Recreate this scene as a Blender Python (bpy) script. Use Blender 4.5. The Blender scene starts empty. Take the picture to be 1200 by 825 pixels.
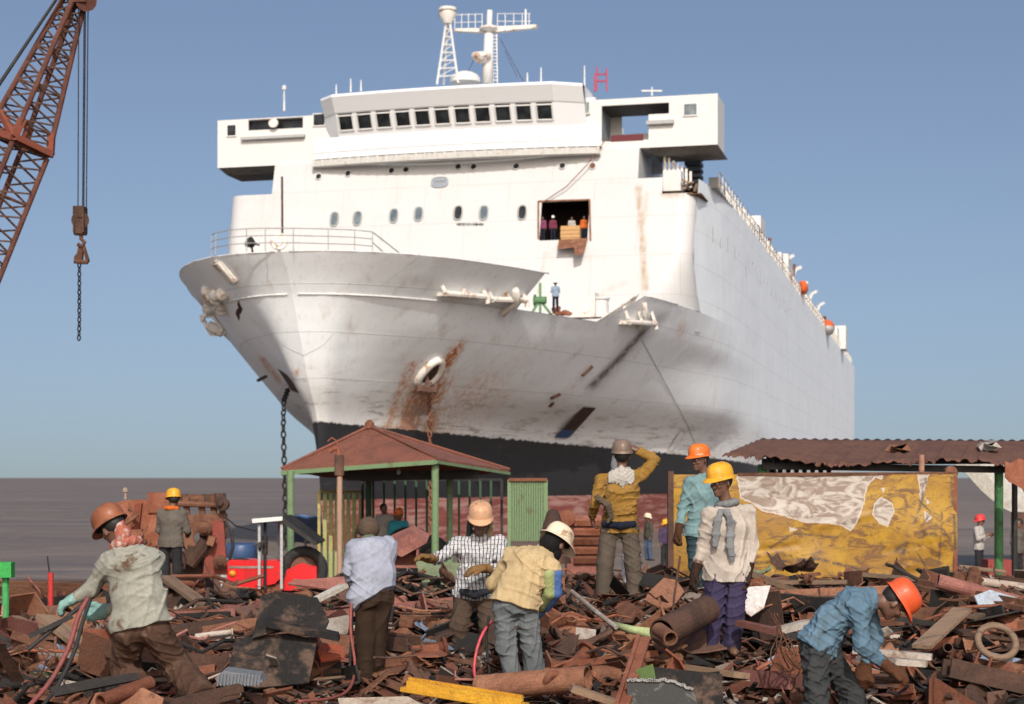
import bpy, bmesh, math, random
import numpy as np
from mathutils import Vector, Matrix
random.seed(7)
RNG = np.random.default_rng(11)
R = math.radians
SC = bpy.context.scene
COL = SC.collection
F = 2000.0; CX = 600.0; HY = 560.0; CZ = 1.65        # focal length in photo pixels, horizon, eye height

def at(px, py, Y):
    """point at depth Y that stands at photo pixel px,py"""
    return Vector(((px - CX) * Y / F, Y, CZ - (py - HY) * Y / F))

# ------------------------------------------------------------------ materials
def lin(c):
    return tuple(((v / 255.0) / 12.92 if v / 255.0 <= 0.04045 else ((v / 255.0 + 0.055) / 1.055) ** 2.4) for v in c)

class NT:
    def __init__(s, name):
        s.m = bpy.data.materials.new(name); s.m.use_nodes = True
        s.t = s.m.node_tree; s.t.nodes.clear()
        s.out = s.n('ShaderNodeOutputMaterial')
    def n(s, typ, **kw):
        nd = s.t.nodes.new(typ)
        for k, v in kw.items(): setattr(nd, k, v)
        return nd
    def l(s, a, b): s.t.links.new(a, b)
    def coord(s, kind='Object', scale=(1, 1, 1), rot=(0, 0, 0), rnd=True):
        tc = s.n('ShaderNodeTexCoord'); mp = s.n('ShaderNodeMapping')
        s.l(tc.outputs[kind], mp.inputs[0]); mp.inputs['Scale'].default_value = scale; mp.inputs['Rotation'].default_value = rot
        if rnd:
            oi = s.n('ShaderNodeObjectInfo'); mu = s.n('ShaderNodeMath', operation='MULTIPLY'); mu.inputs[1].default_value = 37.0
            s.l(oi.outputs['Random'], mu.inputs[0]); s.l(mu.outputs[0], mp.inputs['Location'])
        return mp.outputs[0]
    def noise(s, vec, scale, detail=4, rough=0.6, dist=0.0):
        nz = s.n('ShaderNodeTexNoise'); nz.inputs['Scale'].default_value = scale; nz.inputs['Detail'].default_value = detail
        nz.inputs['Roughness'].default_value = rough; nz.inputs['Distortion'].default_value = dist
        s.l(vec, nz.inputs['Vector']); return nz.outputs['Fac']
    def ramp(s, fac, lo, hi, a=0.0, b=1.0):
        mr = s.n('ShaderNodeMapRange'); mr.interpolation_type = 'SMOOTHSTEP'
        s.l(fac, mr.inputs[0])
        mr.inputs[1].default_value = lo; mr.inputs[2].default_value = hi; mr.inputs[3].default_value = a; mr.inputs[4].default_value = b
        return mr.outputs[0]
    def math(s, op, a, b=None, clamp=False):
        m = s.n('ShaderNodeMath', operation=op); m.use_clamp = clamp
        for i, v in enumerate((a, b)):
            if v is None: continue
            if isinstance(v, (int, float)): m.inputs[i].default_value = v
            else: s.l(v, m.inputs[i])
        return m.outputs[0]
    def mix(s, fac, a, b):
        m = s.n('ShaderNodeMix', data_type='RGBA')
        for i, v in ((0, fac), (6, a), (7, b)):
            if isinstance(v, (int, float)): m.inputs[i].default_value = v
            elif isinstance(v, (tuple, list)): m.inputs[i].default_value = (*v[:3], 1)
            else: s.l(v, m.inputs[i])
        return m.outputs[2]
    def bump(s, h, strength=0.3, dist=0.02, prev=None):
        b = s.n('ShaderNodeBump'); b.inputs['Strength'].default_value = strength; b.inputs['Distance'].default_value = dist
        s.l(h, b.inputs['Height'])
        if prev: s.l(prev, b.inputs['Normal'])
        return b.outputs[0]
    def done(s, col, rough=0.7, metal=0.0, normal=None, spec=0.5, **kw):
        p = s.n('ShaderNodeBsdfPrincipled')
        for key, v in (('Base Color', col), ('Roughness', rough), ('Metallic', metal), ('Specular IOR Level', spec)):
            if isinstance(v, (int, float)): p.inputs[key].default_value = v
            elif isinstance(v, (tuple, list)): p.inputs[key].default_value = (*v[:3], 1)
            else: s.l(v, p.inputs[key])
        for key, v in kw.items(): p.inputs[key.replace('_', ' ')].default_value = v
        if normal: s.l(normal, p.inputs['Normal'])
        s.l(p.outputs[0], s.out.inputs[0]); return s.m

def worn(name, base, dirt, lo=0.5, hi=0.7, scale=3.0, rough=0.7, metal=0.0, fine=(0.75, 1.15), bumpk=0.25, stretch=(1, 1, 1), vary=0.0, spec=0.4):
    """base colour with patches of a second colour, fine mottling and grain"""
    t = NT(name); v = t.coord(scale=stretch)
    n1 = t.noise(v, scale, 6, 0.65, 0.4); n2 = t.noise(v, scale * 9, 4, 0.7)
    c = t.mix(t.ramp(n1, lo, hi), base, dirt)
    g = t.ramp(n2, 0.25, 0.75, fine[0], fine[1])
    if vary:
        oi = t.n('ShaderNodeObjectInfo'); g = t.math('MULTIPLY', g, t.ramp(oi.outputs['Random'], 0, 1, 1 - vary, 1 + vary))
    mul = t.n('ShaderNodeVectorMath', operation='SCALE'); t.l(c, mul.inputs[0]); t.l(g, mul.inputs[3])
    return t.done(mul.outputs[0], rough, metal, t.bump(n2, bumpk, 0.01), spec)

M = {}
def rusty(name, a, b, c, vary=0.35, rough=0.85):
    t = NT(name); v = t.coord()
    n1 = t.noise(v, 2.2, 6, 0.7, 0.6); n2 = t.noise(v, 14, 5, 0.7); n3 = t.noise(v, 60, 2, 0.6)
    col = t.mix(t.ramp(n1, 0.38, 0.62), a, b); col = t.mix(t.ramp(n2, 0.56, 0.74), col, c)
    oi = t.n('ShaderNodeObjectInfo'); g = t.ramp(oi.outputs['Random'], 0, 1, 1 - vary, 1 + vary)
    g = t.math('MULTIPLY', g, t.ramp(n3, 0.2, 0.8, 0.78, 1.2))
    mul = t.n('ShaderNodeVectorMath', operation='SCALE'); t.l(col, mul.inputs[0]); t.l(g, mul.inputs[3])
    nb = t.bump(n1, .5, .03); nb = t.bump(n2, 0.6, 0.014, nb); nb = t.bump(n3, 0.4, 0.004, nb)
    return t.done(mul.outputs[0], rough, 0.0, nb, 0.3)
M['rust'] = rusty('rust', (.12, .05, .029), (.2, .095, .056), (.048, .026, .019))
M['rust_red'] = rusty('rust_red', (.155, .05, .027), (.215, .085, .05), (.066, .029, .02))
M['rust_dark'] = rusty('rust_dark', (.055, .031, .023), (.1, .052, .036), (.026, .018, .015))
M['steel_dark'] = rusty('steel_dark', (.014, .013, .013), (.026, .023, .021), (.06, .036, .026), rough=0.85)
M['sooty'] = worn('sooty_plate', (.013, .012, .012), (.085, .055, .04), .47, .62, 3.5, .85, 0, (.7, 1.3), .6, spec=.25)
M['pale'] = rusty('pale_paint', (.38, .35, .31), (.28, .22, .18), (.12, .06, .04))
M['pink'] = rusty('faded_red_paint', (.25, .105, .085), (.18, .07, .055), (.08, .04, .03))
M['bluepaint'] = rusty('faded_blue_paint', (.16, .2, .27), (.1, .12, .16), (.14, .065, .04))
M['greenscrap'] = rusty('faded_green_paint', (.16, .2, .115), (.11, .13, .075), (.14, .065, .04))
M['yellowscrap'] = rusty('chipped_yellow_paint', (.62, .34, .03), (.5, .24, .02), (.13, .06, .03), vary=0.1, rough=.6)
M['wood'] = worn('old_wood', (.19, .125, .08), (.08, .05, .033), scale=4, stretch=(1, 6, 6), vary=.3)
M['black'] = worn('black_soot', (.018, .017, .017), (.04, .034, .03), rough=.7)
M['green'] = worn('green_paint', (.1, .22, .1), (.08, .14, .07), scale=5, vary=.15)
M['palegreen'] = worn('pale_green_paint', (.14, .22, .11), (.12, .13, .07), scale=6, lo=.55, hi=.68)
M['darkgreen'] = worn('dark_green_paint', (.035, .09, .045), (.05, .05, .03), scale=6)
M['roofred'] = worn('red_oxide_roof', (.185, .066, .042), (.13, .052, .036), scale=2.5, lo=.4, hi=.66, rough=.8, bumpk=.1)
M['white'] = worn('white_ship_paint', (.6, .597, .585), (.62, .52, .4), scale=1.2, lo=.6, hi=.85, rough=.5, fine=(.93, 1.03), bumpk=.03)
M['whiterust'] = worn('white_paint_with_rust', (.7, .67, .62), (.34, .17, .08), scale=1.6, lo=.52, hi=.68, rough=.6)
M['grey'] = worn('grey_paint', (.36, .37, .37), (.25, .2, .16), scale=2, lo=.55, hi=.8)
M['rubber'] = worn('rubber', (.02, .02, .02), (.05, .04, .03), rough=.8)
M['tractorred'] = worn('tractor_red', (.62, .015, .02), (.4, .02, .02), scale=4, rough=.35, fine=(.9, 1.05), bumpk=.03)
M['bluetarp'] = worn('blue_tarp', (.06, .13, .3), (.1, .16, .26), scale=3, rough=.5)
M['orange_boat'] = worn('orange_lifeboat', (.72, .13, .03), (.55, .12, .05), scale=2, rough=.5)
M['maroon'] = worn('maroon_cloth', (.12, .02, .025), (.07, .015, .02), scale=3)
def glassmat():
    t = NT('dark_window_glass'); v = t.coord(); n = t.noise(v, 1.3, 3)
    return t.done(t.mix(t.ramp(n, .35, .7), (.006, .007, .009), (.025, .03, .034)), .3, 0, None, .35)
M['glass'] = glassmat()
def palewin():
    t = NT('window_with_curtain'); v = t.coord(); n = t.noise(v, 1.1, 3)
    return t.done(t.mix(t.ramp(n, .35, .7), (.07, .1, .12), (.2, .24, .24)), .15, 0, None, .6)
M['glass2'] = palewin()
def dark(): return NT('dark_recess').done((.012, .01, .009), .95)
M['recess'] = dark()

# ------------------------------------------------------------------ objects
PM = {}
def link(o, parent=None):
    COL.objects.link(o)
    if parent: o.parent = parent
    return o
def tag(o, label=None, cat=None, group=None, kind=None):
    if label: o['label'] = label
    if cat: o['category'] = cat; o['kind'] = kind or 'thing'
    if group: o['group'] = group
    if kind: o['kind'] = kind
    return o
def thing(name, label, cat, loc, rotz=0.0, group=None):
    o = bpy.data.objects.new(name, None); o.empty_display_size = .3
    o.location = loc; o.rotation_euler = (0, 0, rotz); link(o)
    PM[o.name] = Matrix.Translation(Vector(loc)) @ Matrix.Rotation(rotz, 4, 'Z')
    return tag(o, label, cat, group)
def world_of(parent):
    while parent is not None:
        if parent.name in PM: return PM[parent.name]
        parent = parent.parent
    return Matrix.Identity(4)

class MB:
    """collects shapes (in world coordinates) and links them as one mesh object"""
    def __init__(s): s.v = []; s.f = []; s.mi = []; s.cur = 0
    def mat(s, i): s.cur = i; return s
    def add(s, vs, fs):
        o = len(s.v); s.v.extend(tuple(p) for p in vs); s.f.extend(tuple(i + o for i in f) for f in fs); s.mi.extend([s.cur] * len(fs)); return s
    def box(s, c, size, rot=None):
        c = Vector(c); hx, hy, hz = size[0] / 2, size[1] / 2, size[2] / 2
        vs = [Vector((x, y, z)) for x in (-hx, hx) for y in (-hy, hy) for z in (-hz, hz)]
        if rot is not None: vs = [rot @ p for p in vs]
        return s.add([p + c for p in vs], [(0, 1, 3, 2), (4, 6, 7, 5), (0, 4, 5, 1), (2, 3, 7, 6), (0, 2, 6, 4), (1, 5, 7, 3)])
    def bar(s, a, b, w, h=None, up=(0, 0, 1)):
        a = Vector(a); b = Vector(b); h = h or w; d = b - a; L = d.length
        if L < 1e-6: return s
        d.normalize(); u = Vector(up)
        if abs(d.dot(u)) > .98: u = Vector((0, 1, 0))
        x = d.cross(u).normalized(); z = x.cross(d).normalized()
        rot = Matrix((x, d, z)).transposed()
        return s.box((a + b) / 2, (w, L, h), rot)
    def tube(s, pts, r, seg=8, r2=None, caps=True, closed=False):
        pts = [Vector(p) for p in pts]; n = len(pts); vs = []; fs = []
        prev = None
        for i, p in enumerate(pts):
            if closed: d = (pts[(i + 1) % n] - pts[i - 1])
            else: d = (pts[min(i + 1, n - 1)] - pts[max(i - 1, 0)])
            if d.length < 1e-9: d = Vector((0, 0, 1))
            d.normalize()
            if prev is None:
                u = Vector((0, 0, 1)) if abs(d.z) < .9 else Vector((1, 0, 0)); x = d.cross(u).normalized()
            else:
                x = prev - d * prev.dot(d)
                x = x.normalized() if x.length > 1e-6 else d.cross(Vector((0, 0, 1))).normalized()
            prev = x; y = d.cross(x)
            rr = r if r2 is None else r + (r2 - r) * i / max(1, n - 1)
            for k in range(seg):
                a = 2 * math.pi * k / seg; vs.append(p + (x * math.cos(a) + y * math.sin(a)) * rr)
        for i in range(n if closed else n - 1):
            j = (i + 1) % n
            for k in range(seg):
                q = (k + 1) % seg; fs.append((i * seg + k, i * seg + q, j * seg + q, j * seg + k))
        if caps and not closed:
            fs.append(tuple(range(seg - 1, -1, -1))); fs.append(tuple((n - 1) * seg + k for k in range(seg)))
        return s.add(vs, fs)
    def pipe(s, a, b, r, t=.01, seg=16):
        a = Vector(a); b = Vector(b); d = (b - a).normalized(); u = Vector((0, 0, 1)) if abs(d.z) < .9 else Vector((1, 0, 0))
        x = d.cross(u).normalized(); y = d.cross(x); vs = []; fs = []
        for p in (a, b):
            for rr in (r, r - t):
                for k in range(seg):
                    g = 2 * math.pi * k / seg; vs.append(p + (x * math.cos(g) + y * math.sin(g)) * rr)
        for k in range(seg):
            q = (k + 1) % seg
            fs += [(k, q, 2 * seg + q, 2 * seg + k), (seg + q, seg + k, 3 * seg + k, 3 * seg + q), (q, k, seg + k, seg + q), (2 * seg + k, 2 * seg + q, 3 * seg + q, 3 * seg + k)]
        return s.add(vs, fs)
    def lathe(s, base, axis, prof, seg=20, x=None):
        base = Vector(base); d = Vector(axis).normalized()
        u = Vector((0, 0, 1)) if abs(d.z) < .9 else Vector((1, 0, 0)); x = x or d.cross(u).normalized(); y = d.cross(x); vs = []; fs = []
        for (r, h) in prof:
            for k in range(seg):
                g = 2 * math.pi * k / seg; vs.append(base + d * h + (x * math.cos(g) + y * math.sin(g)) * max(r, 1e-4))
        for i in range(len(prof) - 1):
            for k in range(seg):
                q = (k + 1) % seg; fs.append((i * seg + k, i * seg + q, (i + 1) * seg + q, (i + 1) * seg + k))
        return s.add(vs, fs)
    def prism(s, pts, ext):
        """closed polygon (list of Vectors) pushed along ext"""
        n = len(pts); e = Vector(ext); vs = [Vector(p) for p in pts] + [Vector(p) + e for p in pts]
        fs = [tuple(range(n - 1, -1, -1)), tuple(range(n, 2 * n))] + [(i, (i + 1) % n, n + (i + 1) % n, n + i) for i in range(n)]
        return s.add(vs, fs)
    def grid(s, rows, closed=False):
        n = len(rows[0]); vs = [p for r in rows for p in r]; fs = []
        for i in range(len(rows) - 1):
            for j in range(n if closed else n - 1):
                q = (j + 1) % n; fs.append((i * n + j, i * n + q, (i + 1) * n + q, (i + 1) * n + j))
        return s.add(vs, fs)
    def slab(s, rows, ext):
        """grid of points with a thickness vector"""
        n = len(rows[0]); m = len(rows); e = Vector(ext); vs = [Vector(p) for r in rows for p in r]; k = len(vs); vs += [p + e for p in vs]; fs = []
        for i in range(m - 1):
            for j in range(n - 1):
                a, b, c, d = i * n + j, i * n + j + 1, (i + 1) * n + j + 1, (i + 1) * n + j
                fs += [(a, b, c, d), (k + d, k + c, k + b, k + a)]
        ring = [j for j in range(n)] + [i * n + n - 1 for i in range(1, m)] + [(m - 1) * n + j for j in range(n - 2, -1, -1)] + [i * n for i in range(m - 2, 0, -1)]
        for a, b in zip(ring, ring[1:] + ring[:1]): fs.append((b, a, k + a, k + b))
        return s.add(vs, fs)
    def build(s, name, mats, parent=None, smooth=False, origin=None, fixn=True, autosmooth=None):
        mats = mats if isinstance(mats, (list, tuple)) else [mats]
        me = bpy.data.meshes.new(name)
        if parent is not None: inv = world_of(parent).inverted(); vs = [inv @ Vector(p) for p in s.v]; loc = None
        else:
            if origin is None:
                a = np.array([tuple(p) for p in s.v]); origin = Vector(((a[:, 0].min() + a[:, 0].max()) / 2, (a[:, 1].min() + a[:, 1].max()) / 2, a[:, 2].min()))
            origin = Vector(origin); vs = [Vector(p) - origin for p in s.v]; loc = origin
        me.from_pydata([tuple(p) for p in vs], [], s.f)
        for m in mats: me.materials.append(m)
        if len(mats) > 1: me.polygons.foreach_set('material_index', s.mi)
        if fixn:
            bm = bmesh.new(); bm.from_mesh(me); bmesh.ops.recalc_face_normals(bm, faces=bm.faces); bm.to_mesh(me); bm.free()
        if smooth: me.polygons.foreach_set('use_smooth', [True] * len(me.polygons))
        me.update()
        if autosmooth: 
            me.polygons.foreach_set('use_smooth', [True] * len(me.polygons)); me.set_sharp_from_angle(angle=R(autosmooth))
        o = bpy.data.objects.new(name, me)
        if loc is not None: o.location = loc; PM[o.name] = Matrix.Translation(loc)
        return link(o, parent)
def copy_tree(o, parent=None):
    c = o.copy(); COL.objects.link(c)
    if parent: c.parent = parent
    for ch in list(o.children): copy_tree(ch, c)
    return c

# ------------------------------------------------------------------ camera, sun, sky
cam = bpy.data.objects.new('camera', bpy.data.cameras.new('camera')); link(cam)
cam.location = (0, 0, CZ); cam.rotation_euler = (R(90), 0, 0)
cd = cam.data; cd.sensor_width = 36; cd.lens = F / 1200 * 36; cd.shift_y = (HY - 412.5) / 1200; cd.clip_end = 60000; cd.clip_start = .5
cd.dof.use_dof = True; cd.dof.focus_distance = 14.8; cd.dof.aperture_fstop = 3.4
SC.camera = cam
SUN_AZ = R(-4)
SUN_EL = R(37)
tosun = Vector((-math.sin(SUN_AZ) * math.cos(SUN_EL), -math.cos(SUN_AZ) * math.cos(SUN_EL), math.sin(SUN_EL)))
sl = bpy.data.lights.new('sun', 'SUN'); sl.energy = 3.75; sl.angle = R(.5); sl.color = (1, .95, .87)
so = bpy.data.objects.new('sun', sl); link(so); so.location = (0, 0, 60); so.rotation_euler = (-tosun).to_track_quat('-Z', 'Y').to_euler()
wd = bpy.data.worlds.new('World'); SC.world = wd; wd.use_nodes = True
wt = wd.node_tree; wt.nodes.clear()
sk = wt.nodes.new('ShaderNodeTexSky'); sk.sky_type = 'NISHITA'; sk.sun_disc = False
sk.sun_elevation = SUN_EL; sk.sun_rotation = math.atan2(tosun.x, tosun.y)
sk.air_density = 1.0; sk.dust_density = 5.0; sk.ozone_density = 2.2; sk.altitude = 0
bg = wt.nodes.new('ShaderNodeBackground'); bg.inputs[1].default_value = .145
tc = wt.nodes.new('ShaderNodeTexCoord'); mpn = wt.nodes.new('ShaderNodeMapping'); mpn.inputs['Location'].default_value = (0, 0, .1); mpn.inputs['Scale'].default_value = (1, 1, 1.2)
wt.links.new(tc.outputs['Generated'], mpn.inputs[0]); wt.links.new(mpn.outputs[0], sk.inputs[0])
tint = wt.nodes.new('ShaderNodeMix'); tint.data_type = 'RGBA'; tint.blend_type = 'MULTIPLY'; tint.inputs[0].default_value = 1; tint.inputs[7].default_value = (1.12, 1.06, 1.01, 1)
wo = wt.nodes.new('ShaderNodeOutputWorld'); wt.links.new(sk.outputs[0], tint.inputs[6]); wt.links.new(tint.outputs[2], bg.inputs[0]); wt.links.new(bg.outputs[0], wo.inputs[0])
SC.view_settings.view_transform = 'Standard'; SC.view_settings.look = 'None'; SC.view_settings.gamma = 1; SC.view_settings.exposure = 0
try: SC.view_settings.use_curve_mapping = False
except Exception: pass

# ------------------------------------------------------------------ ground and sea
GY = [-80, 4, 9, 11, 15, 18, 24, 34, 45, 70, 110, 400, 4000]
GZ = [-.6, -.7, -.7, -.52, -.03, .3, .25, -.6, -1.1, -2.5, -4.2, -8, -30]
def vnoise(x, y):
    return math.sin(x * 1.3 + 1.7 * math.sin(y * .9)) * .5 + math.sin(y * 1.9 + 1.1 * math.sin(x * 2.3 + 1)) * .3 + math.sin(x * 4.1 + y * 3.3) * .2
def gz(x, y):
    q = min(1, max(0, (430 - (CX + F * x / max(y, 1))) / 110)); q = q * q * (3 - 2 * q) * float(np.interp(y, [15.5, 18.5, 27, 34], [0, 1, 1, 0]))
    return float(np.interp(y, GY, GZ)) - .36 * q + (.07 * vnoise(x, y) if 9 < y < 60 else 0)
def groundmat():
    t = NT('rust_stained_earth'); v = t.coord(rnd=False)
    n1 = t.noise(v, .6, 6, .7, .5); n2 = t.noise(v, 6, 6, .75); n3 = t.noise(v, 40, 3, .7)
    c = t.mix(t.ramp(n1, .35, .65), (.11, .06, .042), (.16, .09, .062)); c = t.mix(t.ramp(n2, .5, .7), c, (.06, .038, .03)); c = t.mix(t.ramp(n3, .62, .75), c, (.24, .16, .11))
    geo = t.n('ShaderNodeNewGeometry'); sp = t.n('ShaderNodeSeparateXYZ'); t.l(geo.outputs['Position'], sp.inputs[0])
    c = t.mix(t.ramp(sp.outputs[1], 48, 70), c, (.12, .11, .1))
    return t.done(c, .9, 0, t.bump(n2, .8, .05, t.bump(n3, .6, .02)), .2)
ys = list(np.arange(-80, 8, 8)) + list(np.arange(8, 30, .3)) + list(np.arange(30, 80, 1.5)) + [90, 110, 160, 300, 800, 4000]
def xs(y): return [k * max(.35, min(80, abs(y) * .022)) for k in range(-40, 41)]
g = MB(); g.grid([[Vector((x, y, gz(x, y))) for x in xs(y)] for y in ys])
gr = g.build('ground', groundmat(), smooth=True, origin=(0, 0, 0)); tag(gr, 'rust brown earth of the scrap yard falling to the beach', kind='structure')
def seamat():
    t = NT('muddy_sea'); v = t.coord(scale=(.35, 1, 1), rnd=False)
    n0 = t.noise(v, .012, 3, .5); n1 = t.noise(v, .09, 4, .6, .3); n2 = t.noise(v, .8, 5, .65, .5); n3 = t.noise(v, .18, 4, .6, .6)
    c = t.mix(t.ramp(n0, .35, .65), (.145, .112, .09), (.185, .145, .118)); c = t.mix(t.ramp(n1, .42, .6), c, (.125, .1, .086))
    c = t.mix(t.ramp(n2, .6, .7, 0, .8), c, (.34, .31, .3))  # whitecaps and wave sheen painted into the colour as pale flecks
    nb = t.bump(n3, .9, 1.0, t.bump(n2, .8, .25))
    return t.done(c, .55, 0, nb, .22)
s = MB(); sy = [40, 60, 80, 110, 160, 250, 500, 1200, 4000, 14000, 40000]
s.grid([[Vector((k * max(30, y * .12), y, -2.2)) for k in range(-12, 13)] for y in sy])
tag(s.build('sea', seamat(), smooth=True, origin=(0, 0, -2.2)), 'brown muddy sea with small waves reaching the horizon', kind='structure')
# ================================================================== the beached ship
SX, SY0 = -3.06, 118.0; CA, SA = .970, .242
SCY = math.cos(R(14)); SSN = math.sin(R(14))
def W(u, v, z):
    """ship point: u metres forward of the bridge front, v to starboard, z above eye height"""
    return Vector((SX - SSN * u + SCY * v, SY0 - SCY * u - SSN * v, CZ + z))
def sv(px, py, u):
    k = (px - CX) / F
    v = (k * (SY0 - SCY * u) - SX + SSN * u) / (SCY + SSN * k)
    Y = SY0 - SCY * u - SSN * v
    return v, (HY - py) * Y / F
def uf(z): return 3 - (z - 9.3) * 3 / 10.9
def fr(px, py, off=0.0):
    """v,z on the raked front wall"""
    u = 1.5
    for _ in range(4): v, z = sv(px, py, u); u = uf(z)
    return v, z
def px_of(p): return CX + F * p.x / p.y, HY - F * (p.z - CZ) / p.y

ship = thing('cargo_ship', 'huge white ship with rust streaks and black and red bottom, beached behind the scrap yard', 'ship', W(0, 0, -CZ - 2.4), R(-14))

LV = [(-7, 27.5, [(0, 0), (1.5, .4), (4.5, 1.1), (9.5, 2.2), (14.5, 3.4), (19.5, 4.6), (29, 7.2), (44, 10.8), (59, 14.2), (80, 16.8)]),
      (-1.2, 29, [(0, 0), (1.5, .5), (4.5, 1.4), (9.5, 2.8), (14.5, 4.2), (19.5, 5.6), (29, 8.9), (44, 13.3), (59, 16), (75, 16.8)]),
      (2.9, 29.5, [(0, 0), (.3, .35), (1.5, .8), (4.5, 1.8), (9.5, 3.4), (14.5, 5), (19.5, 6.5), (29.5, 9.9), (44.5, 14.3), (59.5, 16.5), (75, 16.8)]),
      (5, 30.8, [(0, 0), (.3, .8), (1.5, 1.4), (3.5, 2.3), (7, 3.95), (11, 5.7), (16, 7.7), (21, 9.4), (31, 12.2), (46, 15.9), (61, 16.8)]),
      (7.8, 32.3, [(0, 0), (.3, 1.3), (1.5, 2.5), (4, 4.6), (7.2, 6.5), (12, 8.5), (18, 10.5), (25, 12.4), (35, 14.5), (48, 16.4), (60, 16.8)]),
      (9.3, 33.1, [(0, 0), (.3, 1.5), (1.4, 3.3), (4, 5.6), (8, 7.8), (12.7, 9.6), (18, 11.4), (23.7, 13.0), (34, 15.1), (45, 16.5), (55, 16.8)]),
      (11.2, 34.5, [(0, 0), (.3, 2.1), (1.3, 4.4), (4, 7.0), (8, 9.2), (12.7, 11), (18, 12.6), (23.7, 13.9), (34, 15.7), (45, 16.6), (55, 16.8)])]
LZ = [l[0] for l in LV]
def pchip(x, y, q):
    x = np.array(x, float); y = np.array(y, float); h = np.diff(x); d = np.diff(y) / h; m = np.zeros(len(x)); m[0] = d[0]; m[-1] = d[-1]
    for i in range(1, len(x) - 1):
        if d[i - 1] * d[i] > 0:
            a = 2 * h[i] + h[i - 1]; b = h[i] + 2 * h[i - 1]; m[i] = (a + b) / (a / d[i - 1] + b / d[i])
    q = np.clip(np.asarray(q, float), x[0], x[-1]); k = np.clip(np.searchsorted(x, q) - 1, 0, len(x) - 2)
    t = (q - x[k]) / h[k]
    return (1 + 2 * t) * (1 - t) ** 2 * y[k] + t * (1 - t) ** 2 * h[k] * m[k] + t * t * (3 - 2 * t) * y[k + 1] + t * t * (t - 1) * h[k] * m[k + 1]
DD = np.concatenate([np.linspace(0, 1, 26) ** 2 * 12, np.linspace(12.6, 40, 46), np.linspace(41.5, 80, 26), [90, 110, 140, 170, 200, 225, 237.5]])
TAB = np.array([pchip([p[0] for p in l[2]], [p[1] for p in l[2]], DD) for l in LV])
ZG = np.arange(-7, 11.21, .1); ZTAB = np.array([pchip(LZ, TAB[:, j], ZG) for j in range(len(DD))]).T; SG = pchip(LZ, [l[1] for l in LV], ZG)
def hbrow(z):
    t = (min(max(z, -7), 11.19) + 7) / .1; k = min(int(t), len(ZG) - 2); f_ = t - k
    return ZTAB[k] * (1 - f_) + ZTAB[k + 1] * f_
def stem(z): return float(np.interp(z, ZG, SG))
def hb(u, z, sgn=1): return float(np.interp(stem(z) - u, DD, hbrow(z))) * (1 if sgn > 0 else port(stem(z) - u))
def port(d): return 1 + .125 * min(1, max(0, (d - 13) / 20))
STERN = -203.0
# long stains, drawn where they run over the plates (photo pixels -> plates); width in pixels
STAIN = [([(500, 456), (490, 472), (474, 505)], 15, 1.0), ([(520, 430), (508, 470), (500, 512)], 9, .8), ([(532, 412), (524, 424)], 8, .8), ([(562, 372), (545, 398), (530, 416)], 2.2, .6),
         ([(484, 428), (468, 470), (452, 505)], 9, .55), ([(570, 455), (530, 480), (520, 505)], 34, .3), ([(640, 400), (560, 450), (540, 500)], 26, .14), ([(350, 435), (330, 450), (316, 432), (306, 420)], 5, .5), ([(240, 372), (238, 355), (250, 340)], 9, .5),
         ([(620, 355), (560, 420)], 5, .15), ([(600, 460), (560, 500)], 8, .25), ([(690, 432), (650, 480)], 9, .2), ([(800, 380), (796, 395)], 6, .35), ([(337, 318), (360, 400), (369, 470)], 2, .18)]
DSTAIN = [([(754, 388), (728, 418), (692, 454)], 4.5, .9), ([(772, 372), (740, 405), (700, 450)], 9, .3)]
def segdist(px, py, pl):
    best = np.full(px.shape, 1e9)
    for (ax, ay), (bx, by) in zip(pl, pl[1:]):
        dx, dy = bx - ax, by - ay; t = np.clip(((px - ax) * dx + (py - ay) * dy) / (dx * dx + dy * dy), 0, 1)
        best = np.minimum(best, np.hypot(px - ax - t * dx, py - ay - t * dy))
    return best
def stain_mask(px, py, table):
    r = np.zeros(px.shape)
    for pl, w, a in table: r = np.maximum(r, a * np.exp(-(segdist(px, py, pl) / w) ** 2 * 1.2))
    return r
def add_mask(o, names):
    """store stain strength per vertex"""
    n = len(o.data.vertices); co = np.empty(n * 3); o.data.vertices.foreach_get('co', co); co = co.reshape(-1, 3)
    mw = np.array(world_of(o.parent)); w = co @ mw[:3, :3].T + mw[:3, 3]
    px = CX + F * w[:, 0] / w[:, 1]; py = HY - F * (w[:, 2] - CZ) / w[:, 1]
    for nm, table in names:
        at_ = o.data.attributes.new(nm, 'FLOAT', 'POINT'); at_.data.foreach_set('value', stain_mask(px, py, table).astype(np.float32))
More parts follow.
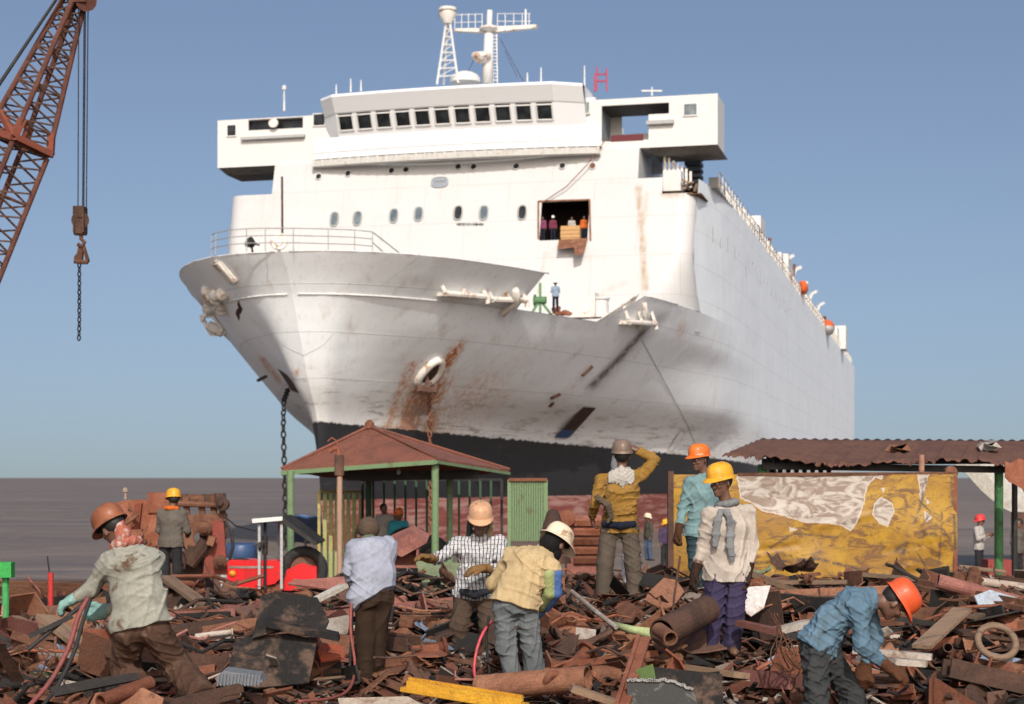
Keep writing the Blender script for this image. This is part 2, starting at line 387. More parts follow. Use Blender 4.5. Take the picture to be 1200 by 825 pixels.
def hullmat(front=False):
    t = NT('ship_wall_paint' if front else 'ship_hull_paint'); v = t.coord(rnd=False)
    vs = t.coord(scale=(1, 1, .06), rnd=False)
    a = t.noise(v, .22, 5, .6); st = t.noise(vs, 1.1, 4, .65); f = t.noise(v, 2.2, 5, .65)
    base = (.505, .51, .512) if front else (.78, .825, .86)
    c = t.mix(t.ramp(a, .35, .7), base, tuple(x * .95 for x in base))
    c = t.mix(t.ramp(st, .54, .8, 0, .32 if front else .5), c, (.46, .39, .32))
    vb = t.coord(scale=(1, 1, .02), rnd=False)
    sb = t.noise(vb, 5.0, 3, .6); c = t.mix(t.ramp(sb, .56, .74, 0, .3), c, (.45, .38, .31))
    at1 = t.n('ShaderNodeAttribute'); at1.attribute_name = 'rust'
    r = t.math('MULTIPLY', at1.outputs['Fac'], t.math('MULTIPLY', t.ramp(f, .25, .6, .5, 1.3), t.ramp(t.noise(vs, 4.5, 4, .65), .32, .62, .45, 1.35)) if not front else t.ramp(f, .3, .7, .65, 1.2), True)
    c = t.mix(t.ramp(r, .06, .85), c, (.5, .2, .05) if not front else (.36, .27, .185))
    if not front:
        c = t.mix(t.ramp(r, .62, 1.0), c, (.36, .1, .028))
        at2 = t.n('ShaderNodeAttribute'); at2.attribute_name = 'grime'
        c = t.mix(t.math('MULTIPLY', at2.outputs['Fac'], t.ramp(f, .2, .55, .5, 1.2), True), c, (.1, .075, .06))
        sep = t.n('ShaderNodeSeparateXYZ'); t.l(v, sep.inputs[0])
        z = t.math('SUBTRACT', sep.outputs[2], CZ + 2.4); aft = sep.outputs[1]
        zz = t.math('ADD', z, t.math('MULTIPLY', aft, .029)); zz = t.math('MINIMUM', zz, t.math('ADD', z, 1.7))
        # worn, scraped band above the boot top, streaked along the ship
        vh = t.coord(scale=(.5, .22, 2.2), rnd=False); sc = t.noise(vh, 1.4, 6, .7, .3)
        band = t.math('MULTIPLY', t.ramp(zz, 5.6, 2.6), t.ramp(sc, .5, .66))
        c = t.mix(t.math('MULTIPLY', band, .75), c, (.12, .105, .09))
        c = t.mix(t.ramp(zz, 6.2, 2.0, 0, .4), c, (.45, .4, .34))
        wob = t.math('MULTIPLY', t.math('SUBTRACT', f, .5), .5)
        edge = t.math('ADD', zz, wob)
        blk = t.mix(t.ramp(sc, .58, .72), (.022, .022, .025), (.05, .043, .04))
        redn = t.mix(t.ramp(sc, .45, .62), (.24, .07, .06), (.42, .24, .21))
        c = t.mix(t.ramp(edge, 2.02, 2.1), blk, c)
        # rubbed red patch on the black
        c = t.mix(t.ramp(t.math('ADD', z, t.math('MULTIPLY', wob, .3)), -1.2, -1.16), redn, c)
    sp = t.n('ShaderNodeSeparateXYZ'); t.l(v, sp.inputs[0]); cb = t.n('ShaderNodeCombineXYZ'); t.l(sp.outputs[0 if front else 1], cb.inputs[0]); t.l(sp.outputs[2], cb.inputs[1])
    bk = t.n('ShaderNodeTexBrick'); t.l(cb.outputs[0], bk.inputs[0]); bk.inputs['Scale'].default_value = 1; bk.inputs['Brick Width'].default_value = 9 if not front else 6; bk.inputs['Row Height'].default_value = 2.3 if not front else 2.7; bk.inputs['Mortar Size'].default_value = .03; bk.inputs['Mortar Smooth'].default_value = .6
    seam = bk.outputs['Fac']; c = t.mix(t.math('MULTIPLY', seam, .22 if not front else .16), c, (.04, .036, .032))
    # plates: very shallow seams and dents
    vp = t.coord(scale=(.2, .2, .42), rnd=False); pl = t.noise(vp, 1.2, 2, .5); pn = t.noise(t.coord(scale=(1, 1, .12), rnd=False), .8, 2, .5)
    nb = t.bump(seam, .35, .03, t.bump(pl, .3, .25, t.bump(pn, .2, .12, t.bump(f, .05, .03))))
    return t.done(c, .5, 0, nb, .35)
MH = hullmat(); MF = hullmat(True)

# ---- hull
def rcz(z): return 1.1 + 3.0 * min(1, max(0, (15.2 - z) / 4.0)) ** 1.6
def crn(z, sgn): return rcz(z) if sgn > 0 else 1.2
RC = 2.2
zl = np.concatenate([np.arange(-6.5, -1, 1.0), np.arange(-1, 9.3, .34), [9.3, 9.75, 10.25, 10.75, 11.2, 11.205, 12.5, 14, 15.5, 17, 18.5, 19.4, 20.2]])
rowsS = []
h = MB()
zlo = [z for z in zl if z < 11.203]; zup = [11.2] + [z for z in zl if z > 11.21]
ng = len(DD)
for sgn in (1, -1):
    rows = [[((stem(z) - d) if d < 237 else STERN, sgn * b * (1 if sgn > 0 else port(d))) for d, b in zip(DD, hbrow(z))] for z in zlo]
    if sgn > 0:      # the torn ends of the bulwark follow the cut
        r0 = rows[zlo.index(9.3)]; ja = min(range(ng), key=lambda j: abs(r0[j][0] - 22.2)); jb = min(range(ng), key=lambda j: abs(r0[j][0] - 13.6))
        for i, z in enumerate(zlo):
            if z < 9.3: continue
            ua = 22.2 + (z - 9.3) * .25; ub_ = 13.6 - (z - 9.3) * 1.9; ue = rows[i][jb + 20][0]; us0 = rows[i][ja - 8][0]
            for k in range(8): u_ = us0 + (ua - us0) * (k + 1) / 8; rows[i][ja - 7 + k] = (u_, hb(u_, z))
            for k in range(20): u_ = ub_ + (ue - ub_) * k / 20; rows[i][jb + k] = (u_, hb(u_, z))
    vs = [W(u, v, z) for z, r in zip(zlo, rows) for (u, v) in r]; fs = []
    for i in range(len(zlo) - 1):
        for j in range(ng - 1):
            if zlo[i] >= 9.29 and sgn > 0:      # bulwark cut away on the starboard bow
                if ja <= j < jb: continue
            q_ = (i * ng + j, i * ng + j + 1, (i + 1) * ng + j + 1, (i + 1) * ng + j); fs.append(q_ if sgn > 0 else q_[::-1])
    h.add(vs, fs)
    # side wall, its front edge meeting the rounded corner of the superstructure
    rows = []
    for z in zup:
        lim = uf(z) - crn(z, sgn); us_ = [lim - k * .9 for k in range(22)]; last = us_[-1]
        us_ += [last + (STERN - last) * t_ ** 1.6 for t_ in np.linspace(0, 1, 42)[1:]]
        rows.append([W(u, sgn * hb(max(u, -150), 11.2, sgn), z) for u in us_])
    h.grid(rows if sgn < 0 else [r[::-1] for r in rows])
h.grid([[W(STERN, v, z) for v in np.linspace(-16.8, 16.8, 8)] for z in (-6.5, 0, 9.3, 20.2)])
hull = h.build('hull', MH, ship, smooth=True, fixn=False)
add_mask(hull, [('rust', STAIN), ('grime', DSTAIN)])
# ---- decks
d = MB()
us = [u for u in np.linspace(33, 0, 34)]
d.grid([[W(u, t * (hb(u, 9.3) - .08), 9.33) for t in np.linspace(-1, 1, 7)] for u in us])
d.build('fore_deck', worn('deck_paint', (.16, .12, .1), (.22, .2, .18)), ship)
d = MB(); d.grid([[W(u, v, 20.15) for v in (-16.7, -8, 0, 8, 16.7)] for u in (-4.5, -20, -60, -120, STERN)])
d.build('upper_deck', M['grey'], ship)
MCAP = worn('cap_grey', (.66, .67, .68), (.4, .33, .27))
# knuckle bead and rail cap on the bulwark
b = MB()
for sgn in (1, -1):
    pts = []
    for u in np.concatenate([[34.45, 34.3, 34.1, 33.8, 33.2, 32], np.linspace(30.5, 4, 40)]):
        if sgn > 0 and 10 < u < 21.9:
            if len(pts) > 1: b.tube(pts, .035, 6); b.build('bulwark_cap', MCAP, ship, smooth=True); b = MB()
            pts = []; continue
        pts.append(W(u, sgn * hb(u, 11.2, sgn), 11.22))
    b.tube(pts, .035, 6); b.build('bulwark_cap', MCAP, ship, smooth=True); b = MB()
b = MB()
for sgn in (1, -1):
    pts = [W(u, sgn * (hb(u, 9.3, sgn) + .02), 9.25) for u in np.concatenate([[33.05, 32.9, 32.6, 32.2], np.linspace(31.5, 22.3 if sgn > 0 else 0, 30)])]
    b.tube(pts, .035, 6)
b.build('rubbing_bead', worn('hull_trim', (.68, .68, .67), (.5, .45, .4)), ship, smooth=True)
# ---- front wall of the superstructure (raked, rounded corners), cut open in two places
O1 = (*fr(632, 282), *fr(691, 235))             # v0,z0,v1,z1 of the torch-cut opening
O2 = (*fr(776, 227), *fr(830, 200))
def plan(s, z):
    """distance along the front from its centre -> (u,v)"""
    sg = 1 if s >= 0 else -1; rc_ = rcz(z) if sg > 0 else 1.2
    u0 = uf(z); B = hb(u0 - rc_, 11.2, sg); half = B - rc_; a = abs(s)
    if a <= half: return u0, s
    ang = min(math.pi / 2, (a - half) / rc_)
    return u0 - rc_ * (1 - math.cos(ang)), sg * (half + rc_ * math.sin(ang))
B0 = hb(-1.5, 11.2) - .02
smax = B0 - RC + RC * math.pi / 2 + 1.8
sl_ = sorted(set([round(x, 3) for x in np.linspace(-smax, smax, 150)] + [O1[0], O1[2], O2[0]]))
zl2 = sorted(set([round(x, 3) for x in np.linspace(9.3, 20.2, 46)] + [O1[1], O1[3], O2[1]]))
w = MB(); vs = []; fs = []
for z in zl2:
    for s_ in sl_:
        u, v = plan(s_, z); vs.append(W(u, v, z))
n = len(sl_)
for i in range(len(zl2) - 1):
    for j in range(n - 1):
        sm = (sl_[j] + sl_[j + 1]) / 2; zm = (zl2[i] + zl2[i + 1]) / 2
        if O1[0] < sm < O1[2] and O1[1] < zm < O1[3]: continue
        if O2[0] < sm and O2[1] < zm: continue
        u, v = plan(sm, zm)
        if zm < 11.2 and abs(v) > hb(u, zm, 1 if v > 0 else -1) - .12: continue
        fs.append((i * n + j, i * n + j + 1, (i + 1) * n + j + 1, (i + 1) * n + j))
w.add(vs, fs)
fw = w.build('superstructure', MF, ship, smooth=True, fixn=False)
add_mask(fw, [('rust', [([(748, 220), (752, 270), (756, 338)], 5, .75), ([(758, 225), (757, 260)], 3, .4), ([(742, 215), (700, 215)], 3, .3), ([(640, 290), (630, 345)], 2, .5), ([(480, 262), (480, 285)], 2, .3), ([(610, 258), (612, 285)], 2, .3), ([(400, 265), (398, 285)], 2, .25), ([(690, 290), (720, 345)], 14, .12), ([(440, 225), (450, 262)], 14, .1), ([(790, 235), (800, 330)], 14, .12), ([(660, 282), (640, 300), (634, 318)], 3, .3), ([(516, 222), (516, 235)], 2.5, .35), ([(268, 230), (256, 290)], 7, .3), ([(240, 350), (250, 310)], 6, .3), ([(270, 236), (330, 232)], 3, .25), ([(800, 228), (776, 228)], 5, .6), ([(700, 345), (735, 330)], 6, .3), ([(545, 265), (567, 266)], 2, .25)])])
# room behind the opening
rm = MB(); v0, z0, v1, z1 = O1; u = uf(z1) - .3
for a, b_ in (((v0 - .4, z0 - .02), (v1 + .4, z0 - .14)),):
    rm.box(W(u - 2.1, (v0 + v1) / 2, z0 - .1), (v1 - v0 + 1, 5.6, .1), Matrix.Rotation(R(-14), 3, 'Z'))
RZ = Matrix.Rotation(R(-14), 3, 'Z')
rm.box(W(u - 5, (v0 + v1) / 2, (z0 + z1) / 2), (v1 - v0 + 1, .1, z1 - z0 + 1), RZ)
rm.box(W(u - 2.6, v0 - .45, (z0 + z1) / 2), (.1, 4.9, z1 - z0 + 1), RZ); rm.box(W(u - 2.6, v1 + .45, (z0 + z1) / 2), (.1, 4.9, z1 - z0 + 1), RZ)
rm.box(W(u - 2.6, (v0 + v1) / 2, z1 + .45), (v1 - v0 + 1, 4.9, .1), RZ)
rm.build('cut_room', worn('dark_brown_room', (.055, .035, .028), (.02, .016, .014)), ship)  # floor, walls and top in mottled dark brown
# torn flap of plate below the opening and ragged rusty rim
fl = MB()
def fp(px, py, off=.1): v, z = fr(px, py); return W(uf(z) + off, v, z)
fl.prism([fp(655, 281, .02), fp(689, 279, .02), fp(686, 300, 1.0), fp(678, 302, 1.1), fp(676, 292, .9), fp(656, 294, .8)], W(0, 0, 0) - W(.06, 0, .0))
for a, b_ in ((( 631, 236), (691, 234)), ((691, 234), (692, 282)), ((631, 236), (631, 280))): fl.bar(fp(*a, .03), fp(*b_, .03), .12, .1)
fl.build('torn_flap', M['rust'], ship)
# ---- upper tier and bridge
rz = RZ
def sbox(mb, u0, u1, v0, v1, z0, z1):
    mb.box(W((u0 + u1) / 2, (v0 + v1) / 2, (z0 + z1) / 2), (v1 - v0, u1 - u0, z1 - z0), rz); return mb
t = MB(); vL = fr(320, 215)[0]; vR = fr(748, 200)[0]
t.prism([W(uf(20.2), vL, 20.2), W(uf(20.2), vR, 20.2), W(-14, vR, 20.2), W(-14, vL, 20.2)], W(uf(22.4), 0, 22.4) - W(uf(20.2), 0, 20.2))
t.build('upper_tier', MF, ship)
t = MB(); sbox(t, -60, -16, -13.5, 11, 20.2, 21.4); t.build('deckhouse', M['white'], ship)
# bridge wings
UW0, UW1 = -4.6, -.9
vA = sv(255, 160, UW1)[0]; vB = sv(393, 160, UW1)[0]; vC = sv(697, 140, UW1)[0]; vD = sv(841, 140, UW1)[0]
wing = MB(); WZ0, WZ1 = 22.42, 25.85
def holed(mb, u, va, vb, za, zb, holes, th):
    vv = sorted(set([va, vb] + [h_[0] for h_ in holes] + [h_[2] for h_ in holes])); zz = sorted(set([za, zb] + [h_[1] for h_ in holes] + [h_[3] for h_ in holes]))
    vv = [x for x in vv if va <= x <= vb]; zz = [x for x in zz if za <= x <= zb]
    for a, b_ in zip(vv, vv[1:]):
        for c, d_ in zip(zz, zz[1:]):
            m1, m2 = (a + b_) / 2, (c + d_) / 2
            if any(h_[0] < m1 < h_[2] and h_[1] < m2 < h_[3] for h_ in holes): continue
            sbox(mb, u - th, u, a, b_, c, d_)
def rc(x0, y0, x1, y1, u): a = sv(x0, y1, u); b_ = sv(x1, y0, u); return (a[0], a[1], b_[0], b_[1])
WA = vA; hP = rc(291, 137, 355, 153, UW1)
holed(wing, UW1, vA, vB, WZ0, WZ1, [hP], .12)
sbox(wing, UW0, UW1 - .12, vA, vB, WZ1 - .1, WZ1 - .003); sbox(wing, UW0, UW1 - .12, vA, vB, WZ0, WZ0 + .1)
sbox(wing, UW0, UW1 - .12, vA, vA + .12, WZ0 + .1, WZ1 - .1); sbox(wing, UW0, UW0 + .12, vA + .12, vB, WZ0 + .1, WZ1 - .1)
wing.build('bridge_wing', M['white'], ship); wing = MB()
hS1 = rc(705, 120, 784, 137, UW1); hS2 = rc(707, 137, 760, 166, UW1); hS2 = (hS1[0], hS2[1], hS2[2], hS1[1])
holed(wing, UW1, vC - .3, vD, WZ0, WZ1, [hS1, hS2], .12)
sbox(wing, UW0, UW1 - .12, vC - .3, vD, WZ1 - .1, WZ1 - .003); sbox(wing, UW0, UW1 - .12, hS2[2] - 1.2, vD, WZ0, WZ0 + .1)
sbox(wing, UW0, UW1 - .12, vD - .12, vD, WZ0 + .1, WZ1 - .1)
hb1 = rc(729, 132, 763, 158, UW0); hb2 = rc(769, 130, 788, 137, UW0)
holed(wing, UW0 + .12, vC - .3, vD - .12, WZ0 + .1, WZ1 - .1, [hb1, hb2], .12)
# rounded lower edge under each wing
wing.build('bridge_wing', M['white'], ship)
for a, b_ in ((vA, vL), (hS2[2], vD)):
    wing = MB(); wing.prism([W(UW1 - .1, a, WZ0 + .02), W(UW1 - 1.0, a + .3, WZ0 - .38), W(UW0, a + .3, WZ0 - .38), W(UW0, a, WZ0 + .02)], W(0, b_ - .05, 0) - W(0, a, 0)); wing.build('wing_underside', worn('painted_shade_underside', (.2, .19, .18), (.1, .085, .075)), ship)  # dark colour stands in for the shade beneath the white wing
in_ = MB(); sbox(in_, UW0 + .2, UW1 - .2, hS1[0] - .1, hS1[2] + .4, WZ1 - .5, WZ1 - .12); in_.build('wing_shade_panel', worn('painted_shade_ceiling', (.05, .045, .042), (.03, .028, .025)), ship)  # added dark panel: shade under the wing roof put into its colour
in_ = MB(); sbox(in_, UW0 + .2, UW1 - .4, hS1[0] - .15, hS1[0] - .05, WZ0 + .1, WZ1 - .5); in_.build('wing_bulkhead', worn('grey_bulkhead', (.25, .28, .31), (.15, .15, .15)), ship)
# wheelhouse: bowed front, band of windows under an outward leaning fascia
def bow(v): return .35 - .75 * ((v + .9) / 10.5) ** 2
vv = list(np.linspace(-11.4, 9.3, 24))
wh = MB()
def strip(mb, prof, vv, close=True):
    rows = [[W(bow(v) + du, v, z) for v in vv] for (du, z) in prof]; mb.grid(rows)
vw0, vw1 = sv(393, 135, .6)[0], sv(650, 125, .6)[0]
strip(wh, [(-4, 22.6), (.0, 22.6), (0, 24.05)], vv)
wv = [vw0 - 1.2] + list(np.linspace(vw0, vw1, 12)) + [vw1 + 1.9]
def bowx(v):
    if v < vw0: return bow(vw0) - (vw0 - v) * .9
    if v > vw1: return bow(vw1) - (v - vw1) * .55
    return bow(v)
rows = [[W(bowx(v) + du, v, z) for v in wv] for (du, z) in ((.0, 24.05), (.75, 25.55), (.82, 25.57), (1.55, 26.55), (1.5, 26.72), (-6, 26.8))]
wh.grid(rows)
for vside in (wv[0], wv[-1]): wh.grid([[W(-6, vside, 24.05), W(bowx(vside), vside, 24.05)], [W(-6, vside, 26.72), W(bowx(vside) + .9, vside, 26.72)]])
sbox(wh, -12, -1, vB, vC, 22.4, 26.05)
wh.build('wheelhouse', worn('wheelhouse_white', (.72, .74, .76), (.6, .57, .52), lo=.6, hi=.85, rough=.5, fine=(.93, 1.03), bumpk=.03), ship)
cat_ = MB()
strip(cat_, [(0, 21.95), (.5, 22.0), (.5, 22.42), (.0, 22.5), (0, 21.95)], vv)
for v in np.linspace(-11.3, 9.2, 30):
    cat_.bar(W(bow(v) + .53, v, 21.98), W(bow(v) + .53, v, 22.46), .12, .1)
cat_.build('catwalk', worn('catwalk_grey', (.5, .5, .48), (.4, .33, .27)), ship)
rl = MB()
for z in (22.95, 23.4): rl.tube([W(bow(v) + .5, v, z) for v in vv], .022, 5)
for v in np.linspace(-11.3, 9.2, 22): rl.bar(W(bow(v) + .5, v, 22.4), W(bow(v) + .5, v, 23.4), .04)
rl.build('catwalk_railing', M['white'], ship)
# wheelhouse windows
for k in range(11):
    a, b_ = wv[1 + k], wv[2 + k]; c = (a + b_) / 2; hw = (b_ - a) * .375
    def q(v, z, off):
        f_ = (z - 24.05) / 1.5; return W(bowx(v) + .75 * f_ + off, v, z)
    fm = MB()
    for (p, q_) in (((c - hw, 24.42), (c + hw, 24.42)), ((c + hw, 24.42), (c + hw, 25.36)), ((c + hw, 25.36), (c - hw, 25.36)), ((c - hw, 25.36), (c - hw, 24.42))): fm.bar(q(p[0], p[1], .05), q(q_[0], q_[1], .05), .09, .08)
    wo_ = fm.build('window', M['white'], ship)
    gl = MB(); gl.prism([q(c - hw, 24.42, .03), q(c + hw, 24.42, .03), q(c + hw, 25.5, .03), q(c - hw, 25.5, .03)], W(-.04, 0, 0) - W(0, 0, 0)); gl.build('pane', M['glass'], wo_)
def rectwin(x0, y0, x1, y1, u, mat):
    v0, z0, v1, z1 = rc(x0, y0, x1, y1, u)
    fm = MB()
    for p, q_ in (((v0, z0), (v1, z0)), ((v1, z0), (v1, z1)), ((v1, z1), (v0, z1)), ((v0, z1), (v0, z0))): fm.bar(W(u + .03, *p), W(u + .03, *q_), .08, .08)
    wo_ = fm.build('window', M['white'], ship)
    gl = MB(); sbox(gl, u - .01, u + .03, v0, v1, z0, z1); gl.build('pane', mat, wo_)
rectwin(266, 146, 277, 160, UW1 + .02, M['glass']); rectwin(367, 133, 381, 148, UW1 + .02, M['glass']); rectwin(675, 119, 691, 134, UW1 + .02, M['glass2']); rectwin(801, 121, 817, 136, UW1 + .02, M['glass2'])
gl = MB(); v0, z0, v1, z1 = hP; sbox(gl, UW1 - .5, UW1 - .45, v0 - .2, v1 + .2, z0 - .1, z1 + .1); gl.build('wing_screen', M['glass'], ship)
for x0, y0, x1, y1 in ((284, 158, 358, 165), (758, 141, 790, 147)):
    lg = MB(); v0, z0, v1, z1 = rc(x0, y0, x1, y1, UW1); sbox(lg, UW1 + .003, UW1 + .35, v0, v1, z0, z1); lg.build('wing_ledge', M['grey'], ship)
lamp = MB(); p = W(UW1 + .25, *sv(322, 145, UW1)); lamp.lathe(p, W(1, 0, 0) - W(0, 0, 0), [(.0, -.3), (.3, -.25), (.36, .1), (.3, .12), (0, .05)], 14); lamp.bar(p, W(UW1 - .4, *sv(322, 152, UW1)), .08); lamp.build('searchlight', M['whiterust'], ship, smooth=True)
cl = MB(); a = rc(716, 157, 754, 166, UW1); sbox(cl, UW1 + .005, UW1 + .05, a[0], a[2], a[1], a[3]); cl.build('hanging_cloth', M['maroon'], ship)
# portholes
for x, y in ((373.5, 207), (408, 203.5), (459, 200), (476, 199), (537, 195.5), (555, 195.5), (605, 195), (659, 194.5), (694.5, 194.5)):
    v, z = fr(x, y); p = W(uf(z) + .03, v, z); ax = W(1, 0, .27) - W(0, 0, 0)
    r_ = MB(); r_.lathe(p, ax, [(.21, -.02), (.27, 0), (.27, .06), (.21, .06), (.2, 0)], 16); ro = r_.build('porthole', M['white'], ship, smooth=True)
    g_ = MB(); g_.lathe(p, ax, [(0, .02), (.2, .02), (.2, -.02)], 16); g_.build('pane', M['rust'] if x > 690 else M['glass'], ro)
def oval(cx, cz, w_, h_, u, n=22):
    pts = []
    for k in range(n):
        a = 2 * math.pi * k / n; c, s_ = math.cos(a), math.sin(a)
        pts.append((cx + w_ * math.copysign(abs(c) ** .7, c), cz + h_ * math.copysign(abs(s_) ** .7, s_)))
    return pts
for x, y, kind in ((392, 257, 1), (419, 256, 1), (461.5, 253, 1), (490.5, 251, 1), (537, 249.5, 0), (567, 249.5, 1), (612, 249, 0)):
    v, z = fr(x, y); pts = oval(v, z, .3, .5, 0)
    r_ = MB(); r_.tube([W(uf(b_) + .03, a, b_) for a, b_ in pts], .06, 6, closed=True); ro = r_.build('cabin_window', M['grey'], ship, smooth=True)
    g_ = MB(); g_.prism([W(uf(b_) + .02, a, b_) for a, b_ in pts], W(-.03, 0, 0) - W(0, 0, 0)); g_.build('pane', M['glass2'] if kind else M['glass'], ro)
# oval builder's plaque: grey-blue with a bright ring and three bars
v, z = fr(515.5, 213.5)
e = MB(); e.prism([W(uf(b_) + .06, a, b_) for a, b_ in oval(v, z, .62, .38, 0)], W(-.06, 0, 0) - W(0, 0, 0)); eo = e.build('emblem', worn('emblem_blue_grey', (.22, .26, .32), (.3, .33, .38), scale=6), ship)
e = MB(); e.tube([W(uf(b_) + .07, a, b_) for a, b_ in oval(v, z, .6, .36, 0)], .04, 5, closed=True)
for dz in (-.12, 0, .12): e.bar(W(uf(z) + .07, v - .36, z + dz), W(uf(z) + .07, v + .36, z + dz), .05, .05)
e.build('emblem_lettering', M['grey'], eo)
# line of small dark lettering under the windows (too small to read in the photo)
e = MB(); rr = random.Random(3); x = 536.0
while x < 566:
    v, z = fr(x, 263); wd_ = rr.uniform(.05, .11); e.box(W(uf(z) + .03, v, z), (wd_, .03, rr.uniform(.12, .2)), rz); x += rr.uniform(1.6, 2.6)
e.build('lettering', M['black'], ship)
# ---- masts
def tri(p0, p1, p2): pass
ur = -3.0
def mp(x, y, u=ur): return W(u, *sv(x, y, u))
rt = MB()
legs = [(mp(512, 99), mp(523, 25)), (mp(537, 97), mp(527, 25)), (mp(520, 99, ur - 1.6), mp(525, 25, ur - .4))]
for a, b_ in legs: rt.tube([a, b_], .09, 6)
for k in range(1, 8):
    f_ = k / 8; ps = [a.lerp(b_, f_) for a, b_ in legs]
    rt.bar(ps[0], ps[1], .06); rt.bar(ps[1], ps[2], .06); rt.bar(ps[2], ps[0], .06)
    f2 = (k + 1) / 8; rt.bar(ps[0], legs[1][0].lerp(legs[1][1], f2), .04)
rt.build('radar_tower', M['white'], ship)
hd = MB(); hd.lathe(mp(524.5, 26), (0, 0, 1), [(0, -.1), (.3, -.1), (.62, .45), (.66, .62), (.5, .64), (.5, .8), (.64, .82), (.64, 1.0), (0, 1.02)], 18); hd.build('radar_head', M['whiterust'], ship, autosmooth=40)
ms = MB(); c0 = mp(568, 98, -5); ms.tube([mp(571, 98, -5), mp(573, 40, -5)], .42, 12, r2=.34); ms.tube([mp(573, 40, -5), mp(574, 12, -5)], .24, 8, r2=.2)
mo = ms.build('mast', M['white'], ship, smooth=True)
pf = MB(); pf.lathe(mp(564, 66, -4.5), (0, 0, 1), [(0, -.5), (.35, -.45), (.72, -.1), (.72, .18), (.6, .2), (0, .2)], 14)
pf.lathe(mp(573, 34, -5), (0, 0, 1), [(0, -.3), (.7, .0), (.72, .12), (0, .14)], 14)
pf.prism([mp(572, 38, -5), mp(628, 32, -5), mp(629, 28.5, -5), mp(575, 31, -5)], W(-.5, 0, 0) - W(0, 0, 0))
pf.prism([mp(532, 36, -5), mp(572, 38, -5), mp(572, 33, -5), mp(532, 33, -5)], W(-.5, 0, 0) - W(0, 0, 0))
pf.build('mast_platform', M['whiterust'], mo)
mr = MB()
for x in (533, 541, 549, 557, 565, 583, 592, 602, 612, 620): mr.bar(mp(x, 34, -4.9), mp(x, 15.5 + abs(x - 575) * .02, -4.9), .05)
for y in (16, 25): mr.tube([mp(533, y + 1.5, -4.9), mp(565, y + .5, -4.9)], .03, 5); mr.tube([mp(583, y, -4.9), mp(622, y, -4.9)], .03, 5)
mr.bar(mp(616, 34, -4.9), mp(616, 11, -4.9), .12); mr.build('mast_railing', M['white'], mo)
ml = MB()
for x in (578, 583): ml.bar(mp(x, 98, -5.2), mp(x - 1, 40, -5.2), .06)
for y in range(42, 98, 4): ml.bar(mp(577, y, -5.2), mp(583, y, -5.2), .05)
ml.build('mast_ladder', M['whiterust'], mo)
st = MB()
for a, b_ in (((560, 60), (548, 85)), ((586, 45), (613, 95)), ((592, 60), (606, 90))): st.tube([mp(*a, -5), mp(*b_, -4)], .025, 4)
st.build('mast_stay', M['rust_dark'], mo)
dm = MB(); dm.lathe(mp(545, 97, -4), (0, 0, 1), [(1.1, 0), (1.1, .3), (.9, .55), (.5, .75), (0, .8)], 18); dm.build('satellite_dome', M['white'], ship, smooth=True)
for x, y0, y1, m in ((411, 106, 92, 'white'), (423, 105, 94, 'white'), (394, 110, 99, 'white'), (333, 128, 105, 'white'), (618, 97, 85, 'white'), (634, 96, 79, 'white'), (685, 106, 77, 'white'), (764, 110, 102, 'white')):
    an = MB(); an.tube([mp(x, y0 + 2, -2.5), mp(x, y1, -2.5)], .07 if x != 333 else .09, 6, r2=.04)
    if x == 333: an.lathe(mp(x, y1, -2.5), (0, 0, 1), [(0, -.1), (.16, 0), (.16, .25), (0, .35)], 10)
    if x == 764: an.bar(mp(752, 106.5, -2.5), mp(776, 106.5, -2.5), .1)
    an.build('antenna', M[m], ship)
an = MB()
for a, b_ in (((697, 107), (697, 87)), ((711, 107), (711, 80)), ((697, 87), (711, 87)), ((699, 107), (700, 78)), ((697, 95), (711, 95))): an.bar(mp(*a, -2.5), mp(*b_, -2.5), .12)
an.build('light_frame', worn('purple_red_paint', (.3, .05, .1), (.4, .1, .2)), ship)
# ---- junk in the cut-open starboard corner
def ub(x0, y0, x1, y1, u, dep, mat, name):
    q = rc(x0, y0, x1, y1, u); m = MB(); sbox(m, u - dep, u, q[0], q[2], q[1], q[3]); return m.build(name, mat, ship)
ub(777, 199, 798, 224, -1.6, 1.0, M['white'], 'locker')
ub(776, 226, 822, 229, .2, 3.5, M['rust'], 'torn_edge')
jm = MB()
for k in range(7): a = sv(779 + k * 5, 182 + k * 3.2, -2.6); jm.bar(W(-2.6, *a), W(-2.6, a[0], a[1] - 1.1), .16, .3)
jm.build('vent_louvre', M['whiterust'], ship)
jm = MB()
for k in range(6):
    q = rc(801 + (k % 2), 181 + k * 7.3, 821, 186 + k * 7.3, -5); sbox(jm, -6.5, -5, q[0], q[2], q[1], q[3])
jm.build('duct_stack', worn('duct_blue_grey', (.07, .09, .12), (.12, .13, .15)), ship)
jm = MB(); rr = random.Random(5)
for k in range(9): a = sv(rr.uniform(800, 819), rr.uniform(212, 226), -1.2); jm.bar(W(-1.2 - rr.random(), *a), W(-1.2 - rr.random(), a[0] + rr.uniform(-.9, .5), a[1] + rr.uniform(-.2, .6)), .15, .12)
jm.build('debris', M['wood'], ship)
ub(752, 178, 776, 204, -6, .3, M['grey'], 'recess_wall')
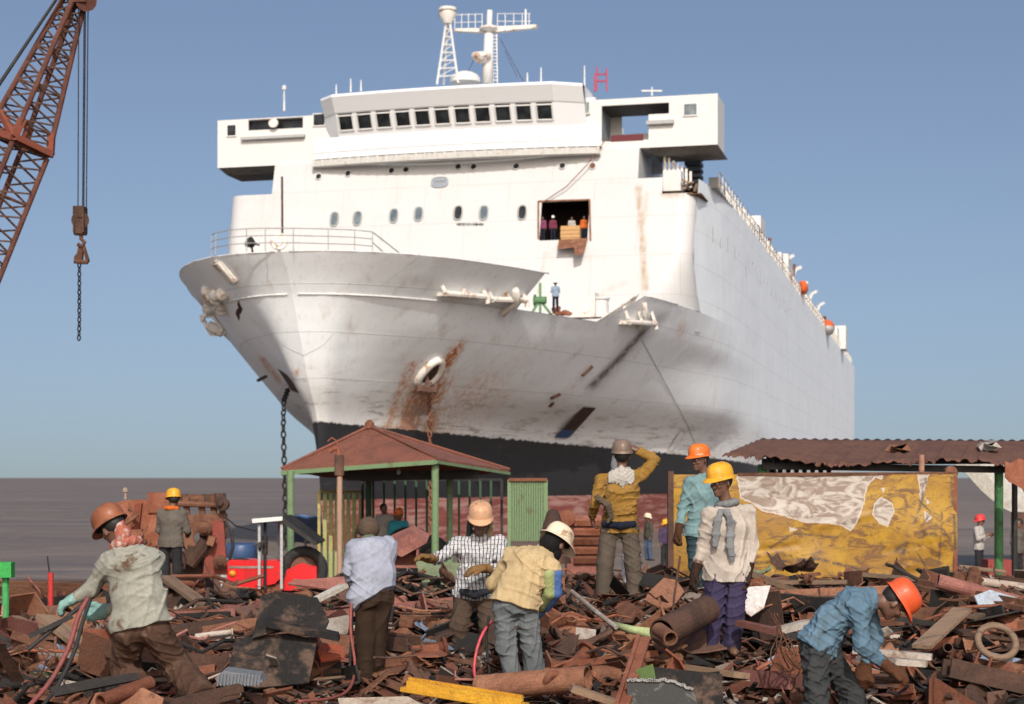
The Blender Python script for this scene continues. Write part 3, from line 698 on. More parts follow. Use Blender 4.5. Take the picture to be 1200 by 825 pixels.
# ---- fore deck fittings seen over the cut bulwark
ub(669, 342, 697, 372, 13.0, 1.2, M['whiterust'], 'deck_locker')
cy = MB(); p = W(12.2, *sv(704, 372, 12.2)); cy.lathe(p, (0, 0, 1), [(0, 0), (.48, 0), (.48, 1.05), (.56, 1.08), (.56, 1.2), (0, 1.3)], 16); cy.build('vent_pipe', M['white'], ship, autosmooth=40)
wn = MB(); c = W(17.5, *sv(633, 352, 17.5)); ax = W(0, 1, 0) - W(0, 0, 0); wn.tube([c - ax * .35, c + ax * .35], .22, 12); wn.lathe(c - ax * .35, ax, [(0, 0), (.36, 0), (.36, .08), (.2, .08)], 14); wn.bar(c + Vector((0, 0, -.9)), c + Vector((0, 0, 1.0)), .15); wn.bar(c + Vector((-.6, 0, -.9)), c, .14); wn.bar(c + Vector((.7, 0, -.9)), c, .14)
wn.build('winch', M['green'], ship)
hp = MB(); rr = random.Random(9)
for k in range(8): a = sv(rr.uniform(650, 668), rr.uniform(366, 369), 15); hp.bar(W(15, *a), W(15 + rr.uniform(-.5, .5), a[0] + rr.uniform(-.7, .7), a[1] + rr.uniform(0, .4)), .25, .15)
hp.build('deck_gear', M['rust_red'], ship)
# bent plate where the bulwark starts again
bp = MB(); bp.prism([W(13.4, hb(13.4, 9.3) - .3, 9.3), W(10.2, hb(10.2, 9.3) - .3, 9.3), W(10.0, hb(10, 11.2) - .3, 11.35), W(12.6, hb(12.6, 10) - .5, 9.8)], W(0, -.08, 0) - W(0, 0, 0)); bp.build('bulwark_plate', M['whiterust'], ship)
# ---- fore deck railing
fr_ = MB(); pts = []
uu = [(33.6, -3.6), (33.9, -2), (34, 0), (33.7, 2.5), (33.0, 4.3), (32, 5.6)]
def edgept(x, zc):
    return None
rail_px = [(247, 299), (252, 297), (268, 294), (288, 292.5), (310, 292), (343, 292), (384, 293), (415, 294), (436, 296)]
base = []
for x, y in rail_px:
    Y = 11.25 * F / (HY - y); base.append(Vector(((x - CX) * Y / F, Y + .25, CZ + 11.2)))
for p in base: fr_.bar(p, p + Vector((0, 0, 1.12)), .045)
for hh in (.4, .76, 1.12): fr_.tube([p + Vector((0, 0, hh)) for p in base], .026, 5)
e_ = base[-1]; Y = 11.25 * F / (HY - 301); q = Vector(((474 - CX) * Y / F, Y, CZ + 11.25))
fr_.bar(e_ + Vector((0, 0, 1.12)), q, .05); fr_.bar(e_ + Vector((0, 0, .6)), e_.lerp(q, .45), .04)
fr_.build('bow_railing', worn('rail_grey', (.3, .3, .3), (.2, .16, .13)), ship)
ps = MB(); p = at(331, 292, 86.3); ps.tube([p, at(330.5, 207, 86.3)], .06, 6); ps.build('jackstaff', M['rust_dark'], ship)
pd = MB(); p = at(327, 283, 85.5); pd.lathe(p, (0, -1, .1), [(.42, -.05), (.46, .0), (.4, .06), (.25, .04), (.22, .1), (0, .1)], 16); pd.bar(p, p + Vector((0, .1, -.6)), .12); pd.build('bell_bracket', M['whiterust'], ship, autosmooth=40)
pd = MB(); p = at(294, 285, 86.6); pd.lathe(p, (-.6, -.7, .4), [(0, -.2), (.2, -.15), (.3, .15), (0, .1)], 12); pd.bar(p, p + Vector((.1, 0, -.5)), .1); pd.bar(p, p + Vector((.45, 0, -.1)), .08); pd.build('floodlight', M['black'], ship)
# ---- fairleads and other fittings on the bow plates
def inside(p):
    dx, dy = p.x - SX, p.y - SY0; u = -SSN * dx - SCY * dy; v = SCY * dx - SSN * dy; z = p.z - CZ
    if z > 11.3: return False
    zc = min(z, 11.19); return u < stem(zc) and abs(v) < hb(u, zc, 1 if v > 0 else -1)
def hullpt(px, py, off=.0):
    """plate point under a photo pixel: march the ray until it is inside the hull"""
    Y = 80.0
    while Y < 150 and not inside(at(px, py, Y)): Y += .7
    a, b_ = Y - .7, Y
    for _ in range(8):
        m = (a + b_) / 2
        if inside(at(px, py, m)): b_ = m
        else: a = m
    return at(px, py, b_ - off)
def hullpath(pts, off=.1, n=8):
    out = []
    for (ax, ay), (bx, by) in zip(pts, pts[1:]):
        for k in range(n): out.append(hullpt(ax + (bx - ax) * k / n, ay + (by - ay) * k / n, off))
    return out
def fairlead(a, b_, rise=10, hang=True):
    """roller fairlead between two photo pixels: shelf, two cheeks and a top bar"""
    m = MB(); A = hullpt(*a); B_ = hullpt(*b_); dv = (B_ - A).normalized(); out = Vector((-dv.y, dv.x, 0)); out = out if out.y < 0 else -out; out.normalize()
    o1 = out * .75; up = Vector((0, 0, rise * A.y / F))
    m.bar(A + o1 * .5, B_ + o1 * .5, .8, .2); m.tube([A + o1 * .9, B_ + o1 * .9], .16, 8)
    for t_ in (0, .5, 1):
        p = A.lerp(B_, t_); m.bar(p + o1 * .9, p + o1 * .45 + up, .16, .14); m.bar(p - out * .1, p + o1 * .45 + up, .14, .1)
    m.bar(A + o1 * .45 + up, B_ + o1 * .45 + up, .14, .12)
    if hang: m.tube([B_ + o1 * .9, B_ + o1 * .8 + Vector((.1, 0, -.35))], .14, 8)
    return m.build('fairlead', M['whiterust'], ship)
fairlead((512, 345), (560, 349), 11); fairlead((566, 352), (606, 353), 12); fairlead((726, 378), (757, 380), 18)
ar = MB(); ar.tube([hullpt(588, 369, .5), hullpt(607, 352, 1.1), hullpt(604, 340, 1.0)], .2, 8); ar.build('davit_arm', M['whiterust'], ship, smooth=True)
ar = MB(); ar.tube([hullpt(748, 386, .5), hullpt(757, 372, 1.0), hullpt(755, 356, .9)], .17, 8); ar.build('davit_arm', M['whiterust'], ship, smooth=True)
# port bow mooring cluster
fairlead((250, 309), (270, 331), 4, False)
rr = random.Random(2)
for k in range(12):
    pc = MB(); p = hullpt(rr.uniform(234, 262), rr.uniform(338, 364), .3); pc.lathe(p, (rr.uniform(-.6, .6), -1, rr.uniform(-.3, .3)), [(.0, .4), (.28, .35), (.36, .1), (.3, -.2), (0, -.3)], 10)
    pc.bar(p, p + Vector((rr.uniform(-.8, .8), .1, rr.uniform(-.8, .8))), .15); pc.build('mooring_roller', M['whiterust'], ship, smooth=True)
pc = MB(); hp0 = hullpt(262, 384); a, b_, c = at(236, 371, hp0.y + .6), at(247, 391, hp0.y + .4), at(264, 391, hp0.y)
pc.bar(a, b_, .2); pc.bar(b_, c, .25); pc.bar(a, at(249, 370, hp0.y), .2); pc.bar(at(249, 370, hp0.y), c, .2); pc.bar(a.lerp(b_, .5), at(258, 381, hp0.y), .16); pc.tube([at(244, 381, hp0.y), at(261, 390, hp0.y)], .3, 8); pc.build('mooring_bracket', M['whiterust'], ship)
for pts in (((279, 352), (276, 368), (280, 376), (284, 362)), ((325, 432), (342, 458), (351, 461), (337, 440))):
    m = MB(); m.prism([hullpt(x, y, .06) for x, y in pts], (0, .04, 0)); m.build('hull_scar', M['rust_dark'], ship)
m = MB(); m.bar(at(302, 446, 93.5), at(312, 441, 93), .14); m.build('fender_stub', M['black'], ship)
# hawse pipe with white lip
hz = MB(); c = hullpt(502, 438, .1); ta = hullpt(510, 438) - hullpt(494, 438); tb = hullpt(502, 430) - hullpt(502, 446); nrm = ta.cross(tb).normalized(); nrm = nrm if nrm.y < 0 else -nrm; c = c + nrm * .08
x_ = nrm.cross(Vector((0, 0, 1))).normalized(); y_ = x_.cross(nrm)
rp = [c + x_ * (math.cos(a) * .62) + y_ * (math.sin(a) * .9 * (1.0 + .25 * math.cos(a - 1))) for a in np.linspace(0, 2 * math.pi, 26)[:-1]]
hz.tube(rp, .24, 10, closed=True); ho = hz.build('hawse_pipe', M['whiterust'], ship, smooth=True)
hz = MB(); hz.prism([p + nrm * .03 for p in rp], nrm * .06); hz.build('pipe_mouth', M['rust_dark'], ho)
an = MB(); an.bar(c + Vector((-.45, -.25, -.75)), c + Vector((.25, -.3, -.85)), .22, .3); an.bar(c + Vector((-.1, -.1, -.1)), c + Vector((-.1, -.3, -.95)), .2); an.lathe(c + Vector((-.5, -.3, -.9)), (-.3, -.1, 1), [(0, -.1), (.2, 0), (.12, .3), (0, .55)], 8); an.lathe(c + Vector((.3, -.3, -.95)), (.3, -.1, 1), [(0, -.1), (.2, 0), (.12, .3), (0, .5)], 8); an.build('anchor', M['rust_dark'], ho)
m = MB(); m.prism([hullpt(x, y, .06) for x, y in ((652, 511), (667, 512), (698, 478), (684, 477))], Vector((.02, -.1, -.03))); m.mat(1).prism([hullpt(x, y, .2) for x, y in ((650, 512), (665, 513), (684, 492), (671, 491))], Vector((.02, -.1, -.03)))
m.build('side_hatch', [M['rust_dark'], worn('blue_hatch', (.025, .06, .16), (.05, .08, .14))], ship)
for a, b_ in (((784, 531), (799, 506)), ((819, 388), (828, 362))):
    m = MB(); m.prism([hullpt(x, y, .08) for x, y in ((a[0] - 4, a[1]), (a[0] + 1, a[1] + 1), (b_[0] + 2, b_[1] + 1), (b_[0] - 2, b_[1]))], (0, -.08, 0)); m.build('scuff_plate', M['white'], ship)
for pts in (((682, 440), (688, 435), (697, 426)), ((644, 476), (650, 470)), ((656, 462), (640, 469))):
    m = MB(); m.tube(hullpath(pts, .1, 3), .12, 6); m.build('hull_bracket', M['rust_dark'], ship)
rp_ = MB(); rp_.tube(hullpath([(752, 398), (775, 440), (806, 498), (818, 530)], .08), .018, 5); rp_.build('hanging_rope', M['grey'], ship)
rp_ = MB(); rp_.tube([fp(711, 165, .4), fp(690, 195, .6), fp(665, 220, .4), fp(636, 238, .2)], .035, 5); rp_.build('hanging_rope', M['rust'], ship)
# ---- ports and fittings along the starboard side
rr = random.Random(12)
MSC = worn('scupper_grey', (.3, .31, .33), (.2, .17, .15))
for k in range(20):
    u = -4.5 - k * 3.1 - 1.5 * rr.random(); z0 = 17.6 + rr.uniform(-.5, .2); v = hb(max(u, -60), 11.2) + .015
    m = MB(); sbox(m, u - .1, u + .1, v - .03, v + .015, z0 - rr.uniform(.25, 1.5), z0); m.build('scupper', MSC, ship)
for k in range(46):
    u = -6 - k * 3.3; hgt = .9 + .5 * rr.random()
    m = MB(); m2 = rr.choice(['white', 'whiterust', 'whiterust', 'grey'])
    sbox(m, u - rr.uniform(.4, 1.5), u, 15.9, 16.7, 20.2, 20.2 + hgt); m.build('deck_vent', M[m2], ship)
for (u, z1, dv) in ((-34, 22.6, 1.2), (-62, 22.9, 1.4), (-150, 23, 1.5)): ub_ = MB(); sbox(ub_, u - 4, u, 14.6, 16.75, 20.2, z1); ub_.build('deckhouse', M['white'], ship)
rl = MB()
for k in range(100): rl.bar(W(-5 - k * 1.9, 16.78, 20.2), W(-5 - k * 1.9, 16.78, 21.3), .06)
for hh in (20.75, 21.3): rl.tube([W(-5, 16.78, hh), W(-195, 16.78, hh)], .035, 5)
rl.build('side_railing', M['whiterust'], ship)
def side_at(px, v=16.8):
    k = (px - CX) / F; return -((k * (SY0 - SSN * v) - SX - SCY * v) / (SSN - k * SCY))
def davit(px):
    u = side_at(px); m = MB(); m.bar(W(u, 15.8, 20.2), W(u - .6, 16.5, 22.5), .35, .3); m.bar(W(u - .6, 16.5, 22.5), W(u - 1.2, 17.1, 22.9), .3, .3); m.bar(W(u - 1.5, 15.5, 20.2), W(u, 16.4, 21.6), .2); m.build('davit', M['white'], ship)
for px in (925, 934, 953, 962): davit(px)
ub_ = MB(); u = side_at(985); sbox(ub_, u - 6, u, 15.5, 17.6, 20.2, 23.8); ub_.build('stern_house', M['white'], ship)
for px, lab in ((940, 'small orange covered lifeboat under the nearer davit arm on the side of the white ship'), (969, 'orange and white lifeboat hanging lower and farther aft on the side of the white ship')):
    u = side_at(px); zc = 21.3 if px < 950 else 20.6; v = 16.9
    t_ = thing('lifeboat', lab, 'lifeboat', W(u, v, zc - 1.6), R(-14), 'lifeboats on the white ship')
    L_ = 1.6 if px < 950 else 3.4
    def sec(s_, top):
        wv_ = (.55 if px < 950 else .95) * (1 - abs(s_) ** 2.6) ** .6 + .02; pts = []
        for a in np.linspace(0, math.pi, 9): pts.append(W(u + s_ * L_, v + wv_ * math.cos(a), zc + ((.75 if px < 950 else 1.0) * (1 if top else -1)) * math.sin(a) * (1 - abs(s_) ** 4 * .5)))
        return pts
    m = MB(); m.grid([sec(s_, False) for s_ in np.linspace(-1, 1, 13)]); m.build('boat_hull', M['white' if px > 950 else 'orange_boat'], t_, smooth=True)
    m = MB(); m.grid([sec(s_, True) for s_ in np.linspace(-1, 1, 13)]); m.build('boat_canopy', M['orange_boat'], t_, smooth=True)
rr = random.Random(66)
for k in range(16):
    u = side_at(rr.uniform(900, 992)); m = MB(); hgt = rr.uniform(.6, 2.0)
    if k % 3: sbox(m, u - rr.uniform(.5, 2.5), u, 15.6, 16.7, 20.2, 20.2 + hgt)
    else: m.tube([W(u, 16.2, 20.2), W(u - rr.uniform(-1, 1), 16.5, 20.2 + hgt * 1.6)], .16, 8)
    m.build('deck_gear', M[rr.choice(['white', 'whiterust', 'whiterust', 'rust', 'orange_boat' if k in (4, 9) else 'grey'])], ship)
# ---- anchor chains hang from the bow
def chain(pts, link_len, r, name, label, mat):
    P = [Vector(p) for p in pts]; L = [0]
    for a, b_ in zip(P, P[1:]): L.append(L[-1] + (b_ - a).length)
    m = MB(); s_ = 0; k = 0
    def pos(s_):
        for i in range(len(P) - 1):
            if s_ <= L[i + 1]: return P[i].lerp(P[i + 1], (s_ - L[i]) / (L[i + 1] - L[i]))
        return P[-1]
    while s_ + link_len < L[-1]:
        a = pos(s_); b_ = pos(s_ + link_len); d_ = (b_ - a).normalized(); x = d_.cross(Vector((.3, 1, .1))).normalized(); y = d_.cross(x)
        if k % 2: x = y
        c = (a + b_) / 2; hl = link_len * .62; hw = link_len * .36
        m.tube([c + d_ * math.sin(g) * hl + x * math.cos(g) * hw for g in np.linspace(0, 2 * math.pi, 11)[:-1]], r, 5, closed=True)
        s_ += link_len; k += 1
    o = m.build(name, mat, smooth=True); tag(o, label, 'chain'); return o
chain([hullpt(338, 455, .1), at(332.5, 470, 92), at(332, 500, 91), at(334, 575, 91), at(336, 660, 91)],.34, .05, 'anchor_chain', 'dark anchor chain hanging from the left bow of the ship beside the red roofed shelter', M['steel_dark'])
chain([hullpt(504, 448, .5), at(503, 480, 95.5), at(504, 530, 95.5), at(505, 640, 95.5)],.3, .045, 'anchor_chain', 'rusty anchor chain hanging from the rust streaked hawse pipe behind the shelter roof', M['rust'])

# ================================================================== the crane boom
CY = 33.0
crane = thing('lattice_crane', 'rust red lattice boom crane at the left edge with hoist ropes', 'crane', (at(-420, 560, CY).x, CY, gz(-17, CY)), 0)
cr = M['craned'] = rusty('crane_red_oxide', (.085, .032, .023), (.12, .05, .034), (.035, .022, .018), vary=.05)
def cp(px, py, dy=0): return at(px, py, CY + dy)
head = cp(96, -22); mid = cp(22, 166); low = cp(-150, 590)
ax = (low - head).normalized(); e2 = ax.cross(Vector((0, 1, 0))).normalized(); e1 = ax.cross(e2)
th = R(36)
d1 = e2 * math.cos(th) + e1 * math.sin(th); d2 = -e2 * math.sin(th) + e1 * math.cos(th)
def ring(c, a): return [c + (d1 * s1 + d2 * s2) * a for s1, s2 in ((1, 1), (1, -1), (-1, -1), (-1, 1))]
def lattice(c0, a0, c1, a1, n, rch, rlace):
    ch = MB(); R0, R1 = ring(c0, a0), ring(c1, a1)
    for p, q in zip(R0, R1): ch.tube([p, q], rch, 8)
    ch.build('chord', cr, crane)
    lc = MB()
    for k in range(n):
        A = [p.lerp(q, k / n) for p, q in zip(R0, R1)]; B_ = [p.lerp(q, (k + 1) / n) for p, q in zip(R0, R1)]; m_ = [p.lerp(q, (k + .5) / n) for p, q in zip(R0, R1)]
        for j in range(4):
            jj = (j + 1) % 4
            lc.bar(A[j], m_[jj], rlace); lc.bar(m_[jj], B_[j], rlace)
            if k % 2 == 0: lc.bar(A[j], A[jj], rlace)
    lc.build('lacing', M['rust_dark'] if n > 0 else cr, crane)
lattice(head, .1, mid, .43, 9, .055, .03)
lattice(mid.lerp(low, .012), .43, low, .46, 15, .055, .032)
fr2 = MB(); R0 = ring(mid, .45)
for j in range(4): fr2.bar(R0[j], R0[(j + 1) % 4], .16, .12)
R1_ = ring(mid.lerp(head, .12), .36)
for j in range(4): fr2.bar(R0[j], R1_[j], .13, .13)
fr2.bar(R0[0], R1_[3], .12); fr2.build('boom_joint', rusty('crane_bright_red', (.18, .045, .027), (.15, .055, .034), (.06, .028, .02)), crane)
hd = MB(); hd.tube([cp(88, -20, -.3), cp(88, -20, .3)], .3, 16); hd.tube([cp(101, 1, -.2), cp(101, 1, .2)], .2, 14); hd.box(cp(95, -9), (.3, .5, .5)); hd.build('boom_head', cr, crane)
rp = MB()
for x, dy in ((91.5, -.1), (98, .0), (99.5, .12), (102.5, .05)): rp.tube([cp(x + .8, -2, dy), cp(x - 1.2 if x > 95 else x, 245, dy)], .012, 5)
rp.build('hoist_rope', M['black'], crane)
rp = MB(); rp.tube([cp(72, -10, .2), cp(-220, 420, .2)], .03, 5); rp.tube([cp(72, -10, -.25), cp(-215, 420, -.25)], .03, 5); rp.build('pendant_rope', M['black'], crane)
hk = MB()
hk.box(cp(94, 249), (.2, .26, .22)); hk.tube([cp(94, 258, -.1), cp(94, 258, .1)], .17, 14); hk.box(cp(94, 265), (.16, .2, .3)); hk.box(cp(94, 273), (.22, .16, .08)); hk.box(cp(88.5, 258), (.03, .3, .5)); hk.box(cp(99.5, 258), (.03, .3, .5))
ho = hk.build('hook_block', M['rust_dark'], crane)
hk = MB(); hk.tube([cp(95, 272), cp(95, 280), cp(99, 284), cp(96, 289), cp(91, 286)], .04, 7); hk.prism([cp(92, 286), cp(98, 286), cp(104, 305), cp(101, 309), cp(97, 292), cp(96, 306), cp(90, 307), cp(86, 307), cp(87, 300), cp(90, 297)], (0, .1, 0))
hk.tube([cp(87, 306, -.05), cp(95, 307, -.05), cp(103, 307, -.05)], .045, 7); hk.build('hook', M['rust'], ho)
chain([cp(93, 308, .02), cp(93, 375), cp(92.5, 399)], .088, .014, 'sling_chain', 'grey sling chain hanging from the crane hook against the sky', M['steel_dark'])
# the crane's house and tracks stand beyond the left edge of the picture
gx, gzz = -14.2, gz(-14.2, CY)
bd = MB(); bd.box((gx - 1.5, CY, gzz + 2.1), (4.4, 2.8, 1.9)); bd.box((gx + .2, CY - 1.0, gzz + 2.2), (1.2, 1.0, 1.9)); bd.box((gx - .8, CY, gzz + 1.0), (1.6, 1.6, .4)); bd.build('crane_house', cr, crane)
for dy in (-1.3, 1.3):
    tk = MB(); tk.prism([Vector((gx - 3 + x, CY + dy - .35, gzz + z)) for x, z in ((.3, 0), (4.3, 0), (4.7, .4), (4.3, .85), (.3, .85), (-.1, .4))], (0, .7, 0)); tk.build('track', M['rubber'], crane)
# ================================================================== shelters, walls and machines in the yard
def gat(px, Y): x = (px - CX) * Y / F; return Vector((x, Y, gz(x, Y)))
def cylp(m, px, py0, py1, Y, r, seg=10): m.tube([at(px, py0, Y), at(px, py1, Y)], r, seg); return m
# ---- red roofed shelter
near, left, right = at(511, 537, 34), at(330, 550, 35.5), at(597, 551, 37.5); back = left + right - near; apex = at(433, 501, 36.6)
sh = thing('shelter', 'open shelter with rusty red pyramid roof on pale green posts beneath the ship', 'shelter', gat(450, 36), 0)
cs = [left, near, right, back]; m = MB()
dz = Vector((0, 0, -.05))
for a, b in zip(cs, cs[1:] + cs[:1]):
    rows = []
    for i in range(9):
        t_ = i / 8; rows.append([a.lerp(apex, t_).lerp(b.lerp(apex, t_), j / 10) + Vector((0, 0, .012 * math.sin(j * 2.1 + i))) for j in range(11)])
    m.slab(rows, dz)
ro = m.build('roof', M['roofred'], sh)
m = MB()
for a in cs: m.tube([a + Vector((0, 0, .02)), apex + Vector((0, 0, .03))], .035, 6)
m.build('ridge_capping', M['roofred'], ro); m = MB(); m.lathe(apex, (0, 0, 1), [(.12, -.02), (.1, .1), (.04, .16), (0, .17)], 10); m.build('finial', M['rust_red'], ro)
m = MB(); m.bar(left + dz * 1.5, near + dz * 1.5, .07, .09); m.bar(near + dz * 1.5, right + dz * 1.5, .05, .06); m.build('gutter', M['palegreen'], sh)
m = MB(); m.bar(left.lerp(near, .3) + dz * 3 + Vector((.3, .8, -.05)), near.lerp(right, .55) + dz * 3 + Vector((0, .3, -.05)), .1, .2); m.build('roof_beam', M['black'], sh)
for px, Y, r, mm in ((340.5, 35.3, .075, 'palegreen'), (510, 34.2, .075, 'palegreen'), (527, 37.2, .07, 'palegreen'), (432, 38.6, .07, 'darkgreen')):
    m = MB(); g_ = gat(px, Y); m.tube([Vector((g_.x, Y, g_.z - .2)), Vector((g_.x, Y, (near.z if px == 510 else left.z) - .03))], r, 10); m.build('post', M[mm], sh)
lp = MB(); lp.tube([at(467, 545, 35.5), at(467, 551, 35.5)], .012, 5); lp.lathe(at(467, 552, 35.5), (0, 0, -1), [(0, -.05), (.05, 0), (.04, .06), (0, .08)], 8); lp.build('bulb', M['grey'], sh)
def bars(name, label, a, b, y0, y1, n, mat, Ya, Yb, r=.025, rail=(.0, 1.0), extra=None):
    t = thing(name, label, 'fence', gat((a + b) / 2, (Ya + Yb) / 2))
    m = MB()
    for f_ in rail: m.bar(at(a, y0 + (y1 - y0) * f_, Ya), at(b, y0 + (y1 - y0) * f_, Yb), .05, .06)
    m.bar(at(a, y0, Ya), at(a, y1, Ya), .06); m.bar(at(b, y0, Yb), at(b, y1, Yb), .06); m.build('fence_frame', mat[1], t)
    for k in range(1, n):
        f_ = k / n; m = MB(); Y = Ya + (Yb - Ya) * f_; x = a + (b - a) * f_; m.bar(at(x, y0, Y), at(x, y1, Y), r, r); m.build('fence_bar', mat[0], t)
    return t
bars('bar_fence', 'dark bar fence along the back of the red roofed shelter', 425, 588, 562, 668, 13, (M['darkgreen'], M['black']), 39, 38.5, .05)
bars('bar_fence', 'yellowish green bar fence panel behind the rusty pole at the left of the shelter', 374, 422, 576, 700, 7, (worn('yellow_green_paint', (.3, .33, .12), (.2, .2, .1)), worn('yellow_green_rail', (.36, .3, .1), (.2, .17, .09))), 36, 39, .08)
gt = thing('slatted_gate', 'pale green gate of narrow upright slats with a rusty top edge, right of the shelter', 'gate', gat(618, 33))
m = MB()
for k in range(15): x = 598.5 + k * 2.8; m.bar(at(x, 563, 33), at(x, 634, 33), .032, .03)
m.build('slats', M['palegreen'], gt)
m = MB(); m.box(at(618, 597, 33.06), (.68, .02, 1.2)); m.build('backing_plate', M['greenscrap'], gt)
m = MB(); m.bar(at(596, 562, 32.97), at(641, 562, 32.97), .07, .06); m.build('top_rail', M['rust_red'], gt)
m = MB()
for x in (596.5, 640): m.bar(at(x, 562, 33), at(x, 660, 33), .06, .05)
m.build('gate_frame', M['palegreen'], gt)
# ---- rusty pole with a bent pipe on top
t = thing('pole', 'rusty pale pole with dark sleeve and bent pipe top before the red roofed shelter', 'pole', gat(398, 30))
m = MB(); m.tube([gat(398, 30) - Vector((0, 0, .2)), at(398, 555, 30)], .05, 10); m.build('shaft', worn('pale_rusty_pole', (.34, .22, .16), (.2, .09, .05), scale=9, stretch=(1, 1, .4)), t)
m = MB(); m.tube([at(397.5, 557, 30), at(397.5, 533, 30)], .085, 12); m.build('sleeve', M['rust_dark'], t)
m = MB(); m.tube([at(397, 534, 30), at(396, 526, 30), at(391, 526, 30), at(386, 529, 30)], .04, 8); m.tube([at(396, 528, 30), at(395, 517, 30), at(389, 513, 30), at(384, 517, 30)], .014, 6); m.build('bent_pipe', M['rust_red'], t)
# ---- black tyre heap in the shade
for i, (x, y, rr_) in enumerate(((480, 648, .42), (503, 654, .34))):
    m = MB(); c = at(x, y, 37.4); m.tube([c + Vector((math.cos(a) * rr_, .1 * math.sin(a * 2), math.sin(a) * rr_)) for a in np.linspace(0, 6.283, 25)[:-1]], .17, 10, closed=True); o = m.build('tyre', M['rubber'], smooth=True)
    tag(o, ('larger old black tyre standing in the shade beneath the red roof', 'smaller old black tyre leaning beside the larger one beneath the red roof')[i], 'tyre', 'tyres in the shelter')
# ---- red tractor with a canopy
TY = 33
t = thing('tractor', 'bright red farm tractor with white and black canopy parked left of the shelter', 'tractor', gat(315, TY))
def pxbox(m, x0, y0, x1, y1, Y, dep, bev=0): 
    a = at(x0, y1, Y); b = at(x1, y0, Y); m.box(((a.x + b.x) / 2, Y + dep / 2, (a.z + b.z) / 2), (b.x - a.x, dep, b.z - a.z)); return m
m = MB(); m.prism([at(x, y, TY) for x, y in ((266, 689), (266, 660), (270, 656), (326, 657), (330, 661), (330, 676), (322, 684), (300, 689))], (0, .75, 0)); hood = m.build('hood', M['tractorred'], t)
m = MB(); pxbox(m, 268, 663.5, 320, 666, TY - .012, .01); m.build('stripe', M['pale'], hood)
m = MB(); pxbox(m, 259, 656, 266, 691, TY + .02, .7)
for k in range(6): pxbox(m, 258.4, 659 + k * 5.2, 265, 661 + k * 5.2, TY - .01, .02)
m.build('grille', M['grey'], t)
m = MB(); m.lathe(at(272.5, 672, TY), (0, -1, 0), [(0, -.02), (.065, -.02), (.06, .03), (0, .045)], 12); m.build('headlight', worn('amber_lamp', (.75, .3, .03), (.6, .25, .03), rough=.2), t, smooth=True)
m = MB(); pxbox(m, 276, 684, 330, 704, TY + .1, .5); m.build('engine', M['rust_red'], t)
m = MB(); m.tube([at(310.5, 692, TY - .05), at(310.5, 606, TY - .05)], .03, 8); m.tube([at(310.5, 650, TY - .05), at(310.5, 628, TY - .05)], .055, 10); m.build('exhaust', M['black'], t)
m = MB(); m.prism([at(x, y, TY + .2) for x, y in ((330, 692), (336, 668), (352, 660), (371, 664), (371, 692))], (0, .9, 0)); m.build('fender', M['tractorred'], t)
m = MB(); m.prism([at(x, y, TY - .3) for x, y in ((295, 608), (330, 605), (372, 636), (368, 639), (330, 612), (297, 613))], (0, 1.5, 0)); m.build('canopy', M['black'], t)
m = MB(); m.prism([at(x, y, TY - .33) for x, y in ((295, 608), (331, 605), (331, 610), (296, 613))], (0, .03, 0)); m.build('canopy_edge', M['white'], t)
for x, y0, dy in ((304, 612, -.2), (330, 612, -.2), (327, 612, 1.0), (358, 632, 1.0)):
    m = MB(); m.bar(at(x, y0, TY + dy), at(x, 690, TY + dy), .05); m.build('canopy_post', M['grey'], t)
for x, dy in ((282, .1), (356, .35)):
    r_ = .34 if x == 282 else .46; c = gat(x, TY + dy) + Vector((0, 0, r_)); w_ = MB(); w_.tube([c + Vector((math.cos(a) * r_ * .8, 0, math.sin(a) * r_ * .8)) for a in np.linspace(0, 6.283, 25)[:-1]], r_ * .24, 10, closed=True); wo_ = w_.build('wheel', M['rubber'], t, smooth=True)
    w_ = MB(); w_.lathe(c, (0, -1, 0), [(0, -.05), (r_ * .62, -.05), (r_ * .62, .03), (r_ * .2, .06), (0, .06)], 18); w_.build('rim', M['rust_dark'], wo_)
m = MB(); m.lathe(at(303, 640, TY - .25), (1, 0, 0), [(0, 0), (.08, .0), (.08, .05), (0, .06)], 10); m.bar(at(297, 640, TY - .25), at(310, 634, TY - .25), .03); m.build('mirror', M['black'], t)
# blue tarpaulin behind the tractor
m = MB(); rows = [[at(335 + i * 5 + j * .3, 604 + j * 4 + 1.2 * math.sin(i * 1.3 + j), 36 + .15 * j) for i in range(9)] for j in range(9)]; m.slab(rows, (0, .02, 0)); tag(m.build('tarpaulin', M['bluetarp'], smooth=True), 'faded blue tarpaulin draped behind the canopy of the red tractor', 'tarpaulin')
m = MB(); c = gat(283, 36); m.lathe(Vector((c.x, 36, c.z)), (0, 0, 1), [(0, 0), (.33, 0), (.34, .05), (.32, .3), (.34, .33), (.32, .6), (.34, .64), (.33, .9), (.3, .95), (.3, .9), (0, .9)], 20); tag(m.build('barrel', worn('blue_barrel', (.04, .08, .18), (.05, .07, .12), rough=.4), smooth=True), 'blue barrel standing behind the hood of the red tractor', 'barrel')
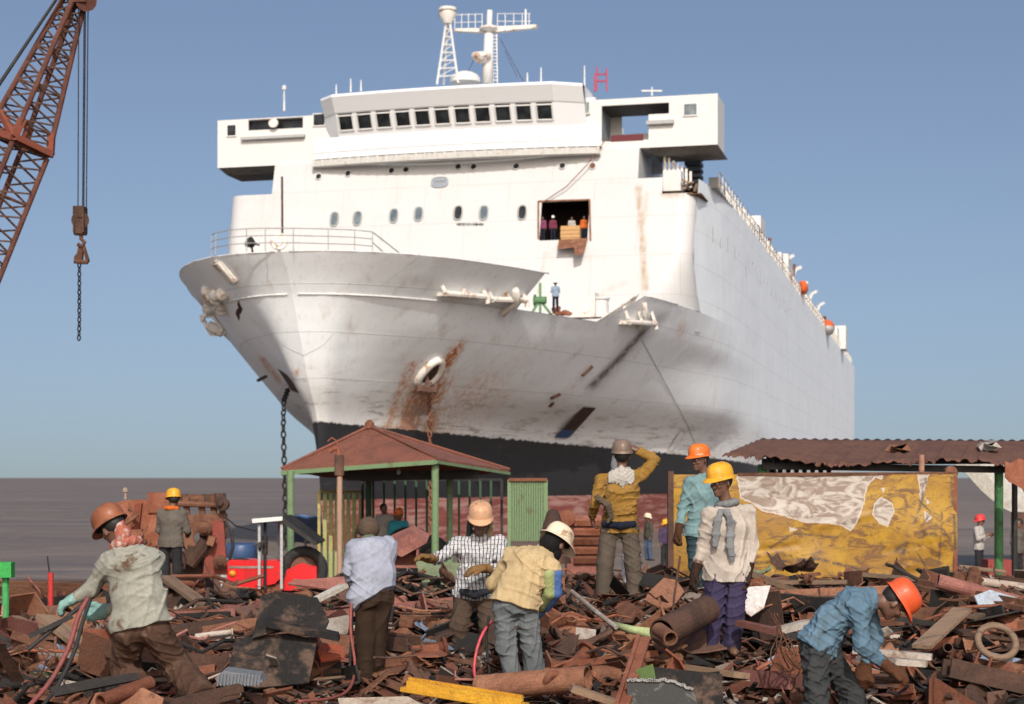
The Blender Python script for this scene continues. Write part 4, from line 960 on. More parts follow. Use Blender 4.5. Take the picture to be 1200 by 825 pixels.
# ---- rusty winch machine
WY = 28.5
t = thing('winch_machine', 'large rusty red winch machine with drum and engine standing behind the kneeling man', 'winch', gat(205, WY))
m = MB(); m.prism([at(x, y, WY) for x, y in ((128, 650), (130, 590), (150, 586), (186, 586), (186, 650))], (0, 1.2, 0)); m.build('engine_cover', M['rust_red'], t)
m = MB(); m.prism([at(x, y, WY - .1) for x, y in ((152, 632), (158, 590), (166, 590), (161, 634))], (0, .1, 0)); m.build('brace', rusty('bright_oxide', (.25, .06, .035), (.2, .06, .035), (.09, .035, .025)), t)
m = MB(); pxbox(m, 173, 577, 200, 601, WY - .05, .5); pxbox(m, 171, 600, 203, 655, WY + .1, .6); m.build('gear_box', M['rust_red'], t)
m = MB(); m.tube([at(200, 585, WY + .2), at(262, 584, WY + .2)], .08, 10); m.tube([at(206, 590, WY), at(258, 592, WY)], .05, 8)
for x in (206, 218, 236, 250, 260): m.bar(at(x, 582, WY + .1), at(x + 2, 632, WY + .1), .1, .08)
m.bar(at(200, 608, WY), at(266, 606, WY), .1, .12); m.build('winch_frame', M['rust'], t)
m = MB()
for x in (215, 243): m.tube([at(x, 579, WY + .2), at(x, 592, WY + .2)], .1, 10)
m.tube([at(258, 578, WY + .1), at(258, 596, WY + .1)], .1, 10); m.build('bearing_block', M['rust_dark'], t)
w_ = MB(); c = at(233, 630, WY - .25); w_.lathe(c, (.35, -.93, 0), [(.12, -.1), (.3, -.1), (.3, -.02), (.22, .02), (.22, .06), (.3, .1), (.3, .18), (.12, .18), (.1, .1)], 22); w_.build('drum', M['rust'], t, autosmooth=40)
m = MB(); m.prism([at(x, y, WY - .35) for x, y in ((238, 672), (244, 614), (252, 608), (262, 612), (266, 674))], (0, .08, 0)); m.build('side_guard', rusty('guard_red', (.25, .05, .04), (.18, .05, .035), (.08, .03, .025)), t)
m = MB(); m.tube([at(264, 612, WY - .3), at(271, 622, WY - .3), at(273, 640, WY - .3), at(269, 656, WY - .3)], .03, 7); m.tube([at(262, 604, WY - .2), at(276, 616, WY - .2), at(300, 622, WY)], .015, 5); m.build('hose', M['black'], t)
m = MB(); m.prism([at(x, y, WY - .1) for x, y in ((160, 720), (165, 650), (236, 648), (240, 720))], (0, 1.0, 0)); m.build('base_frame', M['rust_dark'], t)
m = MB(); m.lathe(at(147, 578, WY), (0, 0, 1), [(0, -.1), (.025, -.1), (.025, .0), (.05, .02), (.05, .08), (0, .1)], 10); m.build('work_lamp', M['pale'], t)
m = MB()
for k in range(5): m.tube([at(222, 655 + k * 1.5, WY - .4), at(226 + k * 4, 640 + 7 * math.sin(k), WY - .4)], .12, 9)
m.build('engine_pipes', M['rust_dark'], t)
rw = random.Random(31)
for k in range(16):
    m = MB(); x, y = rw.uniform(150, 262), rw.uniform(588, 660); Yk = WY - .2 - rw.random() * .35
    if k % 3 == 0: m.tube([at(x, y, Yk), at(x + rw.uniform(-25, 25), y + rw.uniform(4, 26), Yk), at(x + rw.uniform(-20, 20), y + rw.uniform(20, 44), Yk)], rw.uniform(.02, .05), 8); m.build('machine_pipe', M[rw.choice(['rust', 'rust_dark'])], t, smooth=True)
    elif k % 3 == 1: m.lathe(at(x, y, Yk), (rw.uniform(-.5, .5), -1, rw.uniform(-.3, .3)), [(0, -.1), (.1, -.1), (.12, 0), (.05, .03), (.05, .08), (0, .09)], 12); m.build('machine_cap', M[rw.choice(['rust', 'rust_red', 'rust_dark'])], t, autosmooth=40)
    else: m.box(at(x, y, Yk), (rw.uniform(.08, .25), .12, rw.uniform(.1, .4)), Matrix.Rotation(rw.uniform(-.3, .3), 3, 'Y')); m.build('machine_bracket', M[rw.choice(['rust', 'rust_red', 'rust_dark'])], t)
# ---- green pole and red pole at the left
t = thing('signal_post', 'green post with square box head and wide base at the left edge', 'post', gat(5, 15.5))
m = MB(); pxbox(m, -4, 659, 13, 677, 15.4, .12); m.build('box_head', worn('bright_green', (.03, .3, .06), (.04, .2, .05)), t)
m = MB(); m.tube([at(6.5, 677, 15.5), at(6.5, 790, 15.5)], .032, 10); m.build('shaft', worn('post_green', (.05, .3, .09), (.05, .18, .06)), t)
m = MB(); m.prism([at(x, y, 15.45) for x, y in ((-4, 790), (-4, 750), (4, 744), (10, 744), (13, 752), (13, 790))], (0, .1, 0)); m.build('foot_plate', worn('foot_green', (.05, .2, .06), (.05, .12, .04)), t)
t = thing('marker_pole', 'thick red upright pipe with a thin dark rod on top, left of the kneeling man', 'pole', gat(59, 18))
m = MB(); m.tube([gat(59, 18) - Vector((0, 0, .2)), at(59.5, 671, 18)], .03, 10); m.build('pipe', worn('marker_red', (.4, .03, .025), (.25, .04, .03)), t); m = MB(); m.tube([at(58, 672, 18), at(55.5, 652, 18)], .008, 6); m.build('rod', M['black'], t)
# ---- big yellow steel wall with peeling paint
YW = 21.3
wl = thing('steel_wall', 'large battered yellow steel wall with white peeling patches at right', 'steel wall', gat(955, YW))
def yellowmat():
    t = NT('battered_yellow_paint'); v = t.coord(rnd=False); v2 = t.coord(scale=(.8, 1, 1.6), rot=(0, R(35), 0), rnd=False)
    n1 = t.noise(v, 1.6, 6, .7, .6); n2 = t.noise(v2, 5, 6, .7, 1.2); n3 = t.noise(v, 26, 4, .7); n4 = t.noise(v, 9, 5, .7)
    c = t.mix(t.ramp(n1, .36, .6), (.38, .22, .022), (.26, .135, .02)); c = t.mix(t.ramp(n2, .47, .62), c, (.15, .075, .028)); c = t.mix(t.ramp(n2, .28, .2), c, (.42, .28, .06)); c = t.mix(t.ramp(n3, .6, .72), c, (.1, .055, .035))
    a = t.n('ShaderNodeAttribute'); a.attribute_name = 'peel'
    pv = t.math('ADD', a.outputs['Fac'], t.math('MULTIPLY', t.math('SUBTRACT', n4, .5), .55))
    wv = t.n('ShaderNodeTexNoise'); wv.inputs['Scale'].default_value = 3.5; wv.inputs['Detail'].default_value = 8; wv.inputs['Distortion'].default_value = 3.2; t.l(v2, wv.inputs['Vector'])
    wcol = t.mix(t.ramp(wv.outputs['Fac'], .38, .62), (.42, .38, .34), (.22, .165, .13)); wcol = t.mix(t.ramp(n3, .6, .72), wcol, (.16, .12, .09))
    # raw pale rim where the paint has torn
    rim = t.math('MULTIPLY', t.ramp(pv, -.02, .0), t.ramp(pv, .16, .06)); wcol = t.mix(rim, wcol, (.43, .385, .34))
    m_ = t.ramp(pv, -.015, .015); c = t.mix(m_, c, wcol)
    s_ = t.n('ShaderNodeAttribute'); s_.attribute_name = 'scratch'
    c = t.mix(t.math('MULTIPLY', s_.outputs['Fac'], t.ramp(n4, .35, .55)), c, (.06, .04, .035))
    sep = t.n('ShaderNodeSeparateXYZ'); t.l(v, sep.inputs[0])
    return t.done(c, .5, 0, t.bump(m_, .35, -.01, t.bump(n2, .3, .02, t.bump(n3, .3, .004))), .35)
NXW, NZW = 240, 110
def polymask(px, py, poly):
    ins = np.zeros(px.shape, bool); n = len(poly)
    for i in range(n):
        (x0, y0), (x1, y1) = poly[i], poly[(i + 1) % n]; c = (y0 > py) != (y1 > py); ins ^= c & (px < (x1 - x0) * (py - y0) / (y1 - y0 + 1e-9) + x0)
    d = segdist(px, py, poly + poly[:1]); return np.where(ins, d, -d)
gx_, gy_ = np.meshgrid(np.linspace(786, 1121, NXW), np.linspace(556, 712, NZW)); top = np.where(gx_ < 870, 557, 555.5)
rg_ = np.random.default_rng(4); dent = np.zeros(gx_.shape)
for k in range(46): cx_, cy_, r_, a_ = rg_.uniform(786, 1121), rg_.uniform(556, 712), rg_.uniform(10, 45), rg_.uniform(-.03, .03); dent += a_ * np.exp(-(((gx_ - cx_) / r_) ** 2 + ((gy_ - cy_) / r_ / .8) ** 2))
for k in range(14): 
    x0, y0, a_ = rg_.uniform(850, 1121), rg_.uniform(570, 700), rg_.uniform(0, 3.14); d_ = segdist(gx_, gy_, [(x0, y0), (x0 + 60 * math.cos(a_), y0 + 40 * math.sin(a_))]); dent += rg_.uniform(-.018, .018) * np.exp(-(d_ / 4) ** 2)
m = MB(); rows = [[at(float(gx_[i, j]), float(gy_[i, j]), YW) + Vector((0, float(dent[i, j]), 0)) for j in range(NXW)] for i in range(NZW)]
m.slab(rows, (0, .14, 0)); wf = m.build('wall_plate', yellowmat(), wl, autosmooth=40)
n_ = len(wf.data.vertices); co = np.empty(n_ * 3); wf.data.vertices.foreach_get('co', co); co = co.reshape(-1, 3); mw = np.array(world_of(wl)); wv_ = co @ mw[:3, :3].T + mw[:3, 3]
ppx = CX + F * wv_[:, 0] / YW; ppy = HY - F * (wv_[:, 2] - CZ) / YW
peel = np.full(n_, -50.0)
for poly in ([(862, 550), (1012, 550), (1016, 570), (1013, 590), (1004, 613), (997, 623), (985, 615), (968, 614), (940, 612), (915, 603), (895, 600), (880, 590), (868, 584)], [(1023, 590), (1032, 583), (1046, 589), (1047, 600), (1040, 617), (1030, 613), (1022, 603)], [(1010, 550), (1036, 550), (1034, 563), (1026, 560), (1012, 575)], [(1074, 550), (1090, 550), (1084, 575), (1079, 588), (1076, 570)], [(1082, 598), (1093, 606), (1083, 612)], [(1083, 583), (1092, 589), (1086, 590)], [(872, 606), (880, 612), (870, 614)], [(925, 618), (935, 620), (925, 624)], [(1030, 572), (1038, 570), (1036, 578)]): peel = np.maximum(peel, polymask(ppx, ppy, poly))
at_ = wf.data.attributes.new('peel', 'FLOAT', 'POINT'); at_.data.foreach_set('value', np.clip(peel / 14, -1, 1).astype(np.float32))
scr = np.zeros(n_)
for pl, w_ in (([(1086, 560), (1080, 585), (1072, 610)], 1.6), ([(1075, 585), (1090, 600), (1078, 618)], 1.2), ([(1080, 625), (1108, 627)], 2.6), ([(1050, 645), (1062, 637), (1058, 648)], 3), ([(1115, 560), (1119, 640), (1117, 690)], 2), ([(1103, 600), (1100, 660)], 1), ([(905, 640), (930, 625), (980, 630)], 1.5), ([(880, 660), (960, 655), (1010, 668)], 2), ([(1070, 640), (1085, 665)], 1.3), ([(1000, 690), (1060, 670)], 2)): scr = np.maximum(scr, np.exp(-(segdist(ppx, ppy, pl) / w_) ** 2))
at_ = wf.data.attributes.new('scratch', 'FLOAT', 'POINT'); at_.data.foreach_set('value', scr.astype(np.float32))
m = MB(); m.bar(at(863, 556, YW + .07), at(1121, 555, YW + .07), .15, .04); m.build('top_edge', M['rust'], wl)
m = MB(); pxbox(m, 783, 552, 789.5, 712, YW - .03, .12); m.build('end_post', M['rust_dark'], wl)
m = MB(); pxbox(m, 1117.5, 557, 1122, 700, YW - .02, .2); m.build('end_flange', M['rust_red'], wl)
m = MB(); m.tube([at(1080, 556, YW + .06), at(1080, 533, YW + .06)], .036, 12); m.build('stub_pipe', worn('pipe_pale_rust', (.33, .17, .12), (.2, .09, .06)), wl)
m = MB(); m.lathe(at(1114, 553, YW + .05), (0, -1, 0), [(0, -.05), (.075, -.05), (.075, .04), (.03, .05), (0, .05)], 14); m.build('lifting_lug', M['rust'], wl)
# ---- corrugated roofed shed behind the wall
sd = thing('open_shed', 'low open shed with a rusty corrugated roof and green posts behind the yellow wall', 'shed', gat(1030, 26))
m = MB(); rows = []
fx0, fx1 = at(846, 536, 24.5), at(1222, 545, 24.5); bx0, bx1 = at(892, 514, 28), at(1222, 516, 28)
N = 330; rr = random.Random(21); wob_ = [rr.uniform(-1, 1) for _ in range(40)]
for i in range(15):
    t_ = i / 14; a = fx0.lerp(bx0, t_); b = fx1.lerp(bx1, t_); row = []
    for j in range(N + 1):
        s_ = j / N; p = a.lerp(b, s_); p.z += .014 * math.sin(p.x * 2 * math.pi / .17) + .05 * math.sin(s_ * 9 + 1.3) * (1 - t_) + .02 * wob_[int(s_ * 39)] * (1 - t_)
        if i == 0: p.y -= .1 * abs(math.sin(s_ * 17)) * rr.random(); p.z -= .05 * rr.random() * (math.sin(s_ * 23) > .3)
        row.append(p)
    rows.append(row)
m.slab(rows, (0, 0, -.012)); m.build('corrugated_roof', rusty('corrugated_rust', (.14, .068, .046), (.105, .05, .036), (.055, .03, .023), vary=.05), sd, smooth=True)
m = MB(); m.bar(at(893, 546, 24.8), at(1222, 551, 24.8), .08, .1); m.build('roof_beam', M['black'], sd); m = MB(); m.bar(at(893, 541, 27.6), at(1222, 540, 27.6), .08, .1); m.build('roof_beam', M['black'], sd)
for px, Y, r, mm in ((893.5, 24.9, .065, 'green'), (1170.5, 24.9, .065, 'green'), (905, 27.6, .06, 'darkgreen'), (1189, 26, .045, 'black')):
    m = MB(); g_ = gat(px, Y); m.tube([g_ - Vector((0, 0, .2)), at(px, 544, Y)], r, 12); m.build('post', worn('shed_post_green', (.045, .15, .05), (.03, .06, .03), scale=6) if mm == 'green' else M[mm], sd, smooth=False)
m = MB()
for k in range(8): x = 900 + k * 9.5; m.bar(at(x, 534, 26.5), at(x + 4.75, 556, 26.5), .045); m.bar(at(x + 4.75, 556, 26.5), at(x + 9.5, 534, 26.5), .045)
m.bar(at(898, 535, 26.5), at(976, 535, 26.5), .06); m.bar(at(898, 557, 26.5), at(976, 557, 26.5), .07)
m.build('truss', M['black'], sd)
m = MB(); rr = random.Random(8)
rows = [[at(1178 + i * 5, 540 + j * 5 + 3 * math.sin(i * 1.4) + (1.5 * math.sin(i * 2.3 + 1) if j == 8 else 0) - j * (5 - i) * .55, 23.9 - j * .03) for i in range(9)] for j in range(9)]
m.slab(rows, (0, .02, 0)); m.build('hanging_sheet', M['rust_red'], sd)
# things lying on the shed roof
for lab, pts, mm in (('crumpled rusty sheet lying on the shed roof near its middle', ((1036, 521), (1042, 515), (1052, 518), (1060, 511), (1064, 520), (1058, 526)), 'rust'), ('heap of pale broken plaster lying on the right end of the shed roof', ((1147, 517), (1152, 512), (1158, 514), (1163, 509), (1170, 516), (1166, 521), (1150, 522)), 'pale')):
    m = MB(); m.prism([at(x, y + 7, 26.0) for x, y in pts], (.1, .5, .03)); m.prism([at(x + 4, y + 9, 25.7) for x, y in pts[1:5]], (.05, .3, .05)); tag(m.build('scrap_sheet', M[mm]), lab, 'scrap')
# ---- white cut hull section farther right
t = thing('hull_section', 'cut white hull section of another ship standing at the right edge beyond the shed', 'hull section', gat(1180, 70))
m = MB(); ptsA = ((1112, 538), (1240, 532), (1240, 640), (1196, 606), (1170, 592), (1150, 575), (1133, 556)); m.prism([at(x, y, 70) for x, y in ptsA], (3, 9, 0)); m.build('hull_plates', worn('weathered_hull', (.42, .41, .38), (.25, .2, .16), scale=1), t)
m = MB(); m.prism([at(x, y, 69.9) for x, y in ((1112, 538), (1133, 556), (1150, 575), (1170, 592), (1168, 570), (1150, 548), (1146, 536))], (0, .08, 0)); m.build('painted_shade_bow', worn('weathered_shade_hull', (.34, .32, .28), (.22, .19, .16), scale=1), t)  # shade on the bow painted as a darker copy of the hull colour
m = MB(); m.bar(at(1196, 600, 69.5), at(1196, 690, 69.5), .6); m.bar(at(1230, 600, 69.5), at(1230, 690, 69.5), .6); m.build('keel_block', M['rust_dark'], t)
m = MB(); pxbox(m, 1158, 656, 1186, 684, 38, .6); m.prism([at(x, y, 37.95) for x, y in ((1154, 690), (1162, 662), (1190, 664), (1190, 690))], (0, .04, 0)); tag(m.build('skip', worn('dull_red_skip', (.22, .035, .03), (.12, .04, .03))), 'dull red steel skip standing behind the green shed post', 'skip')
# ---- slatted rusty housing beyond the heap
t = thing('louvred_housing', 'rusty louvred housing with a rounded lug standing behind the man in mustard shirt', 'machine housing', gat(680, 26))
m = MB(); pxbox(m, 664, 604, 706, 680, 26, .7); m.build('casing', M['pink'], t)
for k in range(5): m = MB(); c = at(688, 612 + k * 11, 25.97); m.box((c.x, c.y - .02, c.z), (.4, .07, .09), Matrix.Rotation(R(25), 3, 'X')); m.build('louvre', M['rust_red'], t)
m = MB(); m.lathe(at(664, 607, 25.9), (0, -1, 0), [(0, -.08), (.13, -.08), (.13, .05), (0, .06)], 16); m.build('lug', M['rust_red'], t)
m = MB(); m.lathe(at(648, 660, 25.5), (0, 0, 1), [(.28, 0), (.2, .4), (.1, .75), (.06, .8), (0, .82)], 14); tag(m.build('funnel', M['rust_dark'], smooth=True), 'dark rusty funnel standing left of the louvred housing', 'funnel')
# ================================================================== people
def V3(p): return np.array((p[0], p[1], p[2]), float)
class Sdf:
    """smoothly blended tapered limbs on a grid, turned into one mesh"""
    def __init__(s): s.p = []
    def cone(s, a, b, ra, rb, side=None, w=1.0, k=.02, flat=False, flat0=False): s.p.append(('c', V3(a), V3(b), ra, rb, None if side is None else V3(side), w, k, flat, flat0)); return s
    def ell(s, c, axes, rad, k=.02, sub=False): s.p.append(('e', V3(c), np.array([V3(a) for a in axes]), np.array(rad, float), k, sub)); return s
    def chain(s, pts, rs, **kw):
        for i in range(len(pts) - 1): s.cone(pts[i], pts[i + 1], rs[i], rs[i + 1], **kw)
        return s
    def mesh(s, res, disp=None, cuts=()):
        lo = np.full(3, 1e9); hi = -lo
        for q in s.p:
            if q[0] == 'c':
                m = max(q[3], q[4]) * max(1, q[6]); lo = np.minimum(lo, np.minimum(q[1], q[2]) - m); hi = np.maximum(hi, np.maximum(q[1], q[2]) + m)
            elif not q[5]: m = q[3].max(); lo = np.minimum(lo, q[1] - m); hi = np.maximum(hi, q[1] + m)
        lo = lo - .03; n = np.ceil((hi + .03 - lo) / res).astype(int) + 1
        ax = [lo[i] + res * np.arange(n[i]) for i in range(3)]
        D = np.full(n, 1.0, np.float32)
        for q in s.p:
            if q[0] == 'c': m = max(q[3], q[4]) * max(1, q[6]) + .05; a = np.minimum(q[1], q[2]) - m; b = np.maximum(q[1], q[2]) + m; k = q[7]
            else: m = q[3].max() + .05; a = q[1] - m; b = q[1] + m; k = q[4]
            i0 = np.maximum(0, ((a - lo) / res).astype(int)); i1 = np.minimum(n, ((b - lo) / res).astype(int) + 2)
            if (i1 <= i0).any(): continue
            sl = tuple(slice(i0[i], i1[i]) for i in range(3))
            P = np.stack(np.meshgrid(*[ax[i][sl[i]] for i in range(3)], indexing='ij'), -1)
            if q[0] == 'c':
                ab = q[2] - q[1]; L2 = max(ab @ ab, 1e-9); ap = P - q[1]; t = ap @ ab / L2; tc = np.clip(t, 0, 1)
                c = ap - tc[..., None] * ab; r = q[3] + (q[4] - q[3]) * tc; d2 = (c * c).sum(-1)
                if q[5] is not None and q[6] != 1:
                    sd = q[5] / np.linalg.norm(q[5]); cs = c @ sd; d2 = d2 - cs * cs + (cs / q[6]) ** 2
                d = np.sqrt(np.maximum(d2, 0)) - r
                if q[8]: d = np.maximum(d, (t - 1) * math.sqrt(L2))
                if q[9]: d = np.maximum(d, -t * math.sqrt(L2))
            else:
                l = (P - q[1]) @ q[2].T / q[3]; rr = np.sqrt((l * l).sum(-1)); d = (rr - 1) * q[3].min()
            o = D[sl]
            if q[0] == 'e' and q[5]:
                h = np.maximum(k - np.abs(o + d), 0) / max(k, 1e-6); D[sl] = np.maximum(o, -d) + h * h * k * .25
            else:
                h = np.maximum(k - np.abs(o - d), 0) / max(k, 1e-6); D[sl] = np.minimum(o, d) - h * h * k * .25
        if disp is not None:
            near = np.abs(D) < .05; idx = np.argwhere(near); P = lo + idx * res; D[near] += disp(P).astype(np.float32)
        for (pt, nr) in cuts:
            near = D < .1; idx = np.argwhere(near); P = lo + idx * res; nn = V3(nr); nn /= np.linalg.norm(nn)
            D[near] = np.maximum(D[near], ((P - V3(pt)) @ nn + .005 * np.sin(P @ np.array([19., 23., 7.])) + .003 * np.sin(P @ np.array([-41., 33., 5.]))).astype(np.float32))
        # surface nets
        neg = D < 0; nx, ny, nz = n
        cnt = np.zeros((nx - 1, ny - 1, nz - 1), np.int8)
        cr = [(dx, dy, dz) for dx in (0, 1) for dy in (0, 1) for dz in (0, 1)]
        for dx, dy, dz in cr: cnt += neg[dx:nx - 1 + dx, dy:ny - 1 + dy, dz:nz - 1 + dz]
        act = (cnt > 0) & (cnt < 8); cells = np.argwhere(act); ids = np.full(act.shape, -1, np.int64); ids[act] = np.arange(len(cells))
        acc = np.zeros((len(cells), 3)); ac = np.zeros(len(cells))
        for a in cr:
            for axx in range(3):
                if a[axx]: continue
                b = list(a); b[axx] = 1
                va = D[cells[:, 0] + a[0], cells[:, 1] + a[1], cells[:, 2] + a[2]]; vb = D[cells[:, 0] + b[0], cells[:, 1] + b[1], cells[:, 2] + b[2]]
                x = (va < 0) != (vb < 0); t = va[x] / (va[x] - vb[x]); pp = np.tile(np.array(a, float), (x.sum(), 1)); pp[:, axx] = t
                acc[x] += pp; ac[x] += 1
        verts = lo + (cells + acc / ac[:, None]) * res
        quads = []
        for axx in range(3):
            u, w = [(1, 2), (2, 0), (0, 1)][axx]
            sa = [slice(0, None)] * 3; sb = [slice(0, None)] * 3; sa[axx] = slice(0, -1); sb[axx] = slice(1, None)
            A = neg[tuple(sa)]; B = neg[tuple(sb)]; e = np.argwhere(A != B)
            e = e[(e[:, u] > 0) & (e[:, w] > 0) & (e[:, u] < n[u] - 1) & (e[:, w] < n[w] - 1)]
            du = np.zeros(3, int); du[u] = 1; dw = np.zeros(3, int); dw[w] = 1
            q = np.stack([ids[tuple((e - du - dw).T)], ids[tuple((e - dw).T)], ids[tuple(e.T)], ids[tuple((e - du).T)]], 1)
            fl = ~A[tuple(e.T)]; q[fl] = q[fl][:, ::-1]; quads.append(q)
        return verts, np.concatenate(quads)
def link_np(name, vq, mat, parent, smooth=True, iters=1):
    v, q = vq; inv = np.array(world_of(parent).inverted()); v = v @ inv[:3, :3].T + inv[:3, 3]
    me = bpy.data.meshes.new(name); me.from_pydata(v.tolist(), [], q.tolist())
    for m in (mat if isinstance(mat, list) else [mat]): me.materials.append(m)
    me.polygons.foreach_set('use_smooth', [smooth] * len(me.polygons)); me.update()
    o = bpy.data.objects.new(name, me); return link(o, parent)

def folds(seed, amp, freq=30):
    """hanging drapes and short diagonal creases that come and go"""
    r = np.random.default_rng(seed); K = []
    for i in range(9):
        th = r.uniform(0, 6.283)
        if i < 4: k = np.array([math.cos(th), math.sin(th), r.uniform(-.25, .25)]) * freq * r.uniform(.5, .9); w = 1.0
        else: k = np.array([math.cos(th) * .7, math.sin(th) * .7, r.choice([-1, 1]) * r.uniform(.6, 1.2)]); k = k / np.linalg.norm(k) * freq * r.uniform(.9, 1.5); w = .75
        k2 = r.normal(size=3) * freq * .16; e = r.normal(size=3) * freq * .13
        K.append((k, k2, e, r.uniform(0, 6.28, 3), w))
    def fn(P):
        o = np.zeros(len(P))
        for k, k2, e, ph, w in K:
            s_ = np.abs(np.sin(P @ k + ph[0] + 2.4 * np.sin(P @ k2 + ph[1]))); env = np.clip(np.sin(P @ e + ph[2]) - .15, 0, 1)
            o += w * env * -(np.exp(-(s_ / .38) ** 2) - .3)
        return o * amp * 1.15
    return fn

def cloth(name, base, dirt=None, lo=.55, hi=.72, scale=5, pattern=None, weave=.25):
    t = NT(name); v = t.coord(); n1 = t.noise(v, scale, 6, .65, .5); n2 = t.noise(v, 30, 4, .7); n3 = t.noise(v, 2.5, 3)
    base = tuple(x * .66 for x in base); dirt = tuple(x * .66 for x in dirt) if dirt else None; b = base
    if pattern == 'check':
        g = t.n('ShaderNodeTexCoord'); mp_ = t.n('ShaderNodeMapping'); t.l(g.outputs['Object'], mp_.inputs[0])
        sep = t.n('ShaderNodeSeparateXYZ'); t.l(mp_.outputs[0], sep.inputs[0])
        wob = t.math('MULTIPLY', t.math('SUBTRACT', t.noise(mp_.outputs[0], 6, 2), .5), .05)
        def ln(o, f, w_): 
            a = t.math('ADD', sep.outputs[o], wob); return t.ramp(t.math('ABSOLUTE', t.math('SINE', t.math('MULTIPLY', a, f))), w_, w_ - .12)
        l1 = ln(0, 95, .42); l2 = ln(2, 80, .24)
        b = t.mix(t.math('MAXIMUM', l1, t.math('MULTIPLY', l2, .7)), base, (.035, .035, .05))
    if dirt: b = t.mix(t.ramp(n1, lo, hi), b, dirt)
    mul = t.n('ShaderNodeVectorMath', operation='SCALE')
    if isinstance(b, tuple):
        rgb = t.n('ShaderNodeRGB'); rgb.outputs[0].default_value = (*b, 1); t.l(rgb.outputs[0], mul.inputs[0])
    else: t.l(b, mul.inputs[0])
    t.l(t.math('MULTIPLY', t.ramp(n2, .25, .75, .86, 1.1), t.ramp(n3, .3, .7, .86, 1.1)), mul.inputs[3])
    nb = t.bump(n1, .35, .02, t.bump(n2, weave, .006))
    return t.done(mul.outputs[0], .9, 0, nb, .15)
def skin(name, c):
    t = NT(name); v = t.coord(); n = t.noise(v, 25, 4); col = t.mix(t.ramp(n, .3, .7), c, tuple(x * .75 for x in c))
    return t.done(col, .5, 0, t.bump(n, .1, .004), .4)
M['skin'] = skin('brown_skin', (.16, .075, .045)); M['skin_dark'] = skin('dark_brown_skin', (.15, .076, .052))
M['hair'] = worn('black_hair', (.012, .01, .009), (.02, .016, .014), rough=.6)
M['eye'] = NT('eye_white').done((.55, .5, .45), .3); M['iris'] = NT('dark_iris').done((.015, .01, .008), .2)
M['boot'] = worn('dusty_boot', (.035, .022, .017), (.09, .05, .034), scale=8)
def helm(name, c, d, rough=.42, lo=.5, hi=.66):
    t = NT(name); v = t.coord(); n1 = t.noise(v, 7, 7, .75, .8); n2 = t.noise(v, 28, 5, .75); n3 = t.noise(t.coord(scale=(1, 5, 1.5)), 22, 4, .7)
    col = t.mix(t.ramp(n1, lo, hi), c, d); col = t.mix(t.ramp(n2, .6, .72, 0, .75), col, (.09, .055, .04)); col = t.mix(t.ramp(n3, .64, .7, 0, .6), col, tuple(min(1, x * 1.1 + .12) for x in c))
    return t.done(col, t.ramp(n2, .3, .7, rough - .1, rough + .25), 0, t.bump(n2, .15, .003), .45)
def nrm(a): a = V3(a); return a / max(np.linalg.norm(a), 1e-9)
def lerp(a, b, t): return V3(a) * (1 - t) + V3(b) * t

def hand_sdf(S, w, d, pn, ts, r, curl=.7, k=.006, scale=1.0):
    """palm, four unequal bent fingers, a thumb leaving the side of the palm; w wrist, d direction, pn palm normal, ts thumb side"""
    d = nrm(d); pn = nrm(V3(pn) - d * (V3(pn) @ d)); ts = nrm(V3(ts) - d * (V3(ts) @ d) - pn * (V3(ts) @ pn)); e = r; sc = scale
    S.cone(w, w + d * .085 * sc, .026 + e, .022 + e, side=ts, w=1.55, k=.015)
    for i, (off, l) in enumerate(((.033, .072), (.011, .08), (-.011, .074), (-.032, .058))):
        b = w + d * (.082 - abs(i - 1.2) * .004) * sc + ts * off * sc; a1 = curl * .6; dd = nrm(d * math.cos(a1) + pn * math.sin(a1) + ts * off * .8); p1 = b + dd * l * .45 * sc
        a2 = curl * 1.6; d2 = nrm(d * math.cos(a2) + pn * math.sin(a2)); p2 = p1 + d2 * l * .35 * sc; a3 = curl * 2.4; d3 = nrm(d * math.cos(a3) + pn * math.sin(a3)); p3 = p2 + d3 * l * .28 * sc
        for x, y, ra, rb in ((b - d * .02, p1, .0095, .009), (p1, p2, .009, .0085), (p2, p3, .0085, .0075)): S.cone(x, y, ra + e, rb + e, k=k)
    b = w + d * .025 * sc + ts * .028 * sc; d1 = nrm(d * .65 + ts * .75 + pn * .25); p1 = b + d1 * .045 * sc; d2 = nrm(d * .9 + ts * .25 + pn * (.2 + curl * .4)); p2 = p1 + d2 * .035 * sc
    S.cone(b, p1, .013 + e, .011 + e, k=.012); S.cone(p1, p2, .0105 + e, .0085 + e, k=k)

